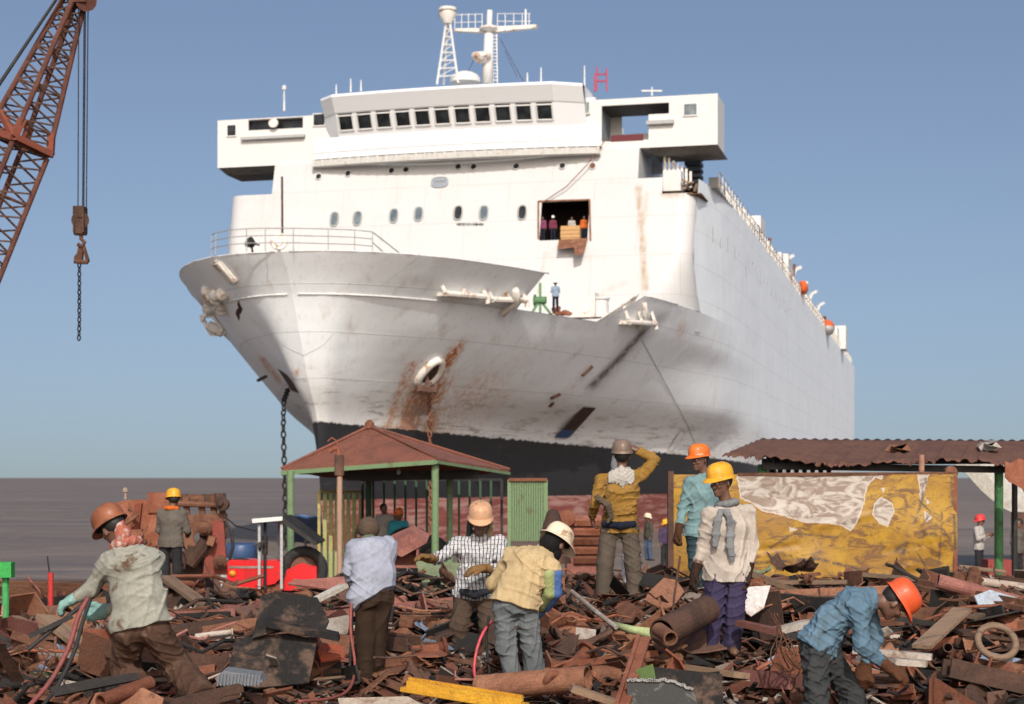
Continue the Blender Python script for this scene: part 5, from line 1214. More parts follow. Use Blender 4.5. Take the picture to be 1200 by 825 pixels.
def helmet(name, parent, c, up, fwd, mat, s=1.0, ridge=True, full=False, inner=None):
    up = nrm(up); fwd = nrm(V3(fwd) - up * (V3(fwd) @ up)); sd = np.cross(fwd, up); rows = []; nseg = 36
    prof = [(1.0, 0), (1.0, .1), (.985, .3), (.94, .52), (.86, .7), (.72, .84), (.52, .94), (.28, .985), (0.02, 1.0)]
    mb = MB()
    for (r, hgt) in prof:
        row = []
        for k in range(nseg):
            a = 2 * math.pi * k / nseg; f_ = math.cos(a); s_ = math.sin(a)
            rr = r * (1 + (.035 * math.exp(-(s_ / .16) ** 2) if ridge else 0) * (hgt > .25)); hh = hgt * (1 + (.03 * math.exp(-(s_ * r / .16) ** 2) if ridge and r < .99 else 0))
            row.append(Vector(V3(c) + fwd * (f_ * rr * .133 * s) + sd * (s_ * rr * .108 * s) + up * (hh * .125 * s)))
        rows.append(row)
    # brim: short all round, a peak in front
    br = []; br2 = []; lip = []
    for k in range(nseg):
        a = 2 * math.pi * k / nseg; f_ = math.cos(a); s_ = math.sin(a); pk = max(0, f_) ** 2.2
        ext = (.012 + .042 * pk + (.028 if full else 0)) * s; dn = (-.012 - .018 * pk - (.012 if full else 0)) * s
        o = fwd * (f_ * (.133 * s + ext)) + sd * (s_ * (.108 * s + ext * .8))
        br.append(Vector(V3(c) + o + up * dn)); br2.append(Vector(V3(c) + o + up * (dn - .006)))
        lip.append(Vector(V3(c) + fwd * (f_ * .127 * s) + sd * (s_ * .102 * s) - up * .004))
    mb.grid([lip, br2, br] + rows, closed=True)
    o = mb.build(name, mat, parent, autosmooth=50)
    b2 = MB(); b2.grid([[Vector(V3(c) + fwd * (math.cos(2 * math.pi * k / 20) * r * .12 * s) + sd * (math.sin(2 * math.pi * k / 20) * r * .098 * s) + up * h_ * s) for k in range(20)] for r, h_ in ((1.03, -.02), (1.03, .0), (.9, .06), (.5, .1), (.01, .11))], closed=True)
    b2.build('suspension', M['black'], o, smooth=True)
    return o

def person(label, Y, J, face=(0, -1, 0), up=(0, 0, 1), group=None, skinm='skin_dark', shirt=None, pants=None, boots=True, helm_=None, gloves=None, gl=.006,
           res=.0076, sleeve=(.95, .95), hem=.12, loose=.016, leg_loose=.022, amp=.011, detail=True, hands=None, ground=None, size=1.0, cut_hem=True, flare=1.25, headscale=1.0, seed=None, build_=1.0, hemvec=None):
    P = {k: V3(at(v[0], v[1], Y + (v[2] if len(v) > 2 else 0))) for k, v in J.items()}
    sg = len(label) * 7 + int(Y * 10) if seed is None else seed
    feet = (P['anl'] + P['anr']) / 2; gnd = min(P['anl'][2], P['anr'][2]) - .08
    t = thing('person', label, 'person', (feet[0], feet[1], gnd), 0, group)
    S = Sdf(); sh = nrm(P['shr'] - P['shl']); hs = nrm(P['hipr'] - P['hipl']); face = nrm(face); up_ = nrm(up); up_ = nrm(up_ - face * (up_ @ face)); ear = np.cross(face, up_)
    pel = P['pel']; neck = P['neck']; hd = P['head']; q = size; bw = build_
    mid = lerp(pel, neck, .38) if 'mid' not in P else P['mid']; chest = lerp(pel, neck, .74) if 'chest' not in P else P['chest']
    ms = nrm(sh + hs)
    # ---- body: one continuous surface
    S.cone(pel, mid, .088 * bw, .084 * bw, side=hs, w=1.45, k=.05).cone(mid, chest, .084 * bw, .1 * bw, side=ms, w=1.5, k=.05).cone(chest, lerp(chest, neck, .7), .1 * bw, .06, side=sh, w=1.6, k=.05)
    S.cone(P['shl'], P['shr'], .048, .048, k=.05).cone(neck, hd - up_ * .03, .056, .05, k=.03)
    for x in 'lr':
        a, b, c = P['sh' + x], P['el' + x], P['wr' + x]
        S.cone(a, b, .05, .04, k=.03).cone(b, c, .042, .028, k=.02)
        S.cone(P['hip' + x], P['kn' + x], .078, .052, k=.04).cone(P['kn' + x], P['an' + x], .054, .036, k=.02)
        toe = P.get('toe' + x); toe = P['an' + x] + nrm((face[0], face[1], 0)) * .15 - V3((0, 0, .055)) if toe is None else toe
        P['toe' + x] = toe; S.cone(P['an' + x] - V3((0, 0, .03)), toe, .036, .028, k=.02)
    # head
    h_ = q * headscale
    S.ell(hd + up_ * .022 * h_ - face * .012, (face, ear, up_), (.098 * h_, .078 * h_, .1 * h_), k=.02)
    S.ell(hd - up_ * .045 * h_ + face * .03 * h_, (face, ear, up_), (.062 * h_, .056 * h_, .068 * h_), k=.03)
    if detail:
        S.cone(hd + face * .088 * h_ + up_ * .005, hd + face * .106 * h_ - up_ * .03, .008, .014, k=.012)        # nose
        S.ell(hd + face * .1 * h_ - up_ * .033, (face, ear, up_), (.012, .018, .009), k=.01)
        S.cone(hd + face * .088 * h_ + up_ * .022 - ear * .032, hd + face * .088 * h_ + up_ * .022 + ear * .032, .008, .008, k=.014)   # brow
        for s_ in (-1, 1):
            S.ell(hd + face * .094 * h_ + ear * .03 * s_ + up_ * .006, (face, ear, up_), (.012, .018, .011), k=.01, sub=True)
            S.ell(hd + face * .074 * h_ + ear * .04 * s_ - up_ * .018, (face, ear, up_), (.02, .018, .016), k=.02)  # cheek
            S.ell(hd + ear * .082 * s_ * h_ - face * .005 - up_ * .006, (nrm(face + ear * s_ * .5), nrm(ear - face * s_ * .5), up_), (.02, .008, .032), k=.008)
        S.ell(hd + face * .083 * h_ - up_ * .066, (face, ear, up_), (.016, .024, .007), k=.008).ell(hd + face * .081 * h_ - up_ * .079, (face, ear, up_), (.015, .02, .007), k=.008)
        S.ell(hd + face * .09 * h_ - up_ * .0725, (face, ear, up_), (.012, .02, .0025), k=.004, sub=True)
        S.ell(hd + face * .066 * h_ - up_ * .1, (face, ear, up_), (.02, .022, .016), k=.02)   # chin
    hands = hands or {}
    HS = {}
    for x in 'lr':
        w_ = P['wr' + x]; fd = nrm(w_ - P['el' + x]); hv = hands.get(x, {})
        d_ = nrm(hv.get('d', fd)); out = sh * (1 if x == 'r' else -1)
        fwd_b = nrm(np.cross(V3((0, 0, 1)), sh)) if abs(sh[2]) < .9 else V3((0, -1, 0))
        fwd_b = fwd_b if fwd_b @ V3((face[0], face[1], 0)) >= 0 else -fwd_b
        pn = hv.get('n', -out); ts = hv.get('t', fwd_b); HS[x] = (w_, d_, pn, ts, hv.get('curl', .6))
        hand_sdf(S, w_, d_, pn, ts, 0.0 if not gloves else -.001, HS[x][4], k=.006 if detail else .012)
    body = link_np('body', S.mesh(res * .92), M[skinm], t)
    if detail:
        for s_ in (-1, 1):
            c = hd + face * .081 * h_ + ear * .03 * s_ + up_ * .005; e = MB(); e.lathe(c, face, [(0, -.01), (.009, -.006), (.0125, .001), (.0105, .006), (.006, .009), (0, .01)], 12); eo = e.build('eye', M['eye'], t, smooth=True)
            e = MB(); e.lathe(c + face * .0075, face, [(0, 0), (.005, .0005), (.003, .0032), (0, .0036)], 10); e.build('iris', M['iris'], eo, smooth=True)
    hr = Sdf(); hr.ell(hd + up_ * .03 * h_ - face * .022, (face, ear, up_), (.099 * h_, .084 * h_, .1 * h_), k=.01)
    if not (helm_ is None and False): link_np('hair', hr.mesh(.009, cuts=[(hd - face * .012, face - up_ * .9)]), M['hair'], t)
    # ---- clothes
    L = loose
    if shirt:
        C = Sdf(); dn = nrm(pel - mid) if hemvec is None else nrm(hemvec); hemp = pel + dn * hem
        C.cone(hemp + dn * .02, pel, .108 * bw + L, .104 * bw + L, side=hs, w=1.66, k=.05).cone(pel, mid, .104 * bw + L, .09 * bw + L, side=hs, w=1.55, k=.05).cone(mid, chest, .09 * bw + L, .104 * bw + L, side=ms, w=1.5, k=.05).cone(chest, lerp(chest, neck, .75), .104 * bw + L, .062 + L * .5, side=sh, w=1.6, k=.05)
        C.cone(P['shl'], P['shr'], .05 + L * .6, .05 + L * .6, k=.05)
        C.cone(lerp(chest, neck, .8), neck + nrm(neck - chest) * .015, .07, .062, k=.03, flat=True)
        for i, x in enumerate('lr'):
            a, b, c = P['sh' + x], P['el' + x], P['wr' + x]; f_ = sleeve[i]
            C.cone(a, b, .055 + L * .6, .047 + L * .6, k=.035).cone(b, lerp(b, c, f_), .048 + L * .6, .036 + L * .55, k=.02, flat=True)
        o = link_np('shirt', C.mesh(res, folds(sg, amp), [(hemp, dn)] if cut_hem else []), shirt, t)
        # collar
        co = Sdf(); nd = nrm(neck - chest); n2 = neck + nd * .012
        f2 = nrm(face - nd * (face @ nd)); s2 = np.cross(f2, nd); ring_ = [n2 + f2 * (.062 * math.cos(a)) + s2 * (.066 * math.sin(a)) - nd * (.02 * math.cos(a)) for a in np.linspace(0, 2 * math.pi, 17)]
        for a, b in zip(ring_[1:-2], ring_[2:-1]): co.cone(a, b, .014, .014, side=nd, w=1.6, k=.01)
        link_np('collar', co.mesh(res * .9), shirt, t)
    if pants:
        C = Sdf(); G = leg_loose
        C.cone(lerp(pel, mid, .25), pel, .094 * bw + .012, .096 * bw + .014, side=hs, w=1.38, k=.05, flat0=True)
        C.cone(P['hipl'], P['hipr'], .08 + G * .25, .08 + G * .25, k=.05)
        for x in 'lr':
            a, b, c = P['hip' + x], P['kn' + x], P['an' + x]
            C.cone(a, b, .072 + G * .8, .056 + G, k=.03).cone(b, c + nrm(c - b) * .03, .056 + G, .04 + G * flare, k=.03, flat=True)
        link_np('trousers', C.mesh(res, folds(sg + 5, amp * 1.1, 30)), pants, t)
    if boots:
        for x in 'lr':
            C = Sdf(); a = P['an' + x]; to = P['toe' + x]; dn = V3((0, 0, -.045)); hl = a + dn * .9 - nrm(to - a) * .02
            C.cone(a + V3((0, 0, .05)), a + dn * .4, .046, .046, k=.02).cone(hl, lerp(a, to, .9) + V3((0, 0, .0)), .04, .036, k=.02, side=np.cross(nrm(to - a), V3((0, 0, 1))), w=1.15)
            link_np('boot', C.mesh(.0095), boots if not isinstance(boots, bool) else M['boot'], t)
    if gloves:
        for x in 'lr':
            w_, d_, pn, ts, cu = HS[x]; C = Sdf(); hand_sdf(C, w_, d_, pn, ts, gl, cu, k=.007, scale=1.06)
            C.cone(w_ - d_ * .0 - nrm(w_ - P['el' + x]) * .1, w_ + d_ * .02, .05, .036, k=.02, flat0=True)
            link_np('glove', C.mesh(.0068, folds(sg + 9, .0025, 90)), gloves, t)
    if helm_: helmet('helmet', t, hd + up_ * .06 * h_ + face * .005, up_, face, helm_[0], helm_[1] if len(helm_) > 1 else 1.0, full=len(helm_) > 2)
    return t, P, dict(face=face, up=up_, ear=ear, sh=sh, hs=hs, chest=chest, mid=mid, sg=sg)

def wrap(t, name, pts, rs, mat, res=.008, amp=.004, sd=1, side=None, w=1.0, k=.015):
    C = Sdf(); C.chain(pts, rs, k=k, side=side, w=w); return link_np(name, C.mesh(res, folds(sd, amp * .6, 70)), mat, t)
def neck_ring(P, I, r=.078, n=12, drop=.0):
    nd = nrm(P['neck'] - I['chest']); f2 = nrm(I['face'] - nd * (I['face'] @ nd)); s2 = np.cross(f2, nd); c = P['neck'] + nd * .015
    return [c + f2 * (r * math.cos(a)) + s2 * (r * 1.05 * math.sin(a)) - nd * (drop * math.cos(a)) for a in np.linspace(0, 2 * math.pi, n + 1)]

hY = helm('yellow_helmet', (.62, .31, .015), (.45, .2, .02)); hO = helm('orange_helmet', (.66, .14, .012), (.5, .1, .02)); hR = helm('red_orange_helmet', (.56, .075, .018), (.42, .06, .025))
hBr = helm('scorched_brown_helmet', (.23, .075, .03), (.1, .04, .025), .5, .45, .65); hG = helm('grey_brown_helmet', (.17, .12, .09), (.1, .07, .055), .4); hT = helm('dusty_tan_helmet', (.5, .29, .17), (.3, .15, .08), .5, .5, .64)
hW = helm('dirty_white_helmet', (.62, .52, .38), (.28, .18, .11), .5, .54, .66)
gB = cloth('brown_glove', (.1, .045, .025), (.05, .025, .017)); gTan = cloth('tan_leather_glove', (.27, .15, .06), (.13, .07, .035)); gTeal = cloth('teal_rubber_glove', (.3, .52, .47), (.16, .26, .23))
gDk = cloth('dark_glove', (.045, .025, .018), (.09, .045, .03))

# -- man in the yellow helmet
T, P, I = person('man in yellow helmet, pale beige shirt, grey scarf and wide purple trousers, looking aside', 15.2,
    dict(head=(845, 566), neck=(852, 592, .03), chest=(853, 618), mid=(853, 645), pel=(852, 668), shl=(830, 602, -.06), shr=(877, 600, .06), ell=(823, 641, .02), elr=(882, 640, .06), wrl=(814, 673, -.06), wrr=(876, 672, -.02),
         hipl=(841, 672), hipr=(864, 672), knl=(835, 716, -.02), knr=(861, 716, -.02), anl=(832, 757, -.0), anr=(857, 757, .03), toel=(827, 764, -.16), toer=(861, 765, -.14)),
    face=(-.74, -.64, -.14), up=(-.1, -.1, 1), shirt=cloth('beige_shirt', (.6, .53, .46), (.42, .34, .28), .56, .8), pants=cloth('purple_trousers', (.062, .05, .11), (.09, .06, .075), weave=.2), boots=cloth('brown_shoe', (.2, .11, .07), (.1, .06, .045)),
    helm_=(hY, 1.02), gloves=gDk, leg_loose=.034, flare=1.5, hem=.1, amp=.011, sleeve=(.55, .62), build_=1.0, hands={'l': dict(d=(-.25, -.15, -1), curl=.5), 'r': dict(d=(-.1, -.1, -1), curl=.45)})
sc = cloth('grey_scarf', (.26, .27, .28), (.16, .16, .17), weave=.5); rg = neck_ring(P, I, .082, 12, .02); wrap(T, 'scarf', rg, [.03] * 13, sc, sd=4, amp=.008)
def on_chest(px, py, off=.0): return V3(at(px, py, 15.2 - .155 - off))
wrap(T, 'scarf_end', [on_chest(851, 598, -.04), on_chest(857, 612, .005), on_chest(856, 628, .01), on_chest(855, 641, .012), on_chest(858, 651, .01)], [.016, .014, .013, .013, .015], sc, side=(1, 0, 0), w=2.7, sd=5, amp=.003, k=.02, res=.0052)
wrap(T, 'scarf_end', [on_chest(845, 598, -.05), on_chest(841, 610, -.005), on_chest(839, 626, .0), on_chest(838, 640, .0)], [.015, .013, .012, .011], sc, side=(1, 0, 0), w=2.6, sd=6, amp=.003, k=.02, res=.0052)
for k in range(7): e = None
fr_m = MB()
for k in range(8): a_ = Vector(on_chest(855 + k * .9, 650, .012)); fr_m.tube([a_, a_ + Vector((random.uniform(-.01, .01), -.004, -.05 - random.random() * .02))], .0035, 5)
fr_m.build('scarf_fringe', sc, T)
p1 = I['chest'] + V3((.02, -.14, .05)); e = MB()
for k in range(6):
    b_ = p1 + V3((-.012, 0, -.06 * k)); e.lathe(b_, (0, -1, 0), [(0, 0), (.006, 0), (.006, .004), (0, .004)], 8)
e.build('shirt_buttons', M['grey'], T)
# -- man in the orange helmet behind him
T, P, I = person('man in bright orange helmet and light teal shirt standing behind the yellow helmeted man', 19.0,
    dict(head=(820, 539.5), neck=(826, 557, .02), chest=(826, 578), mid=(824, 603), pel=(822, 624), shl=(808, 565, -.05), shr=(845, 563, .06), ell=(800, 596, -.02), elr=(850, 600, .1), wrl=(795, 624, -.12), wrr=(846, 630, 0),
         hipl=(813, 627), hipr=(831, 627), knl=(815, 663), knr=(832, 663), anl=(818, 697), anr=(835, 697)),
    face=(-.75, -.62, -.05), up=(-.03, 0, 1), shirt=cloth('teal_shirt', (.22, .36, .38), (.15, .22, .23)), pants=cloth('dark_teal_jeans', (.04, .075, .095), (.06, .06, .06)), helm_=(hO, 1.02), gloves=gB, gl=.012, hem=.06, hands={'l': dict(d=(-.35, -.3, -.85), curl=.8)}, sleeve=(.8, .9))
rows = []
for dz in (.016, .044):
    row = []
    for k in range(7):
        th = R(28 + k * 7); c0 = P['head'] + I['up'] * (.052 + dz) + I['face'] * .005; row.append(Vector(c0 + I['face'] * math.cos(th) * (.1385 - dz * .18) - I['ear'] * math.sin(th) * (.1135 - dz * .15)))
    rows.append(row)
e = MB(); e.grid(rows); e.build('helmet_label', M['white'], T)
# -- man holding his helmet, seen from behind
T, P, I = person('man seen from behind in mustard shirt and grey trousers, one hand on his brown helmet', 18.0,
    dict(head=(729, 535), neck=(728, 553, -.02), chest=(728, 575), mid=(727, 597), pel=(726, 618), shl=(704, 562, 0), shr=(750, 557, 0), ell=(697, 590, -.06), elr=(768, 539, .02), wrl=(694, 606, .1), wrr=(746, 527, .02),
         hipl=(714, 620), hipr=(738, 620), knl=(709, 661), knr=(742, 661), anl=(707, 700), anr=(744, 698), toel=(703, 706, .15), toer=(750, 704, .16)),
    face=(.0, 1, .12), up=(0, -.12, 1), shirt=cloth('mustard_shirt', (.36, .2, .045), (.25, .15, .07), .5, .75), pants=cloth('taupe_trousers', (.125, .1, .078), (.09, .065, .05)), helm_=(hG, 1.0), gloves=None, skinm='skin_dark', hem=.06, amp=.011,
    hands={'r': dict(d=(-.75, .1, .35), n=(-.3, .5, -.6), curl=.45), 'l': dict(d=(.1, .3, -.9))}, sleeve=(1.0, .92), leg_loose=.03, flare=1.5)
vst = cloth('off_white_back_cloth', (.56, .53, .48), (.4, .36, .31), weave=.4)
wrap(T, 'back_cloth', [P['neck'] + V3((-.125, -.075, -.055)), P['neck'] + V3((0, -.1, -.045)), P['neck'] + V3((.115, -.075, -.05))], [.022, .026, .022], vst, side=(0, 0, 1), w=3.3, sd=3, amp=.009, res=.006, k=.03)
wrap(T, 'neck_cloth', neck_ring(P, I, .075, 10), [.034] * 11, cloth('pale_neck_cloth', (.5, .46, .42), (.3, .27, .25)), sd=8, amp=.008)
wrap(T, 'head_cloth', [P['head'] + V3((-.085, -.02, .0)), P['head'] + V3((-.085, -.03, -.09)), P['neck'] + V3((-.07, -.06, -.02))], [.025, .035, .04], cloth('grey_head_cloth', (.2, .21, .23), (.13, .13, .14)), sd=9, amp=.006)
gk = cloth('grey_brown_rag', (.13, .1, .07), (.08, .06, .045)); wrap(T, 'held_rag', [V3(at(700, 583, 17.8)), V3(at(712, 592, 17.78)), V3(at(716, 606, 17.8)), V3(at(712, 612, 17.8))], [.035, .04, .03, .02], gk, sd=2, amp=.01)
wrap(T, 'belt', [V3(at(708, 614, 17.9)), V3(at(727, 616, 17.84)), V3(at(743, 614, 17.9))], [.03, .034, .03], cloth('navy_waistband', (.018, .022, .04)), side=(0, 0, 1), w=1.2, sd=2)
# -- man bent over in the light blue shirt (with torch)
T, P, I = person('man bent forward in pale blue shirt and dark brown trousers, holding a cutting torch', 14.5,
    dict(head=(430, 629, .3), neck=(433, 640, .22), chest=(435, 648, .1), mid=(438, 674, .0), pel=(437, 700, -.02), shl=(415, 643, .12), shr=(455, 638, .17), ell=(409, 668, .06), elr=(452, 678, .38), wrl=(417, 692, .2), wrr=(430, 694, .42),
         hipl=(430, 703, -.02), hipr=(448, 702, .02), knl=(428, 750, -.0), knr=(441, 748, .08), anl=(428, 793, 0), anr=(440, 793, .1), toel=(416, 800, .12), toer=(450, 801, .24)),
    face=(-.3, .72, -.6), up=(-.1, .6, .8), shirt=cloth('pale_blue_shirt', (.42, .45, .55), (.34, .33, .38), .55, .8), pants=cloth('dark_brown_trousers', (.05, .03, .02), (.075, .045, .03)), helm_=None, gloves=gTan, leg_loose=.028, flare=1.3, hem=.02, amp=.011, build_=1.06, loose=.022, sleeve=(.8, .9),
    hemvec=(.55, -.25, -.8))
wrap(T, 'cap', [P['head'] + I['up'] * .05 - I['face'] * .06, P['head'] + I['up'] * .06 + I['face'] * .05], [.1, .09], cloth('brown_cap', (.12, .085, .06), (.08, .05, .035)), sd=5, amp=.006)
wrap(T, 'neck_cloth', neck_ring(P, I, .078, 10), [.026] * 11, cloth('green_neck_cloth', (.17, .2, .13), (.3, .22, .1)), sd=5, amp=.006)
# -- man facing in the checked shirt
T, P, I = person('man facing forward in white checked shirt and dusty tan helmet, wearing tan gloves', 15.6,
    dict(head=(563, 611, -.1), neck=(561, 628, 0), chest=(560, 646, .02), mid=(558, 671, .06), pel=(556, 696, .1), shl=(537, 638, .0), shr=(585, 636, .03), ell=(514, 654, -.12), elr=(591, 667, -.04), wrl=(504, 655, -.34), wrr=(566, 666, -.26),
         hipl=(545, 699, .1), hipr=(569, 699, .1), knl=(538, 735, .0), knr=(573, 733, .02), anl=(540, 768, .05), anr=(576, 768, .05), toel=(535, 776, -.1), toer=(581, 776, -.1)),
    face=(.05, -.94, -.3), up=(0, -.28, .95), shirt=cloth('checked_shirt', (.74, .74, .76), (.5, .47, .45), .6, .85, pattern='check'), pants=cloth('grey_brown_trousers', (.1, .068, .05), (.065, .042, .032)), helm_=(hT, 1.04), gloves=gTan, gl=.009, hem=.03, amp=.01, leg_loose=.034, flare=1.4, sleeve=(.75, .75),
    hands={'l': dict(d=(-.55, -.35, .15), curl=.45, n=(.1, -.3, -.9)), 'r': dict(d=(-.95, -.2, -.1), curl=.4, n=(0, .2, -1))})
for s_ in (-1, 1): wrap(T, 'head_cloth', [P['head'] + I['ear'] * .09 * s_ + I['up'] * .03, P['head'] + I['ear'] * .098 * s_ - I['up'] * .06 - I['face'] * .02, P['neck'] + I['ear'] * .085 * s_], [.022, .028, .034], cloth('dark_green_cloth' if s_ > 0 else 'pale_head_cloth', (.05, .07, .06) if s_ > 0 else (.45, .36, .22)), sd=3 + s_, amp=.006)
wrap(T, 'waist_cloth', [V3(at(541, 693, 15.54)), V3(at(556, 697, 15.5)), V3(at(574, 692, 15.5))], [.026, .032, .026], cloth('dark_waist_cloth', (.03, .034, .045)), sd=4, amp=.008, side=(0, 0, 1), w=1.2)
# -- man bent to the right in the cream shirt
T, P, I = person('man bent sideways seen from behind in cream shirt with striped sleeve and grey jeans', 14.0,
    dict(head=(650, 638, .16), neck=(636, 648, .12), chest=(623, 660, .06), mid=(611, 684, 0), pel=(603, 708, -.02), shl=(600, 652, .12), shr=(647, 665, .02), ell=(578, 684, .24), elr=(648, 694, .08), wrl=(592, 712, .4), wrr=(634, 716, .26),
         hipl=(591, 711), hipr=(617, 711, .02), knl=(593, 758, -.0), knr=(622, 756, .04), anl=(605, 806, 0), anr=(630, 800, .08), toel=(609, 817, .14), toer=(643, 812, .2)),
    face=(.55, .62, -.55), up=(.42, .3, .86), shirt=cloth('cream_shirt', (.62, .47, .26), (.5, .37, .22), .5, .8), pants=cloth('grey_blue_jeans', (.17, .19, .2), (.12, .125, .125)), helm_=(hW, 1.03, True), gloves=cloth('blue_glove', (.12, .2, .42)), hem=.015, amp=.011, build_=1.04, loose=.022, leg_loose=.028, flare=1.3, sleeve=(.85, .3), hemvec=(-.25, -.15, -.95))
for j, (o_, mm) in enumerate(((-.02, cloth('blue_sleeve_stripe', (.1, .2, .5))), (.03, cloth('lime_sleeve_stripe', (.42, .48, .22))))):
    wrap(T, 'sleeve_panel', [P['shr'] + V3((.025 - j * .055, -.02 - j * .03, -.05)), P['elr'] + V3((.02 - j * .05, -.03 - j * .02, .0)), lerp(P['elr'], P['wrr'], .75) + V3((.02 - j * .05, -.03 - j * .02, 0))], [.056, .053, .045], mm, sd=j, amp=.005)
wrap(T, 'head_cloth', [P['head'] - I['face'] * .05 - I['up'] * .02, P['head'] - I['up'] * .07 + I['face'] * .02, P['neck'] + V3((.02, .02, .03))], [.088, .075, .07], cloth('black_head_cloth', (.014, .013, .014), (.03, .028, .028)), sd=5, amp=.006)
# -- kneeling man at the left
T, P, I = person('man kneeling at left in dirty pale grey shirt, scorched brown helmet and teal gloves', 12.5,
    dict(head=(133, 620, .06), neck=(149, 640, .05), chest=(154, 660, .02), mid=(162, 697, 0), pel=(166, 733, 0), shl=(124, 662, .0), shr=(180, 655, .1), ell=(107, 690, .06), elr=(178, 700, .3), wrl=(86, 702, .1), wrr=(122, 716, .42),
         hipl=(150, 740), hipr=(182, 740, .04), knl=(147, 784, .3), knr=(206, 780, .26), anl=(168, 822, -.12), anr=(236, 816, -.1), toel=(176, 836, -.2), toer=(250, 828, -.2)),
    face=(-.62, .62, -.48), up=(-.42, .1, .9), shirt=cloth('dirty_pale_shirt', (.4, .4, .34), (.14, .085, .05), .56, .68, 4), pants=cloth('dark_brown_leather', (.1, .055, .038), (.2, .125, .095), .5, .72, 6), helm_=(hBr, 1.08), gloves=gTeal, gl=.012, hem=.015, amp=.011, build_=1.1, loose=.024, leg_loose=.055, flare=1.35, sleeve=(.8, .9),
    hands={'l': dict(d=(-.8, .1, -.45), curl=.55, n=(0, .2, -1), t=(.2, .9, .1))}, hemvec=(.25, -.1, -.95))
rs = cloth('red_white_scarf', (.5, .16, .11), (.6, .5, .46), .5, .62, 22); wrap(T, 'scarf', neck_ring(P, I, .08, 10), [.038] * 11, rs, sd=3, amp=.01)
wrap(T, 'scarf_fold', [P['head'] - I['face'] * .075 - I['up'] * .02, P['head'] - I['face'] * .07 - I['up'] * .085, P['neck'] + V3((0, -.04, .03))], [.05, .06, .06], rs, sd=8, amp=.008)
# -- man bent over at the right in the blue shirt
T, P, I = person('man bent over at right in blue denim shirt, red orange helmet and brown gloves', 12.3,
    dict(head=(1047, 706, .03), neck=(1020, 702, .02), chest=(1003, 709, .0), mid=(975, 727, .0), pel=(957, 757, .0), shl=(1008, 716, -.17), shr=(1016, 708, .18), ell=(1010, 757, -.2), elr=(1026, 748, .26), wrl=(1042, 783, -.1), wrr=(1012, 786, .26),
         hipl=(955, 763, -.1), hipr=(968, 763, .1), knl=(957, 827, -.12), knr=(1000, 818, .16), anl=(926, 890, -.12), anr=(990, 888, .16)),
    face=(.55, .05, -.83), up=(.83, -.08, .5), shirt=cloth('blue_denim_shirt', (.14, .24, .33), (.1, .14, .16), .5, .75), pants=cloth('charcoal_trousers', (.05, .055, .058), (.08, .07, .062)), helm_=(hR, 1.06), gloves=cloth('rust_brown_glove', (.13, .055, .028), (.07, .035, .024)), gl=.014, hem=.03, amp=.011, build_=1.06, loose=.02, leg_loose=.034, flare=1.4, sleeve=(.75, .75),
    hands={'l': dict(d=(.92, -.15, -.35), curl=.6, n=(-.1, .2, -1)), 'r': dict(d=(-.2, -.2, -1), curl=.7)}, hemvec=(-.55, 0, -.85))

# -- people farther back, built the same way from a standing pose
def stander(label, px, py, Y, hgt, ang=0, helm_=None, shirt=None, pants=None, res=.016, arms=((.28, .0), (.28, .0)), lean=0, group='workers and onlookers farther back', skinm='skin_dark', gloves=None, feet=True, sit=False):
    """px,py: the feet in the photo; ang: facing, 0 = towards the camera, degrees turning to the right"""
    s_ = F / Y * hgt / 1.72; a = R(ang); c, sn = math.cos(a), math.sin(a)
    def q(x, d, z): return (px + (x * c - d * sn) * s_ - 0, py - z * s_, (-d * c - x * sn) * hgt / 1.72 * 1.0)
    # x = to image right when facing the camera, d = forwards
    ld = lean
    J = dict(head=q(0, .05 + ld, 1.56), neck=q(0, 0 + ld * .8, 1.42), chest=q(0, ld * .5, 1.25), mid=q(0, ld * .2, 1.07), pel=q(0, 0, .93), shl=q(-.18, ld * .75, 1.36), shr=q(.18, ld * .75, 1.36), ell=q(-.23, ld * .5 + arms[0][1] * .3, 1.1), elr=q(.23, ld * .5 + arms[1][1] * .3, 1.1),
             wrl=q(-.24 + arms[0][1] * .3, .05 + ld * .5 + arms[0][1], 1.1 - arms[0][0] + .04), wrr=q(.24 - arms[1][1] * .3, .05 + ld * .5 + arms[1][1], 1.1 - arms[1][0] + .04), hipl=q(-.09, 0, .9), hipr=q(.09, 0, .9), knl=q(-.1, .03, .5), knr=q(.1, .02, .5), anl=q(-.11, 0, .08), anr=q(.11, -.02, .08))
    fx, fy = sn, -c
    return person(label, Y, J, face=(fx, fy, -.15), up=(0, 0, 1), group=group, skinm=skinm, shirt=shirt, pants=pants, helm_=helm_, gloves=gloves, res=res, detail=False, amp=.006, hem=.1, seed=int(px * 3 + Y))
greyW = cloth('grey_work_shirt', (.16, .14, .12), (.1, .08, .065)); whiteW = cloth('white_work_shirt', (.55, .52, .48), (.4, .35, .3)); darkP = cloth('dark_work_trousers', (.035, .035, .04), (.06, .05, .045)); navyP = cloth('navy_work_trousers', (.02, .025, .05))
purpS = cloth('purple_shirt', (.09, .06, .12), (.12, .08, .1)); tanS = cloth('olive_shirt', (.1, .09, .07), (.07, .06, .05)); maroonS = cloth('maroon_shirt', (.22, .05, .09), (.15, .04, .06)); orangeS = cloth('orange_shirt', (.7, .16, .03)); pinkS = cloth('plum_shirt', (.25, .07, .14)); lblueS = cloth('sky_blue_shirt', (.32, .42, .55)); tealS = cloth('turquoise_shirt', (.05, .35, .42))
T, P, I = stander('man in yellow helmet and grey shirt working beside the rusty winch, far left', 200, 705, 26, 1.7, 200, (hY, 1.05), greyW, darkP, .011, arms=((.1, .25), (.1, .25)), lean=.08)
wrap(T, 'neck_cloth', neck_ring(P, I, .078, 8), [.035] * 9, orangeS, res=.012)
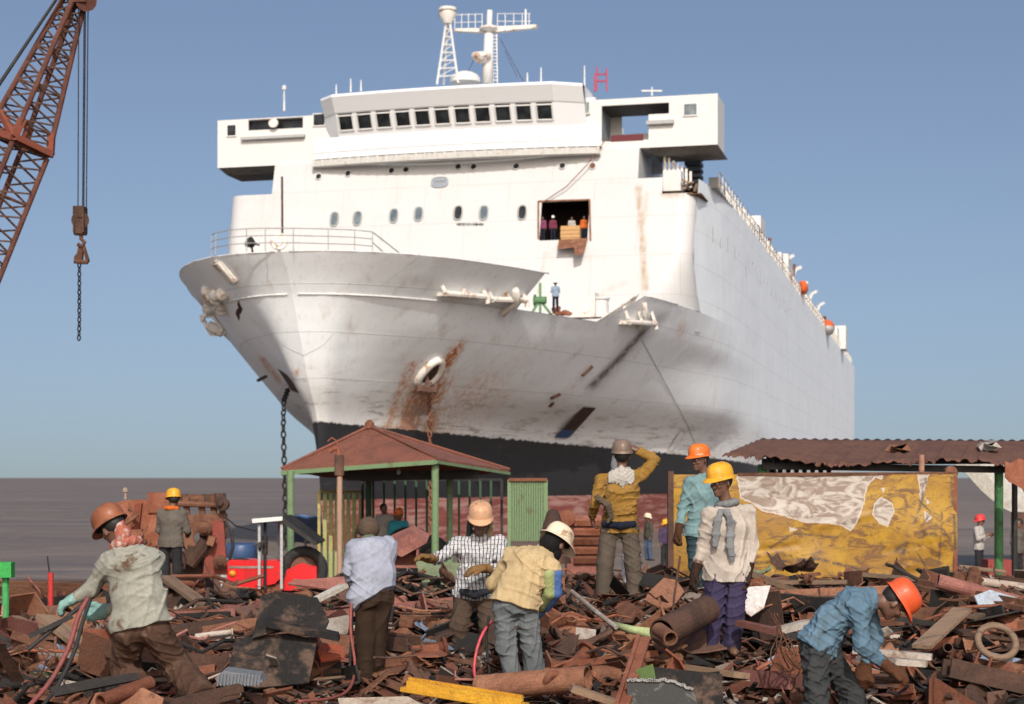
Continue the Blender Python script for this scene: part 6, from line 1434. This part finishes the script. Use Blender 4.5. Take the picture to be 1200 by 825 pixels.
stander('man in red helmet and white shirt standing by the shore right of the yellow wall', 1147, 682, 44, 1.72, -70, (helm('red_helmet', (.6, .03, .03), (.4, .03, .03)), 1.05), whiteW, darkP, .013, arms=((-.05, .2), (-.05, .2)))
stander('bareheaded man in grey shirt at the right edge beside the green shed post', 1192, 688, 42, 1.72, -60, None, greyW, darkP, .013)
stander('man in white helmet and olive shirt far away beneath the ship', 760, 657, 62, 1.7, 60, (hW, 1.05), tanS, cloth('blue_jeans', (.08, .12, .2)), .018)
stander('man in yellow helmet and purple shirt far away beneath the ship', 779, 664, 62, 1.7, -40, (hY, 1.1), purpS, darkP, .018)
stander('man in white top sitting in the shade of the red roofed shelter', 451, 672, 38.5, 1.6, 30, None, whiteW, darkP, .016)
stander('person in turquoise shirt and orange cap in the shade of the red roofed shelter', 467, 680, 38.2, 1.6, -20, (hO, .95), tealS, darkP, .016)
# men in and on the ship
def on_ship(label, px, py_feet, u, hgt, ang, helm_, sh, pa, arms=((.28, 0), (.28, 0))):
    v = sv(px, py_feet, u)[0]; Y = SY0 - SCY * u - SSN * v
    stander(label, px, py_feet, Y, hgt, ang, helm_, sh, pa, .026, arms=arms, group='men aboard the ship')
uo = uf(O1[1]) - .7
pf_ = HY - (O1[1]) * F / (W(uo, fr(660, 280)[0], 0).y) - .5
on_ship('man in plum shirt at the left end of the opening cut in the ship', 636, pf_, uo, 1.68, 10, None, pinkS, navyP)
on_ship('man in maroon shirt and white headcloth in the opening cut in the ship', 648, pf_, uo + .2, 1.7, -10, (helm('white_cap', (.7, .68, .65), (.6, .55, .5)), 1.0), maroonS, navyP)
on_ship('man in white shirt behind the wooden box in the opening cut in the ship', 670, pf_, uo - 1.0, 1.68, 0, None, whiteW, darkP, ((.1, .2), (.1, .2)))
on_ship('man in orange shirt at the right end of the opening cut in the ship', 684, pf_, uo, 1.72, -30, None, orangeS, navyP)
on_ship('man in pale blue shirt standing on the fore deck of the ship', 651, 365.5, 19.5, 1.75, 170, (helm('white_cap2', (.7, .68, .65), (.6, .55, .5)), 1.0), lblueS, navyP, ((-.05, .1), (-.05, .1)))
bx = thing('wooden_box', 'pale wooden box on the floor of the opening cut in the ship', 'box', W(uo + .3, fr(668, 280)[0], O1[1] + .02), R(-14))
v0, z0 = fr(657, 279); v1, z1 = fr(680, 262)
m = MB(); sbox(m, uo + .1, uo + .6, v0, v1, O1[1] + .02, O1[1] + .95)
for zz_ in (.25, .5, .75): sbox(m, uo + .6, uo + .64, v0 - .02, v1 + .02, O1[1] + zz_ - .1, O1[1] + zz_ + .1)
m.build('crate_body', worn('new_wood', (.5, .3, .13), (.38, .22, .1), scale=3), bx)
# ================================================================== the scrap heap
def solo(m, name, mat, label, cat='scrap', **kw):
    return tag(m.build(name, mat, **kw), label, cat)
def plate(m, pts, Y, th=.012, dys=None, ext=None):
    P_ = [at(x, y, Y + (dys[i] if dys else 0)) for i, (x, y) in enumerate(pts)]
    n = (P_[1] - P_[0]).cross(P_[2] - P_[0]).normalized(); n = n if n.y > 0 else -n; m.prism(P_, n * th if ext is None else ext); return m
# ---- pieces one can point at
m = MB(); plate(m, ((264, 796), (276, 748), (338, 742), (372, 750), (362, 800), (300, 806)), 13.6, .02, (0, .25, .3, .25, .0, -.05)); o = solo(m, 'bent_plate', M['sooty'], 'big dark sooty steel plate lying tilted below the stepped black plate, left foreground')
m = MB(); plate(m, ((296, 748), (306, 700), (318, 694), (372, 700), (386, 728), (378, 745), (330, 738)), 13.9, .02, (-.1, .1, .14, .12, .0, -.1, -.1)); m.prism([at(x, y, 13.75) for x, y in ((310, 727), (395, 745), (397, 752), (311, 735))], (0, .14, .02)); solo(m, 'stepped_plate', M['sooty'], 'black stepped plate with a flanged lip standing up behind the dark sooty plate')
m = MB(); m.prism([at(x, y, 13.0) for x, y in ((252, 795), (262, 786), (304, 792), (308, 799), (300, 803), (256, 803))], (0, .2, .01))
for k in range(13): x = 256 + k * 4; m.box(at(x, 797, 12.99), (.012, .02, .09), Matrix.Rotation(.15, 3, 'Y'))
solo(m, 'ribbed_bar', worn('grey_blue_metal', (.14, .15, .17), (.07, .06, .06)), 'grey blue ribbed bar lying in front of the dark sooty plate')
m = MB(); m.pipe(at(560, 806, 13.5), at(689, 795, 13.15), .1, .014, 24); solo(m, 'pipe', M['rust'], 'wide rusty pipe with open end beside the boots of the man in cream shirt', 'pipe', smooth=False)
m = MB(); m.tube([at(640, 810, 13.3), at(640, 799, 13.2), at(646, 790, 13.15), at(655, 790, 13.2), at(660, 802, 13.2), at(655, 813, 13.25)], .035, 10); solo(m, 'flange_ring', M['rust_red'], 'rusty round flange against the end of the wide pipe', 'pipe', smooth=True)
m = MB(); a, b = at(478, 806, 12.6), at(612, 828, 12.1); m.bar(a, b, .2, .03); m.bar(a + Vector((0, -.09, .02)), b + Vector((0, -.09, .02)), .025, .09); m.bar(a + Vector((0, .09, .02)), b + Vector((0, .09, .02)), .025, .1)
solo(m, 'steel_channel', M['yellowscrap'], 'chipped yellow channel beam lying at the bottom centre foreground', 'beam')
m = MB(); plate(m, ((764, 781), (846, 790), (848, 830), (764, 835)), 12.6, .018, (.2, .2, 0, 0)); solo(m, 'scrap_plate', M['sooty'], 'square dark steel plate standing in the foreground right of the cream shirt man', 'plate')
rr0 = random.Random(77); edge_ = [(735 + k * 2.2, 797 + max(0, (735 + k * 2.2 - 780) * .3) + rr0.uniform(-2.6, 1.2)) for k in range(36)]
m = MB(); plate(m, edge_ + [(822, 838), (735, 838)], 12.3, .03); m.mat(1)
for k in range(0, 35): x, y = edge_[k]; m.bar(at(x, y + .6, 12.29), at(edge_[k + 1][0], edge_[k + 1][1] + .6, 12.29), .02, .018)
solo(m, 'torn_sheet', [worn('scorched_grey_sheet', (.04, .042, .042), (.12, .12, .11), .56, .66, 7), worn('frayed_pale_edge', (.3, .3, .28), (.1, .1, .09), scale=14)], 'dark sheet with a frayed pale edge leaning before the square dark plate', 'plate')
m = MB(); plate(m, ((745, 785), (765, 778), (770, 800), (748, 802)), 12.75, .01); solo(m, 'scrap_plate', worn('moss_green', (.07, .12, .03), (.1, .06, .03)), 'small mossy green plate at the left edge of the square dark plate', 'plate')
m = MB(); m.bar(at(754, 748, 13.6), at(728, 830, 12.1), .11, .03); m.bar(at(749, 748, 13.62), at(723, 828, 12.12), .03, .08); solo(m, 'angle_bar', M['rust_red'], 'long flat rusty bar leaning upright between the wide pipe and the dark plates', 'beam')
m = MB(); m.pipe(at(829, 714, 14.9), at(776, 742, 14.3), .125, .012, 22); solo(m, 'pipe', M['rust_dark'], 'short wide dark rusty pipe lying beside the purple trousers', 'pipe')
m = MB(); m.pipe(at(772, 738, 14.2), at(786, 748, 13.9), .062, .014, 18); solo(m, 'pipe', M['rust'], 'small thick walled pipe stub pointing forward beneath the wide dark pipe', 'pipe')
m = MB(); m.tube([at(718, 732, 15.4), at(740, 738, 15.2), at(765, 742, 15.0)], .03, 10, r2=.045); solo(m, 'pole_scrap', worn('yellow_green_pole', (.36, .42, .2), (.25, .2, .1)), 'pale green pole lying in front of the man in mustard shirt', 'pole', smooth=True)
m = MB(); m.tube([at(670, 693, 16.6), at(700, 718, 15.6), at(722, 735, 15.2)], .022, 8); solo(m, 'pole_scrap', M['pale'], 'thin yellowish pole slanting down towards the pale green pole', 'pole')
for i, (a, b, lab) in enumerate((((1000, 762), (1092, 770), 'upper pale plank lying under the arms of the man in red orange helmet'), ((1004, 772), (1086, 778), 'lower pale plank lying under the arms of the man in red orange helmet'))):
    m = MB(); m.bar(at(*a, 13.3 - i * .2), at(*b, 13.1 - i * .2), .09, .045); solo(m, 'plank', worn('pale_plank', (.42, .37, .32), (.2, .13, .09), scale=5), lab, 'plank')
m = MB(); m.bar(at(1076, 688, 15.8), at(1206, 714, 14.6), .13, .04); m.bar(at(1076, 685, 15.86), at(1206, 711, 14.66), .03, .1); solo(m, 'angle_bar', M['rust'], 'long rusty angle bar slanting across the heap below the yellow wall to the right edge', 'beam')
m = MB(); plate(m, ((1142, 698), (1160, 691), (1210, 706), (1206, 722), (1150, 716)), 14.9, .015, (0, .1, .1, -.1, -.1)); solo(m, 'scrap_plate', worn('pale_blue_grey_sheet', (.33, .38, .44), (.2, .17, .15)), 'pale blue grey sheet lying on the heap at the right edge', 'plate')
m = MB(); m.bar(at(1080, 758, 13.6), at(1128, 714, 14.4), .16, .03); solo(m, 'plank', M['wood'], 'wide brown board leaning up the heap right of the red orange helmet', 'plank')
m = MB(); c = at(1168, 752, 13.7); m.tube([c + Vector((math.cos(a) * .15, math.sin(a) * .1, math.sin(a) * .12)) for a in np.linspace(0, 6.28, 25)[:-1]], .03, 8, closed=True); solo(m, 'flange_ring', M['wood'], 'brown round flange lying on the heap at right', 'ring', smooth=True)
m = MB(); plate(m, ((866, 712), (872, 688), (903, 686), (895, 712), (880, 722)), 15.6, .012, (-.1, .1, .1, -.1, -.15)); solo(m, 'scrap_plate', worn('white_painted_sheet', (.55, .52, .5), (.3, .2, .15)), 'white painted sheet standing right of the dark glove of the man in yellow helmet', 'plate')
m = MB(); m.bar(at(866, 730, 15), at(915, 741, 14.6), .1, .05); solo(m, 'bar_offcut', M['pink'], 'faded red beam end lying right of the purple trousers', 'beam')
m = MB(); m.bar(at(912, 739, 14.6), at(948, 730, 14.7), .1, .06); solo(m, 'bar_offcut', M['pale'], 'pale grey beam end meeting the faded red beam behind the bent man', 'beam')
b_ = MB(); c = at(472, 650, 21); 
for q in ((-.19, 0), (.19, 0)): b_.box(c + Vector((q[0], 0, 0)), (.03, .35, .3))
b_.box(c + Vector((0, .16, 0)), (.38, .03, .3)); b_.box(c + Vector((0, -.02, -.14)), (.38, .33, .03)); b_.prism([c + Vector((-.26, -.2, .1)), c + Vector((.1, -.2, .26)), c + Vector((.3, -.2, .15)), c + Vector((.0, -.2, -.02))], (.03, .3, .1)); solo(b_, 'steel_box', M['pink'], 'open faded red steel box left of the man in checked shirt', 'box')
m = MB(); plate(m, ((486, 655), (540, 660), (536, 690), (500, 700)), 18.2, .01, (.2, .2, 0, 0)); solo(m, 'scrap_plate', M['greenscrap'], 'dull green sheet lying below the outstretched glove of the checked shirt man', 'plate')
m = MB(); plate(m, ((338, 684), (400, 692), (430, 676), (425, 672), (390, 684), (345, 678)), 16.2, .02, (0, 0, .2, .3, .25, .1)); solo(m, 'scrap_plate', M['pink'], 'long curled red plate with pale edge left of the man in pale blue shirt', 'plate')
m = MB(); m.bar(at(352, 712, 15.5), at(404, 686, 15.9), .1, .04); solo(m, 'plank', worn('pale_grey_plank', (.45, .42, .36), (.25, .2, .15)), 'pale plank leaning left of the man in pale blue shirt', 'plank')
m = MB(); plate(m, ((382, 738), (384, 725), (410, 720), (408, 742), (390, 746)), 14.9, .02, (0, .1, .1, 0, -.1)); solo(m, 'scrap_plate', M['pale'], 'pale dusty plate behind the cutting torch of the man in pale blue shirt', 'plate')
m = MB(); plate(m, ((372, 762), (378, 753), (402, 757), (404, 770), (376, 774)), 14.2, .02, (-.05, .1, .1, -.05, -.1)); solo(m, 'scrap_plate', rusty('orange_red_paint', (.42, .075, .035), (.3, .08, .04), (.14, .05, .03)), 'small orange red plate left of the dark brown trousers', 'plate')
m = MB(); plate(m, ((396, 818), (478, 816), (500, 829), (400, 836)), 12.2, .05, (.2, .2, 0, 0)); solo(m, 'slab', worn('pale_brown_slab', (.4, .33, .26), (.2, .12, .08), scale=6), 'pale brown slab lying at the bottom edge below the pale blue shirt man', 'slab')
for i, (pts, lab) in enumerate((([(906, 720), (915, 745), (905, 770), (925, 790), (938, 772), (925, 750), (912, 762), (930, 785)], 'tangle of rusty wire lying behind the bent man at right'), ([(20, 770), (30, 757), (50, 762), (60, 775), (45, 790), (25, 785), (35, 768)], 'coil of rusty wire at the left foreground'))):
    m = MB(); P_ = [at(x, y, 13.2 + .15 * math.sin(k * 1.7)) for k, (x, y) in enumerate(pts * 3)]; rr = random.Random(i); P_ = [p + Vector((rr.uniform(-.06, .06), rr.uniform(-.1, .1), rr.uniform(-.03, .05))) for p in P_]
    Q = []
    for k in range(len(P_) - 1):
        p0, p1, p2, p3 = P_[max(0, k - 1)], P_[k], P_[k + 1], P_[min(len(P_) - 1, k + 2)]
        for t_ in (0, .25, .5, .75): Q.append(.5 * ((2 * p1) + (p2 - p0) * t_ + (2 * p0 - 5 * p1 + 4 * p2 - p3) * t_ ** 2 + (3 * p1 - p0 - 3 * p2 + p3) * t_ ** 3))
    m.tube(Q, .006, 5); solo(m, 'wire_tangle', M['rust'], lab, 'wire', smooth=True)
def hose(pts, Y, r, mat, label, dys=None, name='hose'):
    P_ = [at(x, y, Y + (dys[k] if dys else 0)) for k, (x, y) in enumerate(pts)]; Q = []
    for k in range(len(P_) - 1):
        p0, p1, p2, p3 = P_[max(0, k - 1)], P_[k], P_[k + 1], P_[min(len(P_) - 1, k + 2)]
        for t_ in (0, .2, .4, .6, .8): Q.append(.5 * ((2 * p1) + (p2 - p0) * t_ + (2 * p0 - 5 * p1 + 4 * p2 - p3) * t_ ** 2 + (3 * p1 - p0 - 3 * p2 + p3) * t_ ** 3))
    Q.append(P_[-1]); m = MB(); m.tube(Q, r, 7); return solo(m, name, mat, label, 'hose', smooth=True)
hred = worn('pink_red_hose', (.5, .07, .09), (.3, .06, .06), rough=.5)
hose([(577, 728), (566, 742), (558, 765), (556, 790), (565, 806), (580, 812)], 14.2, .013, hred, 'bright pink hose looping down beside the legs of the man in cream shirt', (.2, .1, 0, -.1, -.4, -.7))
hose([(573, 722), (570, 750), (574, 790), (580, 812)], 14.35, .012, M['black'], 'black hose hanging down beside the bright pink hose')
hose([(412, 700), (411, 740), (416, 780), (410, 806), (390, 818), (350, 822)], 14.4, .013, worn('dull_red_hose', (.22, .06, .05), (.12, .05, .04)), 'dull red hose running down the torch of the man in pale blue shirt', (0, -.1, -.2, -.7, -1.3, -1.7))
hose([(104, 700), (92, 722), (80, 760), (58, 800), (30, 832)], 12.3, .018, worn('maroon_hose', (.2, .055, .05), (.12, .05, .04)), 'thick maroon hose running from the teal gloves to the bottom left corner', (.1, 0, -.1, -.2, -.4))
hose([(106, 702), (97, 728), (86, 766), (66, 806), (44, 834)], 12.25, .015, M['rubber'], 'black hose running beside the thick maroon hose from the teal gloves', (.1, 0, -.1, -.2, -.4))
m = MB(); a, b = at(414, 690, 14.55), at(409, 803, 14.2); m.tube([a, b], .011, 8); m.tube([a + Vector((0, 0, .03)), a + Vector((.0, 0, -.16))], .02, 8); m.tube([b, b + Vector((.06, .02, -.03))], .013, 8); solo(m, 'cutting_torch', M['steel_dark'], 'long dark cutting torch held upright by the man in pale blue shirt', 'torch')
m = MB(); a, b = at(120, 690, 12.6), at(32, 762, 12.4); m.tube([a, at(80, 722, 12.5), b], .016, 8); m.bar(at(85, 722, 12.5), at(34, 746, 12.4), .05, .03); solo(m, 'cutting_torch', M['black'], 'dark cutting torch held by the kneeling man in teal gloves', 'torch')
m = MB(); P_ = [at(x, y, 15.9) for x, y in ((797, 652), (790, 700), (787, 735))]; m.tube(P_, .012, 6); solo(m, 'steel_rod', M['rust_dark'], 'thin dark rod held by the man in bright orange helmet', 'rod')
m = MB(); rows = [[at(740 - 12 + i * 3.2 + j * .3, 650 + j * 7, 18.9) + Vector((0, .06 * math.sin(i * 1.6 + j), 0)) for i in range(8)] for j in range(9)]; m.slab(rows, (0, .02, 0)); solo(m, 'plastic_bag', worn('white_plastic', (.6, .6, .6), (.45, .45, .46), rough=.4), 'white plastic sack standing behind the legs of the man in mustard shirt', 'sack', smooth=True)

m = MB(); plate(m, ((58, 806), (104, 796), (160, 788), (164, 796), (112, 806), (64, 816)), 11.75, .03, (0, .05, .1, .05, 0, -.05)); solo(m, 'scrap_plate', M['steel_dark'], 'long sooty strip of plate lying across in front of the kneeling legs', 'plate')
m = MB(); plate(m, ((100, 836), (112, 812), (168, 806), (192, 818), (186, 838)), 11.6, .02, (-.05, .1, .15, .1, -.05)); solo(m, 'scrap_plate', M['rust'], 'wide bent rusty sheet at the bottom edge in front of the kneeling man', 'plate')
m = MB(); m.bar(at(196, 826, 11.7), at(282, 806, 12.0), .1, .05); m.bar(at(200, 829, 11.66), at(280, 809, 11.96), .02, .1); solo(m, 'angle_bar', M['rust_dark'], 'dark rusty angle bar lying across the boots of the kneeling man', 'beam')
m = MB(); m.pipe(at(118, 822, 11.5), at(176, 800, 11.9), .05, .01, 16); solo(m, 'pipe', M['rust_red'], 'reddish pipe slanting before the knees of the kneeling man', 'pipe')
# ---- the many pieces of the heap
rr = random.Random(42)
def sh_plate(i):
    r = random.Random(100 + i); m = MB(); n = r.randint(4, 7); w, h = r.uniform(.1, .3), r.uniform(.06, .17); pts = []
    for k in range(n):
        a = 2 * math.pi * (k + r.uniform(-.25, .25)) / n; pts.append((math.copysign(abs(math.cos(a)) ** .6, math.cos(a)) * w, math.copysign(abs(math.sin(a)) ** .6, math.sin(a)) * h))
    bend = r.uniform(-.25, .25); th = r.uniform(.006, .02)
    m.prism([Vector((x, y, bend * x * x)) for x, y in pts], (0, 0, th))
    if r.random() < .5: x = r.uniform(-w, w) * .5; m.box((x, 0, th + .025), (.012, h * 1.5, .05))
    return m
def sh_curl(i):
    r = random.Random(200 + i); m = MB(); w, h = r.uniform(.12, .32), r.uniform(.06, .15); c = r.uniform(.8, 2.6); rows = []; jag = [r.uniform(-.03, .03) for _ in range(14)]
    for a in range(10):
        t_ = a / 9 - .5; row = []
        for b in range(12): s_ = b / 11 - .5; ang = s_ * c; R_ = 2 * w / c; row.append(Vector((R_ * math.sin(ang), t_ * 2 * h + (jag[b] if a in (0, 9) else 0), R_ * (1 - math.cos(ang)) + .02 * math.sin(7 * s_ + 9 * t_ + i) + r.uniform(-.004, .004))))
        rows.append(row)
    m.slab(rows, (0, 0, .006)); return m
def sh_angle(i):
    r = random.Random(300 + i); m = MB(); L = r.uniform(.22, .75); w = r.uniform(.03, .07); t_ = .01
    m.box((0, 0, 0), (2 * L, w, t_)); m.box((0, -w / 2 + t_ / 2, w / 2 + t_ / 2), (2 * L, t_, w)); return m
def sh_channel(i):
    r = random.Random(400 + i); m = MB(); L = r.uniform(.2, .65); w = r.uniform(.06, .13); h = r.uniform(.05, .09)
    m.box((0, 0, 0), (2 * L, w, .012))
    for s_ in (-1, 1): m.box((0, s_ * (w / 2 - .006), h / 2 + .006), (2 * L * r.uniform(.85, 1), .012, h))
    return m
def sh_pipe(i):
    r = random.Random(500 + i); m = MB(); L = r.uniform(.2, .7); R_ = r.uniform(.025, .075); m.pipe(Vector((-L, 0, 0)), Vector((L, 0, 0)), R_, R_ * .2, 16)
    if r.random() < .4: m.pipe(Vector((L - .02, 0, 0)), Vector((L, 0, 0)), R_ * 1.7, R_ * .8, 16)
    return m
def sh_rod(i):
    r = random.Random(600 + i); m = MB(); L = r.uniform(.3, .8); p = [Vector((-L + 2 * L * k / 6, r.uniform(-.09, .09) * (k > 1) * 2, r.uniform(-.03, .12))) for k in range(7)]; m.tube(p, r.uniform(.006, .016), 6); return m
def sh_bracket(i):
    r = random.Random(700 + i); m = MB(); w = r.uniform(.08, .17); h = r.uniform(.1, .2); m.box((0, 0, 0), (w * 2, w * 1.4, .014)); m.box((-w + .007, 0, h / 2 + .007), (.014, w * 1.4, h))
    m.prism([Vector((-w + .014, 0, .007)), Vector((w * .8, 0, .007)), Vector((-w + .014, 0, h))], (0, .012, 0)); m.lathe((w * .5, 0, .007), (0, 0, 1), [(.02, 0), (.035, 0), (.035, .03), (.02, .03)], 10); return m
def sh_box(i):
    r = random.Random(800 + i); m = MB(); a, b, c = r.uniform(.1, .22), r.uniform(.08, .16), r.uniform(.06, .14)
    m.box((0, 0, -c), (2 * a, 2 * b, .012)); m.box((-a, 0, 0), (.012, 2 * b, 2 * c)); m.box((0, b, 0), (2 * a, .012, 2 * c))
    if r.random() < .6: m.box((a, 0, -c * .3), (.012, 2 * b, 1.3 * c))
    return m
def sh_plank(i):
    r = random.Random(900 + i); m = MB(); L = r.uniform(.3, .6); m.prism([Vector((-L, -.05, 0)), Vector((L, -.05 + r.uniform(-.01, .01), 0)), Vector((L + r.uniform(-.05, .05), .05, 0)), Vector((-L + .03, .05, 0))], (0, 0, .03)); return m
KINDS = [('scrap_plate', sh_plate, 14, 210, 'plate', 'cut steel plate'), ('curled_sheet', sh_curl, 12, 130, 'sheet', 'curled torn sheet'), ('angle_bar', sh_angle, 8, 85, 'beam', 'angle bar'), ('steel_channel', sh_channel, 6, 50, 'beam', 'channel bar'),
         ('pipe', sh_pipe, 6, 42, 'pipe', 'cut pipe'), ('bent_rod', sh_rod, 12, 150, 'rod', 'bent rod'), ('bracket', sh_bracket, 6, 70, 'bracket', 'welded bracket'), ('box_fragment', sh_box, 6, 50, 'box piece', 'broken box corner'), ('plank', sh_plank, 4, 26, 'plank', 'splintered plank')]
MATS = [('rust', 'rusty brown', 28), ('rust_red', 'rusty red', 15), ('rust_dark', 'dark rust', 32), ('steel_dark', 'sooty black', 18), ('pale', 'pale dusty', 6), ('pink', 'faded red', 6), ('bluepaint', 'faded blue', 2.5), ('greenscrap', 'faded green', 1.5)]
def zone(px, Y):
    col = 'left of the kneeling man' if px < 105 else 'right of the kneeling man' if px < 270 else 'left of the pale blue shirt' if px < 425 else 'around the checked shirt man' if px < 590 else 'left of the purple trousers' if px < 815 else 'below the yellow wall' if px < 1090 else 'by the right edge'
    return ('nearest, ' if Y < 14.2 else 'mid heap, ' if Y < 17.5 else 'far back, ') + col
YT = np.linspace(10.5, 30, 400)
def heap(px, Y):
    h = .02 + .03 * np.exp(-((Y - 19) / 2.6) ** 2)
    for c, w, y, wy, a in ((40, 90, 16, 2, .12), (250, 110, 15.5, 1.2, .12), (480, 70, 18.5, 2, .16), (690, 90, 17, 1.6, .06), (1020, 130, 17, 2.2, .28), (1180, 90, 15.5, 2.2, .38), (930, 60, 17.5, 1.6, .16), (300, 70, 20, 2, .16), (205, 50, 22, 2.5, .3), (60, 60, 21, 2.5, .2), (330, 60, 14.2, .8, .12)): h += a * np.exp(-((px - c) / w) ** 2 - ((Y - y) / wy) ** 2)
    return h
BLOCK = [(847, 15.2, 32, 2.2), (822, 19, 25, 2.2), (726, 18, 32, 2.0), (436, 14.5, 30, 1.8), (556, 15.6, 34, 1.3), (612, 14, 34, 1.5), (170, 12.5, 60, .55), (960, 12.3, 55, 1.6), (330, 13.6, 55, .9), (640, 13.3, 60, .7), (545, 12.5, 75, .7), (790, 12.5, 62, .8), (745, 13, 22, .8)]
def blocked(px, Y, big):
    for bx_, bY, w, d in BLOCK:
        if abs(px - bx_) < w + big and bY - d < Y < bY + .25: return True
    return False
bag = [m_[0] for m_ in MATS for _ in range(int(m_[2] * 2))]; nm = {m_[0]: m_[1] for m_ in MATS}
meshes = {}
def place(kind, idx, mk, px, Y, lift, tilt, yaw, label, cat, group, sc=1.0):
    key = (kind, idx, mk)
    x = (px - CX) * Y / F
    if key not in meshes:
        o = FN[kind](idx).build(kind, M[mk] if kind != 'plank' else M['wood'], origin=(0, 0, 0)); meshes[key] = o
    else:
        o = meshes[key].copy(); COL.objects.link(o)
    o.location = (x, Y, gz(x, Y) + float(heap(px, Y)) + lift); o.rotation_euler = (tilt[0], tilt[1], yaw); o.scale = (sc, sc, sc); tag(o, label, cat, group); return o
FN = {k[0]: k[1] for k in KINDS}
for kind, fn, nv, cnt, cat, words in KINDS:
    made = 0; guard = 0
    while made < cnt and guard < 4000:
        guard += 1
        py = rr.uniform(668, 838); px = rr.uniform(-15, 1215)
        xx = (px - CX) / F; f_ = HY - F * (np.array([gz(xx * y, y) for y in YT[::8]]) + heap(px, YT[::8]) - CZ) / YT[::8]
        Y = float(np.interp(-py, -f_, YT[::8])) if f_[-1] < py < f_[0] else rr.uniform(15, 24)
        Y += rr.uniform(-.4, .4)
        if Y < 11.3 or Y > 26: continue
        if Y > 20.6 and 780 < px < 1130: continue
        long_ = kind in ('angle_bar', 'channel_beam', 'bent_rod', 'pipe')
        if blocked(px, Y, 22 if long_ else 14): continue
        steep = rr.random() < (.28 if not long_ else .14)
        s_ = .5 if steep else .17
        tilt = (rr.gauss(0, s_), rr.gauss(0, s_ * (.6 if long_ else 1)))
        yaw = rr.gauss(0, .7) if rr.random() < .7 else rr.uniform(-3.14, 3.14)
        if long_ and blocked(px, Y, 60) and abs(math.cos(yaw)) > .5: continue
        mk = rr.choice(bag)
        desc = 'wooden plank' if kind == 'plank' else nm[mk] + ' ' + words
        lab = desc + ' ' + zone(px, Y)
        place(kind, rr.randrange(nv), mk, px, Y, rr.uniform(.0, .13), tilt, yaw, lab, cat, words + 's in the heap ' + zone(px, Y), min(1.6 if mk not in ('pale', 'bluepaint', 'greenscrap') else .95, max(.6, math.exp(rr.gauss(.02, .42))))); made += 1
# ---- chips and flakes nobody could count
N = 19000; rgn = np.random.default_rng(5); m = MB()
for k in range(N):
    py = rgn.uniform(660, 842); px = rgn.uniform(-20, 1220); Y = float(np.interp(py, [640, 660, 690, 720, 750, 790, 842], [26, 22, 18.6, 16.6, 15.1, 13.6, 11.6])) + rgn.normal() * .5
    if Y < 11 or (Y > 21 and 780 < px < 1130): continue
    x = (px - CX) * Y / F; s_ = rgn.gamma(2.2, .022) + .012; z = gz(x, Y) + heap(px, Y) * rgn.uniform(.3, .95) + rgn.uniform(-.02, .03)
    a = rgn.uniform(0, 6.28); tx, ty = rgn.normal(0, .35, 2); ca, sa = math.cos(a) * s_, math.sin(a) * s_; e = rgn.uniform(.3, 1) if k % 4 else rgn.uniform(.06, .15); s_ = s_ * (2.6 if k % 4 == 0 else 1); ca, sa = math.cos(a) * s_, math.sin(a) * s_
    vs = []
    for (u_, v_) in ((-1, -1), (1, -.8), (.9, 1), (-.7, .9)):
        dx = u_ * ca - v_ * sa * e; dy = u_ * sa + v_ * ca * e; vs.append((x + dx, Y + dy, z + tx * dx + ty * dy))
    th = rgn.uniform(.004, .02); vs += [(p[0], p[1], p[2] + th) for p in vs]
    m.cur = int(rgn.choice(5, p=[.34, .12, .29, .16, .09])); m.add(vs, [(3, 2, 1, 0), (4, 5, 6, 7), (0, 1, 5, 4), (1, 2, 6, 5), (2, 3, 7, 6), (3, 0, 4, 7)])
o = m.build('scrap_rubble', [M['rust'], M['rust_red'], M['rust_dark'], M['steel_dark'], M['pale']], origin=(0, 0, 0), fixn=False)
tag(o, 'small rusty chips and flakes strewn between the larger scrap', 'rubble', kind='stuff')
